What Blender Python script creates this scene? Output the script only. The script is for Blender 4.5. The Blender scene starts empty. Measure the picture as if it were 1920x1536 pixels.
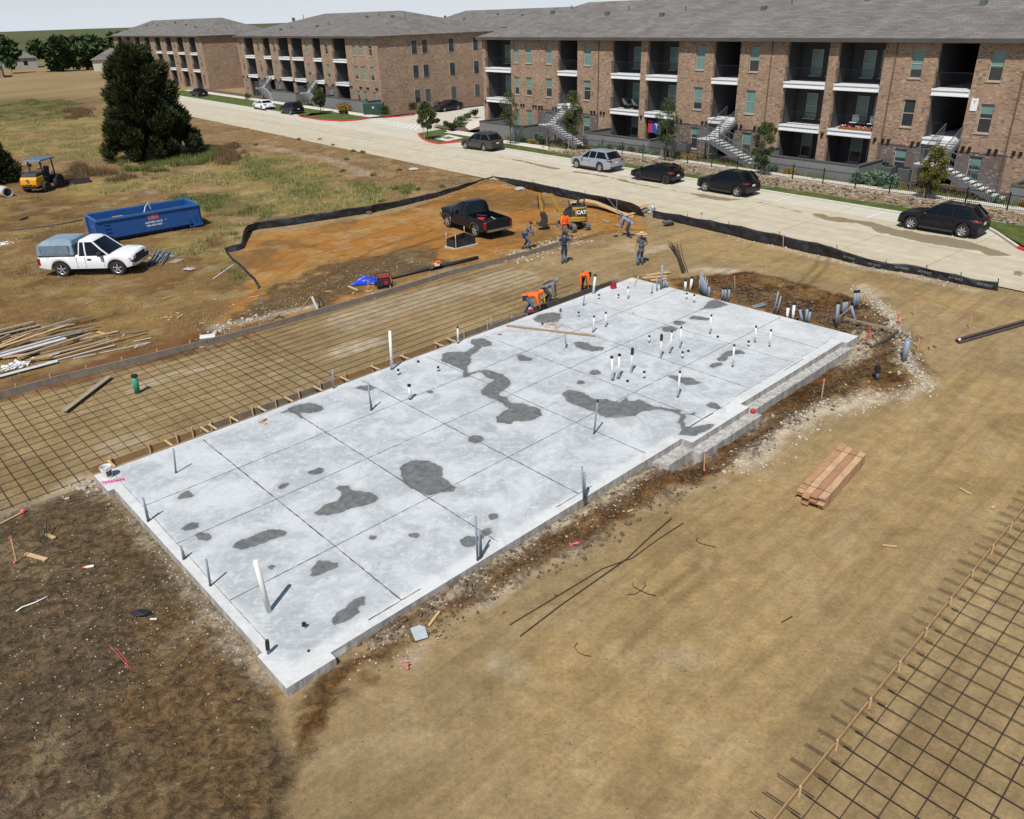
import bpy, math, random
import numpy as np
from mathutils import Vector, Matrix
rng = np.random.default_rng(7); random.seed(7)
SC = bpy.context.scene; COL = SC.collection
# ---------------- camera ----------------
FPX=1450.; CX=960.; CY=717.; HC=12.25
ROLL=math.radians(1.70); PITCH=math.atan((CY-26.41)*math.cos(ROLL)/FPX)
fw=np.array([0,math.cos(PITCH),-math.sin(PITCH)]); up0=np.array([0,math.sin(PITCH),math.cos(PITCH)]); R0=np.array([1.,0,0])
xi=math.cos(ROLL)*R0-math.sin(ROLL)*up0; yi=math.sin(ROLL)*R0+math.cos(ROLL)*up0
cam=bpy.data.cameras.new('camera'); co=bpy.data.objects.new('camera',cam); COL.objects.link(co)
cam.sensor_fit='HORIZONTAL'; cam.sensor_width=36; cam.lens=36*FPX/1920; cam.shift_x=0; cam.shift_y=-(768-CY)/1920
cam.clip_start=.5; cam.clip_end=6000
co.matrix_world=Matrix(((xi[0],yi[0],-fw[0],0),(xi[1],yi[1],-fw[1],0),(xi[2],yi[2],-fw[2],HC),(0,0,0,1)))
SC.camera=co
# ---------------- world + sun ----------------
SUN_EL=math.radians(57); SUN_AZ=math.radians(-109.5)   # direction towards the sun
w=bpy.data.worlds.new("World"); SC.world=w; w.use_nodes=True
nt=w.node_tree; bg=nt.nodes['Background']; sk=nt.nodes.new('ShaderNodeTexSky'); sk.sky_type='NISHITA'
sk.sun_disc=False; sk.sun_elevation=SUN_EL; sk.sun_rotation=math.pi/2-SUN_AZ; sk.air_density=1.0; sk.dust_density=.8
sk.ozone_density=2.5
_tc=nt.nodes.new('ShaderNodeTexCoord'); _sx=nt.nodes.new('ShaderNodeSeparateXYZ'); nt.links.new(_tc.outputs['Generated'],_sx.inputs[0])
_mr=nt.nodes.new('ShaderNodeMapRange'); _mr.interpolation_type='SMOOTHSTEP'; nt.links.new(_sx.outputs[2],_mr.inputs[0]); _mr.inputs[1].default_value=-.01; _mr.inputs[2].default_value=.11; _mr.inputs[3].default_value=.85; _mr.inputs[4].default_value=0
_mx=nt.nodes.new('ShaderNodeMix'); _mx.data_type='RGBA'; nt.links.new(_mr.outputs[0],_mx.inputs[0]); nt.links.new(sk.outputs[0],_mx.inputs[6]); _mx.inputs[7].default_value=(8.2,8.9,9.8,1); nt.links.new(_mx.outputs[2],bg.inputs[0]); bg.inputs[1].default_value=.085
sl=bpy.data.lights.new('sun','SUN'); so=bpy.data.objects.new('sun',sl); COL.objects.link(so)
sl.energy=4.7; sl.angle=math.radians(.5); sl.color=(1,.955,.89)
sd=Vector((math.cos(SUN_EL)*math.cos(SUN_AZ),math.cos(SUN_EL)*math.sin(SUN_AZ),math.sin(SUN_EL)))
so.rotation_euler=sd.to_track_quat('Z','Y').to_euler(); so.location=(0,-20,60)
SC.view_settings.view_transform='Standard'; SC.view_settings.look='None'; SC.view_settings.exposure=.12; SC.view_settings.gamma=1
# ---------------- pixel / frame helpers ----------------
def G(px,py,z=0.):
    d=fw*FPX+xi*(px-CX)+yi*(CY-py); t=(z-HC)/d[2]; p=d*t; return np.array([p[0],p[1],z])
def GY(px,py,Y):      # point of the pixel's ray at depth Y
    d=fw*FPX+xi*(px-CX)+yi*(CY-py); p=d*(Y/d[1]); return np.array([p[0],p[1],p[2]+HC])
def PX(p):
    q=np.array(p,float)-[0,0,HC]; w_=q@fw; return CX+FPX*(q@xi)/w_
SLZ=.25
_az=math.radians(42.9); sa=np.array([math.cos(_az),math.sin(_az)]); sb=np.array([sa[1],-sa[0]]); S0=G(174,892.5,SLZ)[:2]
def S(a,b,z=0.): p=S0+sa*a+sb*b; return np.array([p[0],p[1],z])
def AB(px,py,z=0.): g=G(px,py,z)[:2]-S0; return float(g@sa),float(g@sb)
rs=np.array([.63212918,-.77486302]); rt=np.array([.77486302,.63212918]); RAZ=math.atan2(rs[1],rs[0])
def R(s,t,z=0.): p=rs*s+rt*t; return np.array([p[0],p[1],z])
def ST(px,py,z=0.): g=G(px,py,z)[:2]; return float(g@rs),float(g@rt)
# ---------------- noise ----------------
_perm=rng.random((256,256))
def vnoise(x,y):
    xi_=np.floor(x).astype(int); yi_=np.floor(y).astype(int); fx=x-xi_; fy=y-yi_; fx=fx*fx*(3-2*fx); fy=fy*fy*(3-2*fy)
    g=lambda i,j:_perm[(i)&255,(j)&255]
    return (g(xi_,yi_)*(1-fx)+g(xi_+1,yi_)*fx)*(1-fy)+(g(xi_,yi_+1)*(1-fx)+g(xi_+1,yi_+1)*fx)*fy
def fbm(x,y,o=4):
    r=0;a=.5;n=0
    for k in range(o): r=r+a*vnoise(x*2**k+17.3*k,y*2**k+9.1*k); n+=a; a*=.5
    return r/n
def sdf(X,Y,poly):    # signed distance, negative inside
    P=np.array(poly,float); d=np.full(X.shape,1e9); ins=np.zeros(X.shape,bool); n=len(P)
    for i in range(n):
        ax,ay=P[i]; bx,by=P[(i+1)%n]; ex,ey=bx-ax,by-ay; l=ex*ex+ey*ey+1e-12
        t=np.clip(((X-ax)*ex+(Y-ay)*ey)/l,0,1); d=np.minimum(d,np.hypot(X-ax-t*ex,Y-ay-t*ey))
        c=((ay>Y)!=(by>Y))&(X<(bx-ax)*(Y-ay)/(by-ay+1e-12)+ax); ins^=c
    return np.where(ins,-d,d)
def pdist(X,Y,line):
    P=np.array(line,float); d=np.full(X.shape,1e9)
    for i in range(len(P)-1):
        ax,ay=P[i]; ex,ey=P[i+1]-P[i]; l=ex*ex+ey*ey+1e-12
        t=np.clip(((X-ax)*ex+(Y-ay)*ey)/l,0,1); d=np.minimum(d,np.hypot(X-ax-t*ex,Y-ay-t*ey))
    return d
def gp(pts,z=0.): return [tuple(G(x,y,z)[:2]) for x,y in pts]
def sm(x,a,b): t=np.clip((x-a)/(b-a),0,1); return t*t*(3-2*t)
# ---------------- materials ----------------
MATS={}
def lin(c): return tuple(((v/255)/12.92 if v/255<=.04045 else ((v/255+.055)/1.055)**2.4) for v in c)
def mat(name,col,rough=.7,metal=0.,var=.15,scale=6.,bump=0.,spec=.5,coat=0.,alpha=1.,trans=0.):
    if name in MATS: return MATS[name]
    m=bpy.data.materials.new(name); m.use_nodes=True; n=m.node_tree; b=n.nodes['Principled BSDF']
    b.inputs['Roughness'].default_value=rough; b.inputs['Metallic'].default_value=metal
    b.inputs['Specular IOR Level'].default_value=spec; b.inputs['Coat Weight'].default_value=coat
    tc=n.nodes.new('ShaderNodeTexCoord'); no=n.nodes.new('ShaderNodeTexNoise'); no.inputs['Scale'].default_value=scale; no.inputs['Detail'].default_value=5; no.inputs['Roughness'].default_value=.65
    n.links.new(tc.outputs['Object'],no.inputs['Vector'])
    mr=n.nodes.new('ShaderNodeMapRange'); mr.inputs[1].default_value=.25; mr.inputs[2].default_value=.75; mr.inputs[3].default_value=1-var; mr.inputs[4].default_value=1+var
    n.links.new(no.outputs['Fac'],mr.inputs[0])
    mx=n.nodes.new('ShaderNodeVectorMath'); mx.operation='SCALE'; mx.inputs[0].default_value=col[:3]; n.links.new(mr.outputs[0],mx.inputs['Scale'])
    n.links.new(mx.outputs[0],b.inputs['Base Color'])
    if bump>0:
        bp=n.nodes.new('ShaderNodeBump'); bp.inputs['Strength'].default_value=bump; bp.inputs['Distance'].default_value=.02; n.links.new(no.outputs['Fac'],bp.inputs['Height']); n.links.new(bp.outputs[0],b.inputs['Normal'])
    if trans: b.inputs['Transmission Weight'].default_value=trans
    MATS[name]=m; return m
def NT(name):
    m=bpy.data.materials.new(name); m.use_nodes=True; n=m.node_tree; return m,n,n.nodes['Principled BSDF']
def node(n,t,ins=None,**kw):
    x=n.nodes.new(t)
    for k,v in kw.items(): setattr(x,k,v)
    for k,v in (ins or {}).items():
        if isinstance(v,bpy.types.NodeSocket): n.links.new(v,x.inputs[k])
        else: x.inputs[k].default_value=v
    return x
def math_(n,op,a,b=0.,c=0.):
    x=node(n,'ShaderNodeMath',{0:a,1:b,2:c},operation=op); return x.outputs[0]
def mixc(n,f,a,b):
    x=n.nodes.new('ShaderNodeMix'); x.data_type='RGBA'
    for i,v in ((0,f),(6,a),(7,b)):
        if isinstance(v,bpy.types.NodeSocket): n.links.new(v,x.inputs[i])
        else: x.inputs[i].default_value=v if i==0 else (*v[:3],1)
    return x.outputs[2]
def maprange(n,v,a,b,c=0.,d=1.,smooth=True):
    x=node(n,'ShaderNodeMapRange',{0:v,1:a,2:b,3:c,4:d}); x.interpolation_type='SMOOTHSTEP' if smooth else 'LINEAR'; return x.outputs[0]
def noise_(n,vec,scale,detail=5.,rough=.6,dist=0.):
    return node(n,'ShaderNodeTexNoise',{'Vector':vec,'Scale':scale,'Detail':detail,'Roughness':rough,'Distortion':dist}).outputs['Fac']
def bump_(n,b,h,st,dist):
    x=node(n,'ShaderNodeBump',{'Strength':st,'Distance':dist,'Height':h}); n.links.new(x.outputs[0],b.inputs['Normal'])
# ---------------- mesh building ----------------
def tag(o,label=None,cat=None,group=None,kind=None):
    if label: o['label']=label
    if cat: o['category']=cat
    if group: o['group']=group
    if kind: o['kind']=kind
    return o
def thing(name,label,cat,loc=(0,0,0),rz=0.,group=None):
    o=bpy.data.objects.new(name,None); COL.objects.link(o); o.location=tuple(float(v) for v in loc); o.rotation_euler=(0,0,rz); o.empty_display_size=.3
    return tag(o,label,cat,group)
class MB:
    def __init__(s): s.v=[]; s.f=[]; s.m=[]
    def add(s,vs,fs,m=0):
        k=len(s.v); s.v+= [tuple(float(c) for c in v) for v in vs]; s.f+=[tuple(i+k for i in f) for f in fs]; s.m+=[m]*len(fs); return s
    def box(s,x0,x1,y0,y1,z0,z1,m=0):
        return s.add([(x0,y0,z0),(x1,y0,z0),(x1,y1,z0),(x0,y1,z0),(x0,y0,z1),(x1,y0,z1),(x1,y1,z1),(x0,y1,z1)],[(0,3,2,1),(4,5,6,7),(0,1,5,4),(1,2,6,5),(2,3,7,6),(3,0,4,7)],m)
    def beam(s,p,q,w,h,m=0,up=(0,0,1),bev=0):
        p=Vector(p);q=Vector(q);d=(q-p).normalized();u=Vector(up); sx=d.cross(u)
        if sx.length<1e-4: sx=d.cross(Vector((1,0,0)))
        sx.normalize(); u=sx.cross(d)
        vs=[e+sx*(w/2*i)+u*(h/2*j) for e in (p,q) for i,j in ((-1,-1),(1,-1),(1,1),(-1,1))]
        return s.add(vs,[(0,1,2,3),(7,6,5,4),(0,4,5,1),(1,5,6,2),(2,6,7,3),(3,7,4,0)],m)
    def tube(s,pts,r,n=8,m=0,cap=True):
        pts=[Vector(p) for p in pts]; r=r if hasattr(r,'__len__') else [r]*len(pts); k=len(s.v); vs=[]; pu=None
        for i,p in enumerate(pts):
            d=(pts[min(i+1,len(pts)-1)]-pts[max(i-1,0)]).normalized()
            if pu is None: pu=d.cross(Vector((0,0,1)) if abs(d.z)<.9 else Vector((1,0,0))).normalized()
            a=(pu-d*pu.dot(d)).normalized(); b=d.cross(a); pu=a
            vs+=[p+(a*math.cos(t)+b*math.sin(t))*r[i] for t in (2*math.pi*j/n for j in range(n))]
        fs=[(i*n+j,i*n+(j+1)%n,(i+1)*n+(j+1)%n,(i+1)*n+j) for i in range(len(pts)-1) for j in range(n)]
        if cap: fs+=[tuple(range(n))[::-1],tuple(range((len(pts)-1)*n,len(pts)*n))]
        return s.add(vs,fs,m)
    def lathe(s,prof,c=(0,0,0),n=16,m=0,axis='z'):
        vs=[]
        for r,z in prof:
            for j in range(n):
                t=2*math.pi*j/n; x,y=r*math.cos(t),r*math.sin(t)
                vs.append((c[0]+x,c[1]+y,c[2]+z) if axis=='z' else ((c[0]+z,c[1]+x,c[2]+y) if axis=='x' else (c[0]+x,c[1]+z,c[2]+y)))
        fs=[(i*n+j,i*n+(j+1)%n,(i+1)*n+(j+1)%n,(i+1)*n+j) for i in range(len(prof)-1) for j in range(n)]
        return s.add(vs,fs,m)
    def prism(s,poly,y0,y1,m=0,plane='xz'):
        n=len(poly); P=(lambda a,b,c:(a,c,b)) if plane=='xz' else ((lambda a,b,c:(a,b,c)) if plane=='xy' else (lambda a,b,c:(c,a,b)))
        vs=[P(a,b,y0) for a,b in poly]+[P(a,b,y1) for a,b in poly]
        return s.add(vs,[tuple(range(n))[::-1],tuple(range(n,2*n))]+[(i,(i+1)%n,(i+1)%n+n,i+n) for i in range(n)],m)
    def sphere(s,c,r,n=10,m=0,sc=(1,1,1)):
        pr=[(max(1e-4,r*math.sin(math.pi*i/n)),-r*math.cos(math.pi*i/n)) for i in range(n+1)]; k=len(s.v); s.lathe(pr,(0,0,0),n+2,m)
        s.v[k:]=[(c[0]+x*sc[0],c[1]+y*sc[1],c[2]+z*sc[2]) for x,y,z in s.v[k:]]; return s
    def build(s,name,mats,parent=None,smooth=False,bevel=0.,origin=None,auto=None):
        me=bpy.data.meshes.new(name); vs=s.v
        o=bpy.data.objects.new(name,me)
        if parent is None:
            if origin is None:
                A=np.array(vs); origin=(float(A[:,0].mean()),float(A[:,1].mean()),float(A[:,2].min()))
            vs=[(x-origin[0],y-origin[1],z-origin[2]) for x,y,z in vs]; o.location=origin
        else: o.parent=parent
        me.from_pydata(vs,[],s.f)
        for m in (mats if isinstance(mats,(list,tuple)) else [mats]): me.materials.append(m)
        if len(me.materials)>1: me.polygons.foreach_set('material_index',s.m)
        if smooth: me.polygons.foreach_set('use_smooth',[True]*len(me.polygons))
        COL.objects.link(o)
        if bevel>0:
            b=o.modifiers.new('bevel','BEVEL'); b.width=bevel; b.segments=2; b.limit_method='ANGLE'; b.angle_limit=math.radians(35)
        return o
def fastmesh(name,V,F,mats,parent=None,attrs=None,smooth=False,origin=None,mi=None):
    V=np.asarray(V,np.float32); F=np.asarray(F,np.int32); me=bpy.data.meshes.new(name); o=bpy.data.objects.new(name,me)
    if origin is not None: V=V-np.array(origin,np.float32); o.location=tuple(float(x) for x in origin)
    k=F.shape[1]; me.vertices.add(len(V)); me.vertices.foreach_set('co',V.ravel()); me.loops.add(F.size); me.loops.foreach_set('vertex_index',F.ravel())
    me.polygons.add(len(F)); me.polygons.foreach_set('loop_start',np.arange(0,F.size,k,dtype=np.int32)); me.polygons.foreach_set('loop_total',np.full(len(F),k,np.int32))
    if smooth: me.polygons.foreach_set('use_smooth',np.ones(len(F),bool))
    for m in (mats if isinstance(mats,(list,tuple)) else [mats]): me.materials.append(m)
    if mi is not None: me.polygons.foreach_set('material_index',np.asarray(mi,np.int32))
    for an,arr in (attrs or {}).items():
        a=me.attributes.new(an,'FLOAT_COLOR','POINT'); q=np.ones((len(V),4),np.float32); q[:,:arr.shape[1]]=arr; a.data.foreach_set('color',q.ravel())
    me.update(calc_edges=True); me.validate()
    if parent is not None: o.parent=parent
    COL.objects.link(o); return o
def rot2(x,y,a): return x*math.cos(a)-y*math.sin(a), x*math.sin(a)+y*math.cos(a)
ORD=['leftmost','second from the left','third from the left','fourth from the left','fifth from the left','sixth from the left','seventh from the left','eighth from the left','ninth from the left','tenth from the left']
def ordname(i,n):
    if i<10 and i<=n-1-i or n-1-i>=5 and i<10: return ORD[i]
    j=n-1-i
    if j==0: return 'rightmost'
    if j<10: return ORD[j].replace('left','right')
    return '%dth from the left'%(i+1) if (i+1)%10 not in (1,2,3) or 10<(i+1)%100<20 else '%d%s from the left'%(i+1,{1:'st',2:'nd',3:'rd'}[(i+1)%10])
def ordlabels(objs,template,cat,group):
    L=sorted(objs,key=lambda o:PX(o.matrix_basis.translation))
    for i,o in enumerate(L): tag(o,template.replace('#',ordname(i,len(L))),cat,group if len(L)>1 else None)
# ================= GROUND =================
DARK=gp([(1285,523),(1400,512),(1465,522),(1600,560),(1665,592),(1712,640),(1738,690),(1712,742),(1620,752),(1560,765),(1470,820),(1410,860),(1330,895),(1215,955),(1150,1010),(1060,1040),(980,1090),(900,1120),(830,1170),(745,1225),(690,1290),(560,1420),(520,1330),(620,1235),(900,1055),(1110,935),(1300,830),(1410,765),(1600,640),(1190,520)])
PADP=gp([(430,470),(470,437),(600,425),(750,395),(850,360),(925,334),(1060,372),(1190,398),(1215,430),(1130,440),(1060,462),(900,500),(780,540),(640,575),(560,600),(420,640),(380,610)])
SLABP=[tuple(S(a,b)[:2]) for a,b in ((.15,.1),(25.5,.1),(25.5,11.3),(.15,11.3))]
GRAVD=gp([(350,650),(420,600),(520,545),(600,500),(690,480),(820,470),(840,500),(720,520),(640,560),(540,590),(460,610),(400,640)])
BLEFT=gp([(-300,1040),(0,962),(60,948),(165,912),(205,925),(262,965),(400,1130),(490,1240),(520,1330),(560,1420),(400,1900),(-600,1900)])
FIELD=gp([(-900,700),(-300,330),(0,300),(150,345),(420,400),(440,470),(470,540),(420,600),(330,635),(0,720),(-500,880)])
UPPER=gp([(-1500,230),(-600,190),(0,182),(340,180),(550,252),(905,331),(850,355),(750,385),(560,412),(460,420),(400,395),(150,345),(-300,330),(-1500,400)])
REDD=gp([(-200,790),(0,722),(180,672),(330,632),(420,612),(460,605),(500,600),(440,640),(0,755),(-200,830)])
PALE=[(gp([(640,1245),(760,1185),(900,1075),(1010,1005),(1120,945),(1240,870),(1330,840)]),.22,.9),
 (gp([(1405,800),(1440,775)]),.3,.5),(gp([(1600,640),(1640,625),(1580,670)]),.5,.8),
 (gp([(1620,535),(1665,590),(1690,640),(1712,700),(1740,720),(1690,745)]),.35,1.),
 (gp([(1640,745),(1560,765),(1500,790),(1440,830),(1400,870)]),.5,.95),(gp([(1350,900),(1250,930),(1170,985),(1060,1045),(960,1100),(850,1170),(760,1240)]),.14,.6),
 (gp([(150,905),(60,945),(0,965)]),.3,.6),(gp([(210,925),(270,990),(350,1090),(430,1190),(500,1270)]),.25,.6),
 (gp([(1300,505),(1370,508)]),.35,.9),(gp([(1250,465),(1210,470),(1170,462)]),.6,.5),(gp([(1250,402),(1330,425),(1420,455),(1520,478),(1640,505),(1700,515),(1820,545)]),.35,.65),
 (gp([(410,612),(470,603),(520,590),(580,575)]),.3,.8),(gp([(700,555),(800,520),(860,505)]),.6,.35),(gp([(660,600),(770,565),(960,520)]),1.3,.35),(gp([(640,660),(700,640)]),.45,.75),
 (gp([(250,730),(330,700),(390,690)]),.4,.5),(gp([(210,835),(260,820)]),.5,.3),(gp([(980,470),(1040,460),(1080,452)]),.4,.8),(gp([(180,905),(240,880),(330,850)]),.25,.6),
 (gp([(940,1250),(960,1252)]),.35,.5),(gp([(1255,1228),(1290,1240)]),.2,.6),(gp([(1440,1110),(1450,1115)]),.15,.5),(gp([(480,275),(620,300),(690,330)]),.8,.35),(gp([(1000,690),(1100,450)]),.01,0)]
GREEN=[gp(p) for p in ([(-200,190),(0,185),(110,188),(160,195),(120,222),(40,232),(-200,230)],[(440,300),(500,295),(560,315),(540,345),(470,340)],[(560,335),(620,330),(640,360),(600,375),(560,370)],[(640,340),(700,350),(720,365),(690,375)],[(330,370),(400,360),(460,370),(530,395),(500,410),(420,400),(350,395)],[(380,420),(440,428),(450,450),(420,440)],[(215,298),(290,310),(260,322)],[(405,490),(440,500),(458,525),(430,515)],[(600,250),(640,255),(620,262)],[(740,355),(780,350),(770,370)])]
YELG=[gp(p) for p in ([(140,340),(220,330),(320,328),(400,335),(350,355),(240,360),(150,368),(100,365)],[(370,300),(520,290),(600,310),(640,345),(740,360),(700,395),(560,405),(460,390),(400,340)],[(-200,235),(40,225),(200,215),(200,260),(60,250),(-200,270)],[(390,415),(450,425),(440,470),(400,440),(330,440),(300,465),(380,480)],[(-100,250),(120,260),(300,270),(180,300),(0,290)])]
def terrain(X,Y,full=False):
    X=np.atleast_1d(np.asarray(X,float)); Y=np.atleast_1d(np.asarray(Y,float))
    s=X*rs[0]+Y*rs[1]; t=X*rt[0]+Y*rt[1]; a=(X-S0[0])*sa[0]+(Y-S0[1])*sa[1]; b=(X-S0[0])*sb[0]+(Y-S0[1])*sb[1]
    near=(np.hypot(X,Y-30)<90)
    dk=sdf(X,Y,DARK); n1=fbm(X*1.1,Y*1.1,4); n2=fbm(X*4+5,Y*4,3)
    mk=sm(-dk,-.4,.7)
    z=.05*(fbm(X*.35,Y*.35,3)-.5)+.012*(n2-.5)
    n3=fbm(X*2.3+11,Y*2.3+4,4); z+=mk*(.20*(n1-.42)+.18*(n3-.5)+.12*(n2-.5))+.10*np.exp(-((dk+.7)/.55)**2)*(a>2)*(.3+1.4*n3)+sm(a,25.3,26.5)*mk*.06*n3
    z-=.36*sm(-sdf(X,Y,[tuple(S(p,q)[:2]) for p,q in ((12.6,11.2),(24.6,11.2),(24.6,12.2),(12.6,12.5))]),-.7,.15)
    bl=sm(-sdf(X,Y,BLEFT),-.3,.8); z+=bl*(.10*(n1-.5)+.12*(fbm(X*3.1,Y*3.1,4)-.5))
    up=sm(-sdf(X,Y,UPPER),-1,2); fl=sm(-sdf(X,Y,FIELD),-1,2); z+=up*(.22*(n1-.4)+.06*(n2-.5)+.15*(fbm(X*.2,Y*.2,2)-.4))+fl*(.05*(n1-.5)+.05*(n2-.5))
    z+=.24*np.exp(-((X-G(925,340)[0])**2+(Y-G(925,340)[1]+.8)**2)/1.6)*(.6+.8*n2)     # soil heap at the fence corner
    flat=sm(np.maximum(np.abs(b+4)-4.6,0)+np.maximum(-a-12,0)+np.maximum(a-20,0),0,1.0)  # graded under the rebar
    z*=.25+.75*flat
    g2=sm(t,52.4,52.9)*sm(s,-62,-56)*.6
    road=sm(t,39.7,40.0); z=z*(1-road)-.07*road
    z=np.where((t>52.0)&(s>-160),-.2,z)
    far=sm(np.hypot(X,Y-40),140,400); z=z*(1-far)-.3*far*0
    return z
def hz(x,y): return float(terrain([x],[y])[0])
def GH(px,py):
    z=0.
    for k in range(2): p=G(px,py,z); z=hz(p[0],p[1])
    return np.array([p[0],p[1],z])
def axis(a0,a1,st,far0,far1):
    c=list(np.arange(a0,a1+st/2,st)); d=st; x=c[-1]
    while x<far1: d*=1.13; x+=d; c.append(x)
    d=st; x=c[0]
    while x>far0: d*=1.13; x-=d; c.insert(0,x)
    return np.array(c)
gx=axis(-31,33,.15,-2500,2500); gy=axis(7.5,62,.15,-300,5000)
gx=np.concatenate([gx[gx<-90],np.arange(-90,-31.1,.42),gx[gx>=-31]]); gy=np.concatenate([gy[gy<=62],np.arange(62.3,135,.35),gy[gy>135.4]])
GX,GYY=np.meshgrid(gx,gy); X=GX.ravel(); Y=GYY.ravel(); Z=terrain(X,Y)
a_=(X-S0[0])*sa[0]+(Y-S0[1])*sa[1]; b_=(X-S0[0])*sb[0]+(Y-S0[1])*sb[1]
Z=np.where((a_>.3)&(a_<25.2)&(b_>.3)&(b_<11),-.15,Z)
w1=(fbm(X*.9,Y*.9,4)-.5); w2=(fbm(X*3.1+40,Y*3.1,3)-.5); wn=w1*1.6+w2*.8
def C(r,g,b): return np.array(lin((r,g,b)))*.80
col=np.tile(C(153,131,94),(len(X),1))*(1+.35*(fbm(X*.25,Y*.25,3)-.5))[:,None]
st_=fbm(a_*.25,b_*2.2,4)-.5; col*=(1+.38*st_)[:,None]
spk=np.full(len(X),.06)
def lay(m,c,sp=None):
    global col,spk
    m=np.clip(m,0,1); col=col*(1-m[:,None])+np.array(c)*m[:,None]*(1+.35*w2)[:,None]
    if sp is not None: spk=spk*(1-m)+sp*m
def zone(poly,soft=.35,amp=.9): return sm(-(sdf(X,Y,poly)+wn*amp),-soft,soft)
lay(zone(PADP),C(162,112,52),.05); lay(zone(PADP)*sm(fbm(X*.5+33,Y*.5+8,4),.48,.64)*.6,C(172,134,78),.05)
lay(zone(PADP)*sm(fbm(X*.35+3,Y*.35+8,3),.5,.66)*.7,C(116,90,54),.12)
lay(zone(gp([(800,385),(1000,365),(1060,380),(960,400),(850,395)]),.6)*.55,C(95,75,42),.1)
lay(zone(GRAVD,.5,1.6)*.85,C(96,82,56),.5)
lay(zone(UPPER,.5),C(140,112,76),.16); uf=zone(UPPER,.5)
lay(uf*sm(fbm(X*.25+8,Y*.25+1,4),.50,.62)*.6,C(116,94,68),.1); lay(uf*sm(fbm(X*.5+38,Y*.5+1,4),.55,.66)*.5,C(172,146,108),.2)
lay(zone(FIELD,.5),C(128,100,60),.12); ff=zone(FIELD,.5)
lay(ff*sm(fbm(X*.45+18,Y*.45+5,4),.48,.62)*.75,C(98,74,42),.1); lay(ff*sm(fbm(X*.6+58,Y*.6+1,4),.55,.68)*.6,C(150,124,74),.1)
for p in YELG: lay(zone(p,.6,1.6)*.7,C(150,132,78),.04)
for p in GREEN: lay(zone(p,.6,1.5)*.55,C(92,98,50),.02)
lay(zone(REDD,.3,.7)*.9,C(112,74,42),.15)
lay(zone(BLEFT,.3,.5),C(100,84,62),.8); lay(zone(BLEFT,.3,.5)*sm(fbm(X*.4+80,Y*.4+2,4),.52,.68)*.5,C(112,88,58),.8)
lay(zone(gp([(330,1120),(430,1180),(520,1300),(480,1500),(300,1500),(240,1300)]),.8,1.6)*.5,C(126,96,60),.7)
lay(zone(DARK,.25,.8),C(108,76,42),.25); dd=zone(DARK,.25,.8)
lay(dd*sm(fbm(X*.9+30,Y*.9+2,4),.47,.6)*.8,C(82,56,30),.2); lay(dd*sm(fbm(X*.7+90,Y*.7+2,3),.56,.66)*.8,C(140,108,66),.5)
for line,wd,k in PALE:
    d=pdist(X,Y,line); lay(sm(-(d-wd+wn*.55),-.2,.3)*k*(.75+.5*(w2+.3)),C(196,182,158),.5)
# tan bare strips where vehicles sweep
for line,wd in ((gp([(1300,460),(1500,500),(1700,545),(1920,600)]),1.2),(gp([(1100,480),(1250,440),(1500,470)]),.8),(gp([(1920,760),(1500,1000),(1200,1300)]),2.5)):
    d=pdist(X,Y,line); lay(sm(-(d-wd+wn*.9),-.8,.8)*.45,C(176,148,98))
rut=np.full(len(X),1.)
def track(pts,k=.5,w=.14,gap=1.5,c=C(92,68,36)):
    global rut
    P=np.array(gp(pts)); 
    for off in (-gap/2,gap/2):
        Q=[]
        for i in range(len(P)):
            d=P[min(i+1,len(P)-1)]-P[max(i-1,0)]; d=d/np.hypot(*d); Q.append(P[i]+np.array([-d[1],d[0]])*off)
        dd_=pdist(X,Y,Q); rut=np.minimum(rut,dd_); lay(np.exp(-(dd_/w)**2)*k*(.6+1.2*(w2+.3)),c)
track([(560,560),(640,520),(720,470),(830,435)],.55); track([(640,545),(740,480),(840,452)],.5); track([(1060,1230),(1250,1080),(1500,960),(1700,850)],.08,.10); track([(1300,1250),(1500,1120),(1750,930),(1920,800)],.08,.10)
track([(1500,540),(1540,500),(1545,480)],.5,.12,.5); track([(1250,1120),(1320,1070),(1330,1040)],.4,.12,.4)
track([(1400,1250),(1620,1050),(1850,860),(1920,810)],.06,.12,1.7); track([(1100,480),(1300,470),(1500,500),(1700,560),(1900,640)],.10,.12,1.7); track([(600,1480),(900,1350),(1200,1180),(1400,1000)],.06,.12,1.7); track([(300,470),(150,540),(0,580)],.15,.12,1.6); track([(430,560),(560,480),(700,430),(900,380)],.25,.12,1.6)
lay(sm(fbm(X*.9+120,Y*.9+7,5),.60,.72)*.30,C(176,156,120)); lay(sm(fbm(X*.55+220,Y*.55+7,5),.58,.72)*.35,C(122,100,66)); lay(sm(fbm(a_*.3+20,b_*3.2+9,4),.58,.72)*.28,C(118,98,66))
rough=np.clip(zone(DARK,.25,.8)+zone(BLEFT,.3,.5)+.6*zone(GRAVD,.5,1.6)+.5*zone(UPPER,.5),0,1)
mtn=sm(np.hypot(X,Y),260,500)[:,None]; col=col*(1-mtn)+np.array(C(88,92,56))*(.8+.5*fbm(X*.01,Y*.01,3))[:,None]*mtn
gm,n,b=NT('soil')
at=node(n,'ShaderNodeAttribute',attribute_name='col'); a2=node(n,'ShaderNodeAttribute',attribute_name='msk')
ge=node(n,'ShaderNodeNewGeometry'); P_=ge.outputs['Position']; sp=node(n,'ShaderNodeSeparateColor',{0:a2.outputs['Color']})
nf=noise_(n,P_,9.,6,.7); nm=noise_(n,P_,2.2,5,.65)
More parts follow.
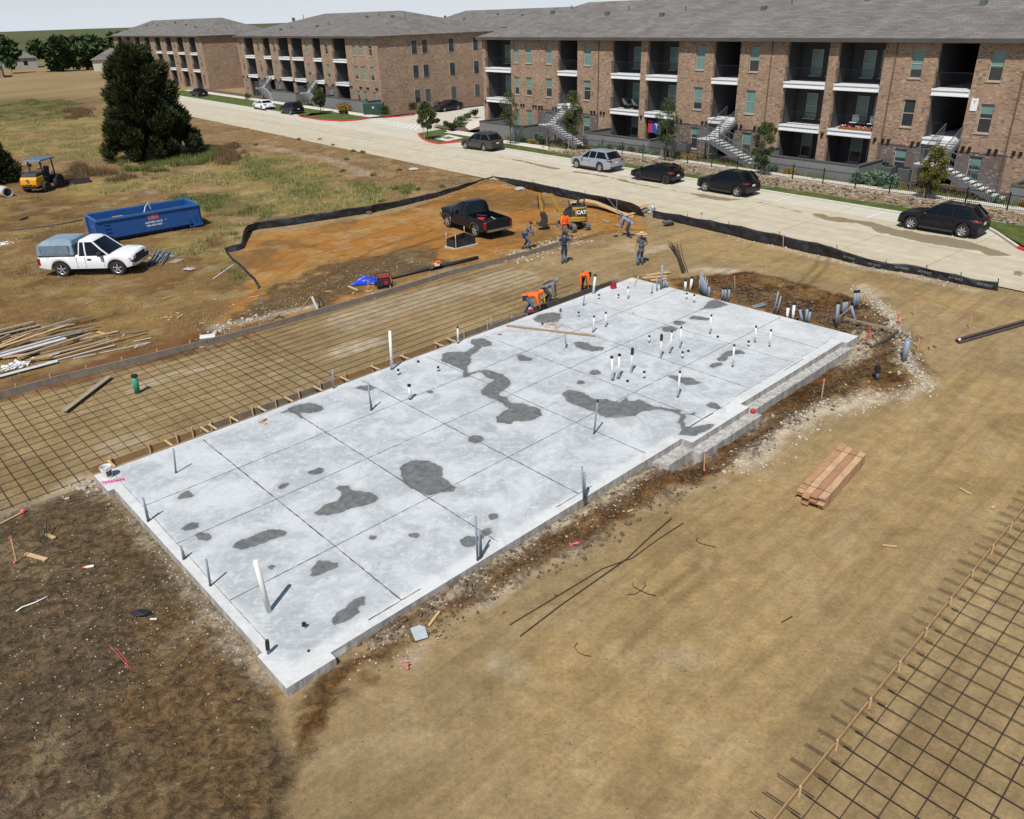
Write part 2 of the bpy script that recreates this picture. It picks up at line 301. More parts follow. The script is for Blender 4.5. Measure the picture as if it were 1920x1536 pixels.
mp0=node(n,'ShaderNodeMapping',{'Vector':P_,'Rotation':(0,0,-_az)}); mp=node(n,'ShaderNodeMapping',{'Vector':mp0.outputs[0],'Scale':(.28,3.6,1)}); ns=noise_(n,mp.outputs[0],1.3,6,.7,.25)
f=math_(n,'MULTIPLY',maprange(n,nf,.3,.72,.80,1.18,False),maprange(n,nm,.3,.7,.82,1.18,False)); f=math_(n,'MULTIPLY',f,maprange(n,ns,.3,.7,.85,1.10,False))
nh=noise_(n,P_,28.,4,.75); f=math_(n,'MULTIPLY',f,maprange(n,nh,.32,.68,.90,1.10,False)); rg=sp.outputs[1]; nr=noise_(n,P_,4.5,6,.72,.5); f=math_(n,'MULTIPLY',f,math_(n,'ADD',1.,math_(n,'MULTIPLY',rg,math_(n,'SUBTRACT',maprange(n,nr,.36,.62,.55,1.35),1.))))
rb_=maprange(n,math_(n,'ADD',sp.outputs[2],math_(n,'MULTIPLY',math_(n,'SUBTRACT',nm,.5),.16)),.03,.13,1.,0.); tr_=math_(n,'MULTIPLY',rb_,maprange(n,nm,.4,.62,.0,1.)); f=math_(n,'MULTIPLY',f,math_(n,'SUBTRACT',1.,math_(n,'MULTIPLY',tr_,.09)))
cc=node(n,'ShaderNodeVectorMath',{0:at.outputs['Color'],'Scale':f},operation='SCALE').outputs[0]
vo=node(n,'ShaderNodeTexVoronoi',{'Vector':P_,'Scale':16.,'Randomness':1.}); wv=node(n,'ShaderNodeSeparateColor',{0:vo.outputs['Color']})
thr=math_(n,'SUBTRACT',1.0,math_(n,'MULTIPLY',sp.outputs[0],.34)); on=math_(n,'GREATER_THAN',wv.outputs[0],thr)
core=maprange(n,vo.outputs['Distance'],.16,.30,1.,0.); sf=math_(n,'MULTIPLY',math_(n,'MULTIPLY',on,core),.7)
stc=mixc(n,wv.outputs[1],(.30,.24,.16),(.08,.06,.04)); cc2=mixc(n,sf,cc,stc)
vo2=node(n,'ShaderNodeTexVoronoi',{'Vector':P_,'Scale':6.,'Randomness':1.}); wv2=node(n,'ShaderNodeSeparateColor',{0:vo2.outputs['Color']})
on2=math_(n,'MULTIPLY',math_(n,'GREATER_THAN',wv2.outputs[0],math_(n,'SUBTRACT',1.0,math_(n,'MULTIPLY',sp.outputs[0],.10))),maprange(n,vo2.outputs['Distance'],.12,.26,.8,0.))
cc3=mixc(n,on2,cc2,(.36,.31,.23))
n.links.new(cc3,b.inputs['Base Color']); b.inputs['Roughness'].default_value=.95; b.inputs['Specular IOR Level'].default_value=.15
bump_(n,b,math_(n,'ADD',math_(n,'ADD',math_(n,'ADD',math_(n,'MULTIPLY',nf,math_(n,'ADD',.45,math_(n,'MULTIPLY',rg,.6))),math_(n,'MULTIPLY',nh,.1)),math_(n,'MULTIPLY',math_(n,'MULTIPLY',nr,rg),2.2)),math_(n,'SUBTRACT',math_(n,'MULTIPLY',math_(n,'ADD',sf,on2),.5),math_(n,'MULTIPLY',tr_,.08))),1.,.055)
ny,nx=GX.shape; idx=np.arange(nx*ny).reshape(ny,nx); F=np.stack([idx[:-1,:-1],idx[:-1,1:],idx[1:,1:],idx[1:,:-1]],-1).reshape(-1,4)
g=fastmesh('ground',np.stack([X,Y,Z],1),F,gm,attrs={'col':np.clip(col,0,1),'msk':np.stack([spk,rough,np.clip(rut,0,1)],1)},smooth=True); tag(g,'bare tan, orange and brown construction soil with dry grass field','ground',kind='structure')
# ================= ROAD & PAVEMENTS =================
def pav(name,base,var=.12,speck=.1,scale=1.2):
    m,n,b=NT(name); P_=node(n,'ShaderNodeNewGeometry').outputs['Position']
    n1=noise_(n,P_,scale,6,.6); n2=noise_(n,P_,30.,3,.6); mp0=node(n,'ShaderNodeMapping',{'Vector':P_,'Rotation':(0,0,-RAZ)}); mp=node(n,'ShaderNodeMapping',{'Vector':mp0.outputs[0],'Scale':(.10,1.8,1)}); n3=noise_(n,mp.outputs[0],.9,5,.7,.3)
    f=math_(n,'MULTIPLY',maprange(n,n1,.3,.7,1-var,1+var,False),maprange(n,n2,.3,.7,1-speck,1+speck,False)); f=math_(n,'MULTIPLY',f,maprange(n,n3,.3,.7,.88,1.10,False))
    c=node(n,'ShaderNodeVectorMath',{0:base,'Scale':f},operation='SCALE').outputs[0]; b.inputs['Roughness'].default_value=.85
    return m,n,b,c,P_
def CR(r,g,b,k=.80): return tuple(v*k for v in lin((r,g,b)))
rm,n,b,c,P_=pav('road_concrete',CR(197,188,165)); at=node(n,'ShaderNodeAttribute',attribute_name='msk'); sp=node(n,'ShaderNodeSeparateColor',{0:at.outputs['Color']})
nz=noise_(n,P_,1.6,5,.65); dd_=math_(n,'ADD',sp.outputs[0],math_(n,'MULTIPLY',math_(n,'SUBTRACT',nz,.5),.35)); wet=maprange(n,dd_,.46,.50,1.,0.)
c=mixc(n,math_(n,'MULTIPLY',sp.outputs[1],.5),c,CR(206,202,190)); c=mixc(n,math_(n,'MULTIPLY',sp.outputs[2],.28),c,CR(180,158,118)); c=mixc(n,math_(n,'MULTIPLY',wet,.85),c,CR(122,105,76))
vr=node(n,'ShaderNodeMapping',{'Vector':P_,'Rotation':(0,0,-RAZ)}); sx=node(n,'ShaderNodeSeparateXYZ',{0:vr.outputs[0]})
n.links.new(c,b.inputs['Base Color'])
ss=np.arange(-170,12.01,.3); tt=np.arange(39.9,50.6,.3); tt=np.append(tt,50.6)
SS,TT=np.meshgrid(ss,tt); s1=SS.ravel(); t1=TT.ravel(); V=np.stack([rs[0]*s1+rt[0]*t1,rs[1]*s1+rt[1]*t1,np.zeros(len(s1))+0.0],1)
def q5(o,sc,L): return [(o[0]+x/sc,o[1]+y/sc) for x,y in L]
WET=[q5((1160,170),4.8,[(0,790),(60,800),(150,835),(300,860),(420,885),(520,895),(640,920),(760,930),(900,955),(1110,980),(1000,995),(880,985),(760,965),(620,925),(500,905),(330,875),(150,845),(0,805)]),
 q5((1160,170),4.8,[(1230,1003),(1310,1008),(1260,1018)]),q5((1160,170),4.8,[(1380,1035),(1480,1050),(1600,1080),(1700,1095),(1640,1100),(1500,1065)]),
 q5((1520,170),4.8,[(0,1110),(60,1100),(130,1115),(180,1135),(300,1140),(380,1165),(480,1170),(600,1195),(700,1225),(800,1255),(900,1260),(1000,1290),(1200,1310),(1400,1350),(1480,1375),(1560,1400),(1700,1440),(1820,1488),(1600,1490),(1500,1440),(1350,1420),(1200,1400),(1150,1390),(1000,1370),(850,1330),(700,1295),(560,1265),(540,1230),(400,1190),(240,1185),(100,1160)]),
 q5((780,170),4.571,[(700,570),(760,570),(740,578)]),q5((780,170),4.571,[(790,580),(900,595),(1000,620),(1100,640),(1200,660),(1250,670),(1190,680),(1080,655),(940,620),(850,600)]),
 q5((780,170),4.571,[(1330,685),(1450,700),(1640,730),(1740,755),(1900,795),(1920,808),(1800,790),(1650,745),(1450,715),(1340,700)]),q5((1560,460),5.333,[(1830,250),(1920,260),(1920,330),(1850,310),(1815,280)])]
wd=np.full(len(s1),9.)
for p in WET:
    wd=np.minimum(wd,sdf(V[:,0],V[:,1],gp(p)))
pk=sm(t1,48.15,48.25)
dust=np.clip(sm(-(t1-41.5),-1.2,1.5)*.8+sm(fbm(s1*.06,t1*.9,4),.5,.65)*.7,0,1)*(1-pk)
ny,nx=SS.shape; idx=np.arange(nx*ny).reshape(ny,nx); F=np.stack([idx[:-1,:-1],idx[:-1,1:],idx[1:,1:],idx[1:,:-1]],-1).reshape(-1,4)
o=fastmesh('road',V,F,rm,attrs={'msk':np.stack([np.clip(wd*.5+.5,0,1),pk,dust],1)}); tag(o,'pale concrete street with wet stains and a parallel parking lane','road',kind='structure')
jm=mat('joint_tar',CR(120,108,84),.9,var=.2); wm=mat('road_paint_white',(.62,.62,.60),.7,var=.12,scale=9); redm=mat('kerb_paint_red',(.55,.03,.045),.6,var=.2,scale=5)
km=mat('kerb_concrete',CR(205,200,186),.85,var=.12,scale=3)
mb=MB()
def rq(mb,s0,s1_,t0,t1_,z,m=0): mb.add([R(s0,t0,z),R(s1_,t0,z),R(s1_,t1_,z),R(s0,t1_,z)],[(0,1,2,3)],m)
for k in range(32): s=-150+k*4.6+.6; rq(mb,s,s+.025,39.95,50.55,.004)
rq(mb,-160,-104,48.18,48.21,.005); rq(mb,-70,10,48.18,48.21,.005); rq(mb,-160,10,44.6,44.625,.0045)
o=mb.build('road_joints',jm); tag(o,'thin dark joints across the concrete street','road joints',kind='structure')
stalls=[]
for px,py,px2,py2 in ((1424.6,359.6,1465,371.8),(1283.8,356.6,1307,348.3),(1160,330.5,1186,323.5),(1610,414,1637,402.7),(1043,312,1068,306),(962,290,975,285)):
    s=ST(px,py)[0]
    if abs(px-1424.6)<1: s=ST(1434,383)[0]
    mb=MB(); rq(mb,s-.06,s+.06,48.2,50.5,.008); stalls.append(tag(mb.build('parking_line',wm),kind='structure'))
# kerbs
def kerb(name,pts,m,w=.16,h=.13,label=None):
    mb=MB(); P=[np.array(p,float) for p in pts]; L=[]
    for i,p in enumerate(P):
        d=P[min(i+1,len(P)-1)]-P[max(i-1,0)]; d=d/np.hypot(*d[:2]); nn=np.array([-d[1],d[0]]); q=R(p[0]+0,p[1]+0)[:2]; dd=rs*d[0]+rt*d[1]; nv=np.array([-dd[1],dd[0]])
        L.append((q,nv))
    vs=[]
    for q,nv in L:
        for o_,z in ((0,-.1),(0,h-.02),(.02,h),(w,h),(w,-.1)): vs.append((q[0]+nv[0]*o_,q[1]+nv[1]*o_,z))
    fs=[(i*5+j,(i+1)*5+j,(i+1)*5+j+1,i*5+j+1) for i in range(len(L)-1) for j in range(4)]+[(0,1,2,3,4),tuple(len(L)*5-5+j for j in (4,3,2,1,0))]
    mb.add(vs,fs); return tag(mb.build(name,m),label,None,kind='structure')
def arc(c,r,a0,a1,n=10): return [(c[0]+r*math.cos(math.radians(a0+(a1-a0)*i/n)),c[1]+r*math.sin(math.radians(a0+(a1-a0)*i/n))) for i in range(n+1)]
K0=ST(1853,433.5); K1=ST(1912,468)
kerb('kerb',[(-69.5,50.6),(-60,50.62),(-40,50.62),(K0[0]-1.2,50.62),(K0[0]-.2,50.3),(K0[0]+.5,49.6),(K1[0]-.2,K1[1]+.1)],km,label='pale kerb along the parking lane')
kerb('kerb',[(K1[0]-.2,K1[1]+.1),(K1[0]+.5,K1[1]-.4),(K1[0]+2.5,K1[1]-.6),(K1[0]+8,K1[1]-.6)],redm,label='red painted kerb at the right edge of the street')
kerb('kerb',[(-170,50.6),(-125,50.6),(-109.2,50.6),(-107.3,50.2)],km,label='pale kerb by the far parked cars')
kl=[ST(570,221),ST(600,226),ST(640,228.5),ST(670,226.5),ST(690,223)]
kerb('kerb',[(-107.3,50.2)]+kl,redm,label='red painted kerb on the left corner of the side drive')
kerb('kerb',[ST(718,222),ST(750,219.5),ST(775,217),ST(783,213)],redm,label='short red painted kerb below the utility cabinet')
kr=[ST(783,252),ST(785,256),ST(792,262),ST(803,267),ST(822,271)]
kerb('kerb',kr+[(-69.5,50.6)],redm,label='red painted kerb on the right corner of the side drive')
# side drive + lots
dm,n,b,c,P_=pav('drive_concrete',CR(198,192,174)); n.links.new(c,b.inputs['Base Color'])
mb=MB(); mb.add([R(-107,50.55,.003),R(-69.5,50.55,.003),R(-76.5,54,.003),R(-79.4,57.3,.003),R(-79.4,110,.003),R(-99.5,110,.003),R(-99.5,77,.003),R(-96,62,.003),R(-96,57.6,.003),R(-97,55.5,.003),R(-101,52.4,.003)],[tuple(range(11))])
o=mb.build('side_drive',dm); tag(o,'concrete side drive between the two apartment blocks','drive',kind='structure')
mb=MB()
mb.add([R(-79.4,57.3,.0035),R(-20,74,.0035),R(-20,110,.0035),R(-79.4,110,.0035)],[(0,1,2,3)]); tag(mb.build('rear_car_park',dm),'concrete car park behind the apartment block','car park',kind='structure')
# crosswalk
mb=MB(); A=G(704,223.5,.01); B=G(793,236.5,.01); A2=G(690,227,.01); B2=G(783,244.5,.01)
def lerp(a,b,t): return a+(b-a)*t
for P0,P1 in ((A,B),(A2,B2)):
    d=(P1-P0)/np.linalg.norm(P1-P0); nv=np.array([-d[1],d[0],0])*.09; mb.add([P0-nv,P1-nv,P1+nv,P0+nv],[(0,1,2,3)])
for k in range(12):
    t=(k+.3)/12; P0=lerp(A2,B2,t); P1=lerp(A,B,t); d=(P1-P0)/np.linalg.norm(P1-P0); nv=np.array([-d[1],d[0],0])*.15; P0=P0+[0,0,.003]; P1=P1+[0,0,.003]; mb.add([P0-nv,P0+nv,P1+nv,P1-nv],[(0,1,2,3)])
tag(mb.build('crosswalk',wm),'white ladder crosswalk over the side drive','crosswalk',kind='structure')
# verge, terrace, sidewalks
lawn,n,b=NT('lawn'); P_=node(n,'ShaderNodeNewGeometry').outputs['Position']; l1=noise_(n,P_,.9,5,.6); l2=noise_(n,P_,14.,4,.7)
c=mixc(n,maprange(n,l1,.42,.62),(.062,.10,.026),(.115,.13,.04)); f=maprange(n,l2,.3,.7,.55,1.4,False); c=node(n,'ShaderNodeVectorMath',{0:c,'Scale':f},operation='SCALE').outputs[0]; n.links.new(c,b.inputs['Base Color']); b.inputs['Roughness'].default_value=1; b.inputs['Specular IOR Level'].default_value=.1; bump_(n,b,l2,1.,.08)
mulch=mat('mulch',(.10,.065,.045),.95,var=.5,scale=14,bump=.8); swm,n,b,c,P_=pav('sidewalk_concrete',CR(214,208,192)); n.links.new(c,b.inputs['Base Color'])
TZ=lambda s:.60*float(sm(np.array(s),-58.,-51.))+.02
def strip(name,s0,s1_,t0,t1_,zf,m,label,step=1.5,jit=0):
    N=max(2,int((s1_-s0)/step)); M=max(1,int((t1_-t0)/.5)) ; vs=[];
    for i in range(N+1):
        s=s0+(s1_-s0)*i/N
        for j in range(M+1):
            t=t0+(t1_-t0)*j/M; vs.append(R(s,t,zf(s,t)))
    fs=[(i*(M+1)+j,(i+1)*(M+1)+j,(i+1)*(M+1)+j+1,i*(M+1)+j+1) for i in range(N) for j in range(M)]
    mb=MB(); mb.add(vs,fs); return tag(mb.build(name,m,smooth=True),label,None,kind='structure')
strip('grass_verge',-69.5,K0[0]-.6,50.76,52.05,lambda s,t:.12+.02*math.sin(s),lawn,'mown green verge between kerb and stone wall')
mb=MB(); mb.add([R(K0[0]-.6,50.76,.125),R(K0[0]+.7,49.7,.125),R(K1[0]+.2,K1[1]+.2,.125),R(K1[0]+9,K1[1]-.4,.125),R(K1[0]+9,52.05,.12),R(K0[0]-.6,52.05,.12)],[(0,1,2,3,4,5)]); tag(mb.build('grass_verge',lawn),'green verge widening at the right edge of the street',kind='structure')
strip('sidewalk',-69.5,4,53.05,54.6,lambda s,t:TZ(s)+.015,swm,'pale sidewalk along the front of the apartment block')
strip('garden_bed',-69.5,4,54.6,58.5,lambda s,t:TZ(s)+.0,mulch,'mulched planting bed against the apartment block')
strip('lawn_strip',-69.5,-52,52.05,53.05,lambda s,t:.12+(TZ(s)-.1)*sm(t,52,53.05)*1.,lawn,'grass strip beside the sidewalk')
strip('sidewalk',-76.5,-69.5,53.4,55.4,lambda s,t:.13,swm,'sidewalk by the corner lawn')
mb=MB(); mb.add([R(*kr[0],.12),R(*kr[2],.12),R(*kr[3],.12),R(*kr[4],.12),R(-69.5,50.7,.12),R(-69.5,53.4,.12),R(-76.5,53.9,.12),R(-79.3,55.5,.12)],[tuple(range(8))]); tag(mb.build('corner_lawn',lawn),'grass corner island with a young tree',kind='structure')
mb=MB(); mb.add([R(*kl[0],.12),R(*kl[1],.12),R(*kl[2],.12),R(*kl[3],.12),R(*kl[4],.12),R(-97,57,.12),R(-106,55.2,.12),R(-109,53,.12)],[tuple(range(8))]); tag(mb.build('corner_lawn',lawn),'grass corner island on the far side of the drive',kind='structure')
strip('sidewalk',-170,-97,55.6,57.4,lambda s,t:.14,swm,'far sidewalk before the second apartment block')
strip('grass_verge',-170,-106,50.76,55.6,lambda s,t:.12,lawn,'far green verge'); strip('garden_bed',-170,-96.2,57.4,60,lambda s,t:.12,mulch,'far planting bed')
strip('garden_bed',-99.5,-96.2,60,90,lambda s,t:.13,mulch,'planting bed along the side drive')
strip('garden_bed',-81.8,-75.4,55.4,75,lambda s,t:.14,mulch,'planting bed at the end of the apartment block')
mb=MB(); mb.add([R(*p,.16) for p in (ST(905,237),ST(880,247),ST(872,240),ST(880,231),ST(905,225))],[(0,1,2,3,4)])
tag(mb.build('walkway',swm),'pale walkway by the planting bed',kind='structure')
strip('terrace_ground',-75.5,4,58.4,59.2,lambda s,t:TZ(s)-.1,mulch,'ground at the foot of the facade')
# storm inlet slab
mb=MB(); q=[G(812,259,.14),G(838,265,.14),G(868,259,.14),G(842,253,.14)]; mb.add([(*p[:2],.05) for p in q]+[(*p[:2],.16) for p in q],[(4,5,6,7),(0,1,5,4),(1,2,6,5),(2,3,7,6),(3,0,4,7)])
c_=sum(q)/4; mb.add([(*(c_[:2]+(p[:2]-c_[:2])*.45),.165) for p in q],[(0,1,2,3)],1); mb.build('storm_inlet',[swm,mat('iron_grate',(.16,.16,.16),.6,.3)]); tag(bpy.data.objects['storm_inlet'],'concrete storm inlet slab with grey grate in the corner lawn','storm inlet')
# ================= SLAB =================
sm_,n,b=NT('slab_concrete'); P_=node(n,'ShaderNodeNewGeometry').outputs['Position']; at=node(n,'ShaderNodeAttribute',attribute_name='msk'); sp=node(n,'ShaderNodeSeparateColor',{0:at.outputs['Color']})
n1=noise_(n,P_,.7,6,.65,.6); n2=noise_(n,P_,5.,6,.7,.5); n3=noise_(n,P_,40.,3,.7)
mp=node(n,'ShaderNodeMapping',{'Vector':P_,'Rotation':(0,0,.5),'Scale':(1,6,1)}); n4=noise_(n,mp.outputs[0],.8,6,.7,1.2)
c=mixc(n,maprange(n,n1,.38,.64),(.325,.352,.362),(.475,.50,.508)); c=mixc(n,maprange(n,n2,.46,.66,0,.6),c,(.54,.56,.56)); c=mixc(n,maprange(n,n4,.55,.7,0,.45),c,(.58,.59,.588))
c=mixc(n,math_(n,'MULTIPLY',sp.outputs[1],.55),c,(.62,.61,.585))
n6=noise_(n,P_,1.7,7,.75,1.5); c=mixc(n,maprange(n,n6,.50,.60,0,.35),c,(.36,.38,.378)); vcr=node(n,'ShaderNodeMapping',{'Vector':P_,'Rotation':(0,0,1.1),'Scale':(.7,14,1)}); n7=noise_(n,vcr.outputs[0],.9,4,.7,.8); c=mixc(n,maprange(n,n7,.66,.74,0,.4),c,(.66,.67,.66)); f=maprange(n,n3,.3,.7,.92,1.08,False); c=node(n,'ShaderNodeVectorMath',{0:c,'Scale':f},operation='SCALE').outputs[0]
nz=noise_(n,P_,3.2,5,.65); d=math_(n,'ADD',sp.outputs[0],math_(n,'MULTIPLY',math_(n,'SUBTRACT',nz,.5),.15)); wet=maprange(n,d,.482,.505,1.,0.); halo=math_(n,'MULTIPLY',maprange(n,d,.49,.60,.42,0.),maprange(n,n2,.35,.6,.3,1.))
ws=mixc(n,maprange(n,n2,.35,.65),(.082,.085,.082),(.15,.15,.142)); c=mixc(n,halo,c,(.27,.275,.27)); c=mixc(n,math_(n,'MULTIPLY',wet,.93),c,ws)
d2=math_(n,'ADD',sp.outputs[2],math_(n,'MULTIPLY',math_(n,'SUBTRACT',nz,.5),.22)); c=mixc(n,maprange(n,d2,.46,.52,.42,0.),c,(.26,.265,.26))
n.links.new(c,b.inputs['Base Color']); n.links.new(maprange(n,wet,0,1,.82,.5,False),b.inputs['Roughness']); b.inputs['Specular IOR Level'].default_value=.35; bump_(n,b,math_(n,'ADD',n3,n2),.15,.01)
slab_side,n,b=NT('slab_edge'); P_=node(n,'ShaderNodeNewGeometry').outputs['Position']; mp=node(n,'ShaderNodeMapping',{'Vector':P_,'Scale':(3,3,.6)}); a1=noise_(n,mp.outputs[0],1.6,6,.7); a2_=noise_(n,P_,8,5,.7)
c=mixc(n,maprange(n,a1,.4,.6),(.27,.26,.24),(.43,.42,.39)); c=mixc(n,maprange(n,a2_,.5,.7,0,.7),c,(.20,.18,.15)); n.links.new(c,b.inputs['Base Color']); b.inputs['Roughness'].default_value=.9; bump_(n,b,a2_,.6,.02)
OUT=[(.03,.0),(.03,1.2),(.2,1.2),(.2,10.15),(.08,10.15),(.08,11.38),(1.22,11.38),(1.22,11.17),(13.75,11.17),(13.75,11.55),(17.02,11.55),(17.02,11.22),(24.4,11.22),(24.4,11.42),(25.4,11.42),(25.4,0.),(16.2,0.),(16.0,-.08),(1.5,-.05)]
# fine top clipped to the outline rectangle pieces
pieces=[(.2,25.4,0.,11.17)]
def slabtop(a0,a1,b0,b1,st=.07):
    A=np.arange(a0,a1,st); A=np.append(A,a1) if a1-A[-1]>1e-3 else A; B=np.arange(b0,b1,st); B=np.append(B,b1) if b1-B[-1]>1e-3 else B
    AA,BB=np.meshgrid(A,B); a=AA.ravel(); b_=BB.ravel(); V=np.stack([S0[0]+sa[0]*a+sb[0]*b_,S0[1]+sa[1]*a+sb[1]*b_,np.full(len(a),SLZ)],1)
    ny,nx=AA.shape; idx=np.arange(nx*ny).reshape(ny,nx); F=np.stack([idx[:-1,:-1],idx[1:,:-1],idx[1:,1:],idx[:-1,1:]],-1).reshape(-1,4); return V,F,a,b_
VV=[];FF=[];AAx=[];k=0
for pc in ((.2,25.4,0.,11.17),(25.4,25.401,0.,.01),(.03,.2,0,1.2),(.08,.2,10.15,11.38),(.2,1.22,11.17,11.38),(13.75,17.02,11.17,11.55),(17.02,24.4,11.17,11.22),(24.4,25.4,11.17,11.42)):
    V,F,a,b_=slabtop(*pc); VV.append(V); FF.append(F+k); AAx.append(np.stack([a,b_],1)); k+=len(V)
V=np.concatenate(VV); F=np.concatenate(FF); ab=np.concatenate(AAx)
r9=lambda L:q5((900,560),3.84,L); r44=lambda L:q5((440,860),3.4286,L); r48=lambda L:q5((480,600),4.,L); r05=lambda L:q5((0,860),3.4286,L)
def ell(cx,cy,rx,ry,a=0,n=14): return [(cx+rx*math.cos(t)*math.cos(a)-ry*math.sin(t)*math.sin(a),cy+rx*math.cos(t)*math.sin(a)+ry*math.sin(t)*math.cos(a)) for t in (2*math.pi*i/n for i in range(n))]
ST_=[r9([(590,695),(600,672),(640,660),(700,662),(740,680),(830,722),(920,722),(970,742),(1000,745),(1060,712),(1078,738),(1115,735),(1150,725),(1185,738),(1235,768),(1300,780),(1370,795),(1440,800),(1455,810),(1440,822),(1510,830),(1545,815),(1557,825),(1540,838),(1490,840),(1480,870),(1485,920),(1530,925),(1645,900),(1690,905),(1640,950),(1560,990),(1470,985),(1405,985),(1455,945),(1440,915),(1420,890),(1430,850),(1415,830),(1360,812),(1280,800),(1200,810),(1150,820),(1120,845),(1000,858),(920,858),(860,840),(840,822),(760,795),(680,770),(620,735)]),
 r48([(1382,300),(1395,262),(1440,238),(1520,240),(1560,238),(1590,222),(1640,195),(1600,170),(1620,145),(1700,135),(1770,165),(1772,195),(1700,203),(1660,240),(1615,262),(1618,320),(1590,350),(1600,395),(1650,385),(1720,372),(1800,390),(1860,410),(1915,455),(1915,480),(1850,520),(1820,575),(1870,620),(1920,650),(1920,775),(1800,775),(1800,730),(1850,690),(1905,660),(1850,620),(1760,590),(1690,560),(1680,530),(1720,500),(1770,480),(1775,440),(1750,400),(1700,390),(1625,408),(1600,428),(1560,430),(1545,415),(1555,385),(1500,350),(1420,325)]),
 r9([(-5,530),(40,522),(90,560),(160,545),(235,610),(180,660),(130,690),(200,715),(230,750),(310,755),(440,795),(445,840),(400,870),(300,888),(240,885),(230,905),(120,900),(110,850),(220,800),(130,740),(70,705),(0,670),(30,635),(90,590)]),
 r44([(1060,60),(1120,10),(1250,8),(1330,50),(1345,90),(1330,120),(1400,160),(1435,185),(1410,215),(1330,215),(1250,245),(1180,215),(1100,170),(1060,110)]),
 r44([(510,350),(560,300),(650,270),(690,222),(650,190),(660,175),(740,170),(760,205),(860,210),(935,250),(910,280),(850,305),(760,320),(700,345),(600,365),(530,365)]),
 r05([(1495,570),(1510,540),(1600,505),(1700,460),(1780,450),(1860,470),(1850,495),(1760,520),(1650,560),(1550,590)]),
 r44([(470,755),(500,690),(540,650),(600,655),(675,670),(660,695),(600,735),(500,765)]),
 r44([(620,1050),(640,1000),(740,930),(800,880),(850,880),(850,930),(800,960),(810,985),(700,1055),(640,1068)]),
 r44([(1450,520),(1480,492),(1560,500),(1610,445),(1650,435),(1672,455),(1640,495),(1580,520),(1550,570),(1500,572),(1460,550)]),
 r44(ell(888,508,36,17)),r44(ell(1155,490,42,16)),r44(ell(1663,375,30,25)),r44(ell(320,172,38,17,-.3)),r44(ell(235,705,26,17,-.4)),r44([(460,85),(500,72),(545,56),(580,62),(580,80),(540,102),(490,108)]),
 r05([(1128,262),(1160,225),(1210,205),(1255,230),(1240,250),(1180,265)]),r05([(1160,455),(1190,420),(1240,405),(1290,415),(1280,445),(1220,465)]),r05(ell(1310,503,55,28)),
 r48(ell(1305,541,30,12)),r48(ell(1645,895,62,32)),r48([(180,700),(240,665),(290,640),(400,620),(500,645),(505,670),(480,690),(400,698),(350,700),(345,738),(290,715),(260,698)]),r48([(735,510),(790,490),(860,490),(895,515),(860,533),(790,527)]),
 r9([(255,410),(300,395),(330,420),(390,430),(360,450),(280,450)]),r9([(668,320),(720,308),(780,315),(810,340),(895,350),(890,375),(800,380),(740,370),(690,350)]),r9(ell(725,607,36,15)),r9(ell(830,530,45,20)),r9(ell(1365,220,60,21)),r9(ell(1432,175,47,17)),
 r9([(1495,140),(1530,125),(1600,130),(1655,140),(1650,158),(1590,155),(1520,150)]),r9([(1345,560),(1390,545),(1440,560),(1520,570),(1600,605),(1560,620),(1480,622),(1420,600),(1390,580)]),r9([(1625,765),(1660,745),(1710,752),(1742,795),(1700,798),(1650,785)]),
 r9([(1640,487),(1660,470),(1720,455),(1750,460),(1740,485),(1700,500),(1660,500)]),r9([(1700,440),(1720,420),(1760,385),(1820,372),(1880,370),(1910,395),(1850,405),(1800,415),(1770,448),(1720,452)]),r9([(1580,85),(1620,50),(1640,20),(1700,3),(1760,30),(1800,45),(1700,72),(1620,76)]),
 r9([(380,150),(420,115),(520,95),(580,110),(590,140),(560,165),(480,180),(410,170)]),r9(ell(145,260,18,8)),r9(ell(1100,105,10,4))]
LT=[r44(ell(390,985,70,22,-.35)),r05(ell(1360,310,32,12)),r9(ell(1185,487,30,12)),r9(ell(250,510,40,25)),r9(ell(1610,640,60,22,.3)),r48(ell(1350,560,40,14)),r05(ell(1300,130,0.1,.1)),r44(ell(1140,440,80,30)),r44(ell(1450,210,40,30)),r44(ell(850,110,30,12)),r05(ell(1320,1200,.1,.1)),r9(ell(60,930,60,40)),r44(ell(460,1195,70,22,-.4)),r44(ell(360,1110,50,16)),r9(ell(1040,880,90,40,.2)),r05(ell(1420,120,90,14,-.4)),r9(ell(590,405,30,8)),r48(ell(1050,1010,20,6)),r48(ell(820,1165,20,8))]
sdv=np.full(len(V),9.); sd2=np.full(len(V),9.)
for p in ST_: sdv=np.minimum(sdv,sdf(V[:,0],V[:,1],gp(p,SLZ)))
for p in LT: sd2=np.minimum(sd2,sdf(V[:,0],V[:,1],gp(p,SLZ)))
edge=np.clip(sm(-ab[:,0],-.62,-.36)+sm(ab[:,1],10.72,10.9)+.5*sm(-ab[:,1],-.4,-.2)+.35*sm(ab[:,0],20.9,21.3),0,1)
o=fastmesh('concrete_slab',V,F,sm_,attrs={'msk':np.stack([np.clip(sdv*.5+.5,0,1),edge,np.clip(sd2*.5+.5,0,1)],1)},origin=(*S(12.8,5.6)[:2],-.3))
SLABO=tag(o,'large pale grey building slab with wet patches and scored joints','slab')
mb=MB(); N=len(OUT); P=[S(a,b_,0) for a,b_ in OUT]; og=np.array([*S(12.8,5.6)[:2],-.3])
mb.add([(*(p[:2]-og[:2]),SLZ-.001+.3) for p in P]+[(*(p[:2]-og[:2]),-.1) for p in P],[(i,(i+1)%N,(i+1)%N+N,i+N) for i in range(N)]); mb.build('edge',slab_side,SLABO)
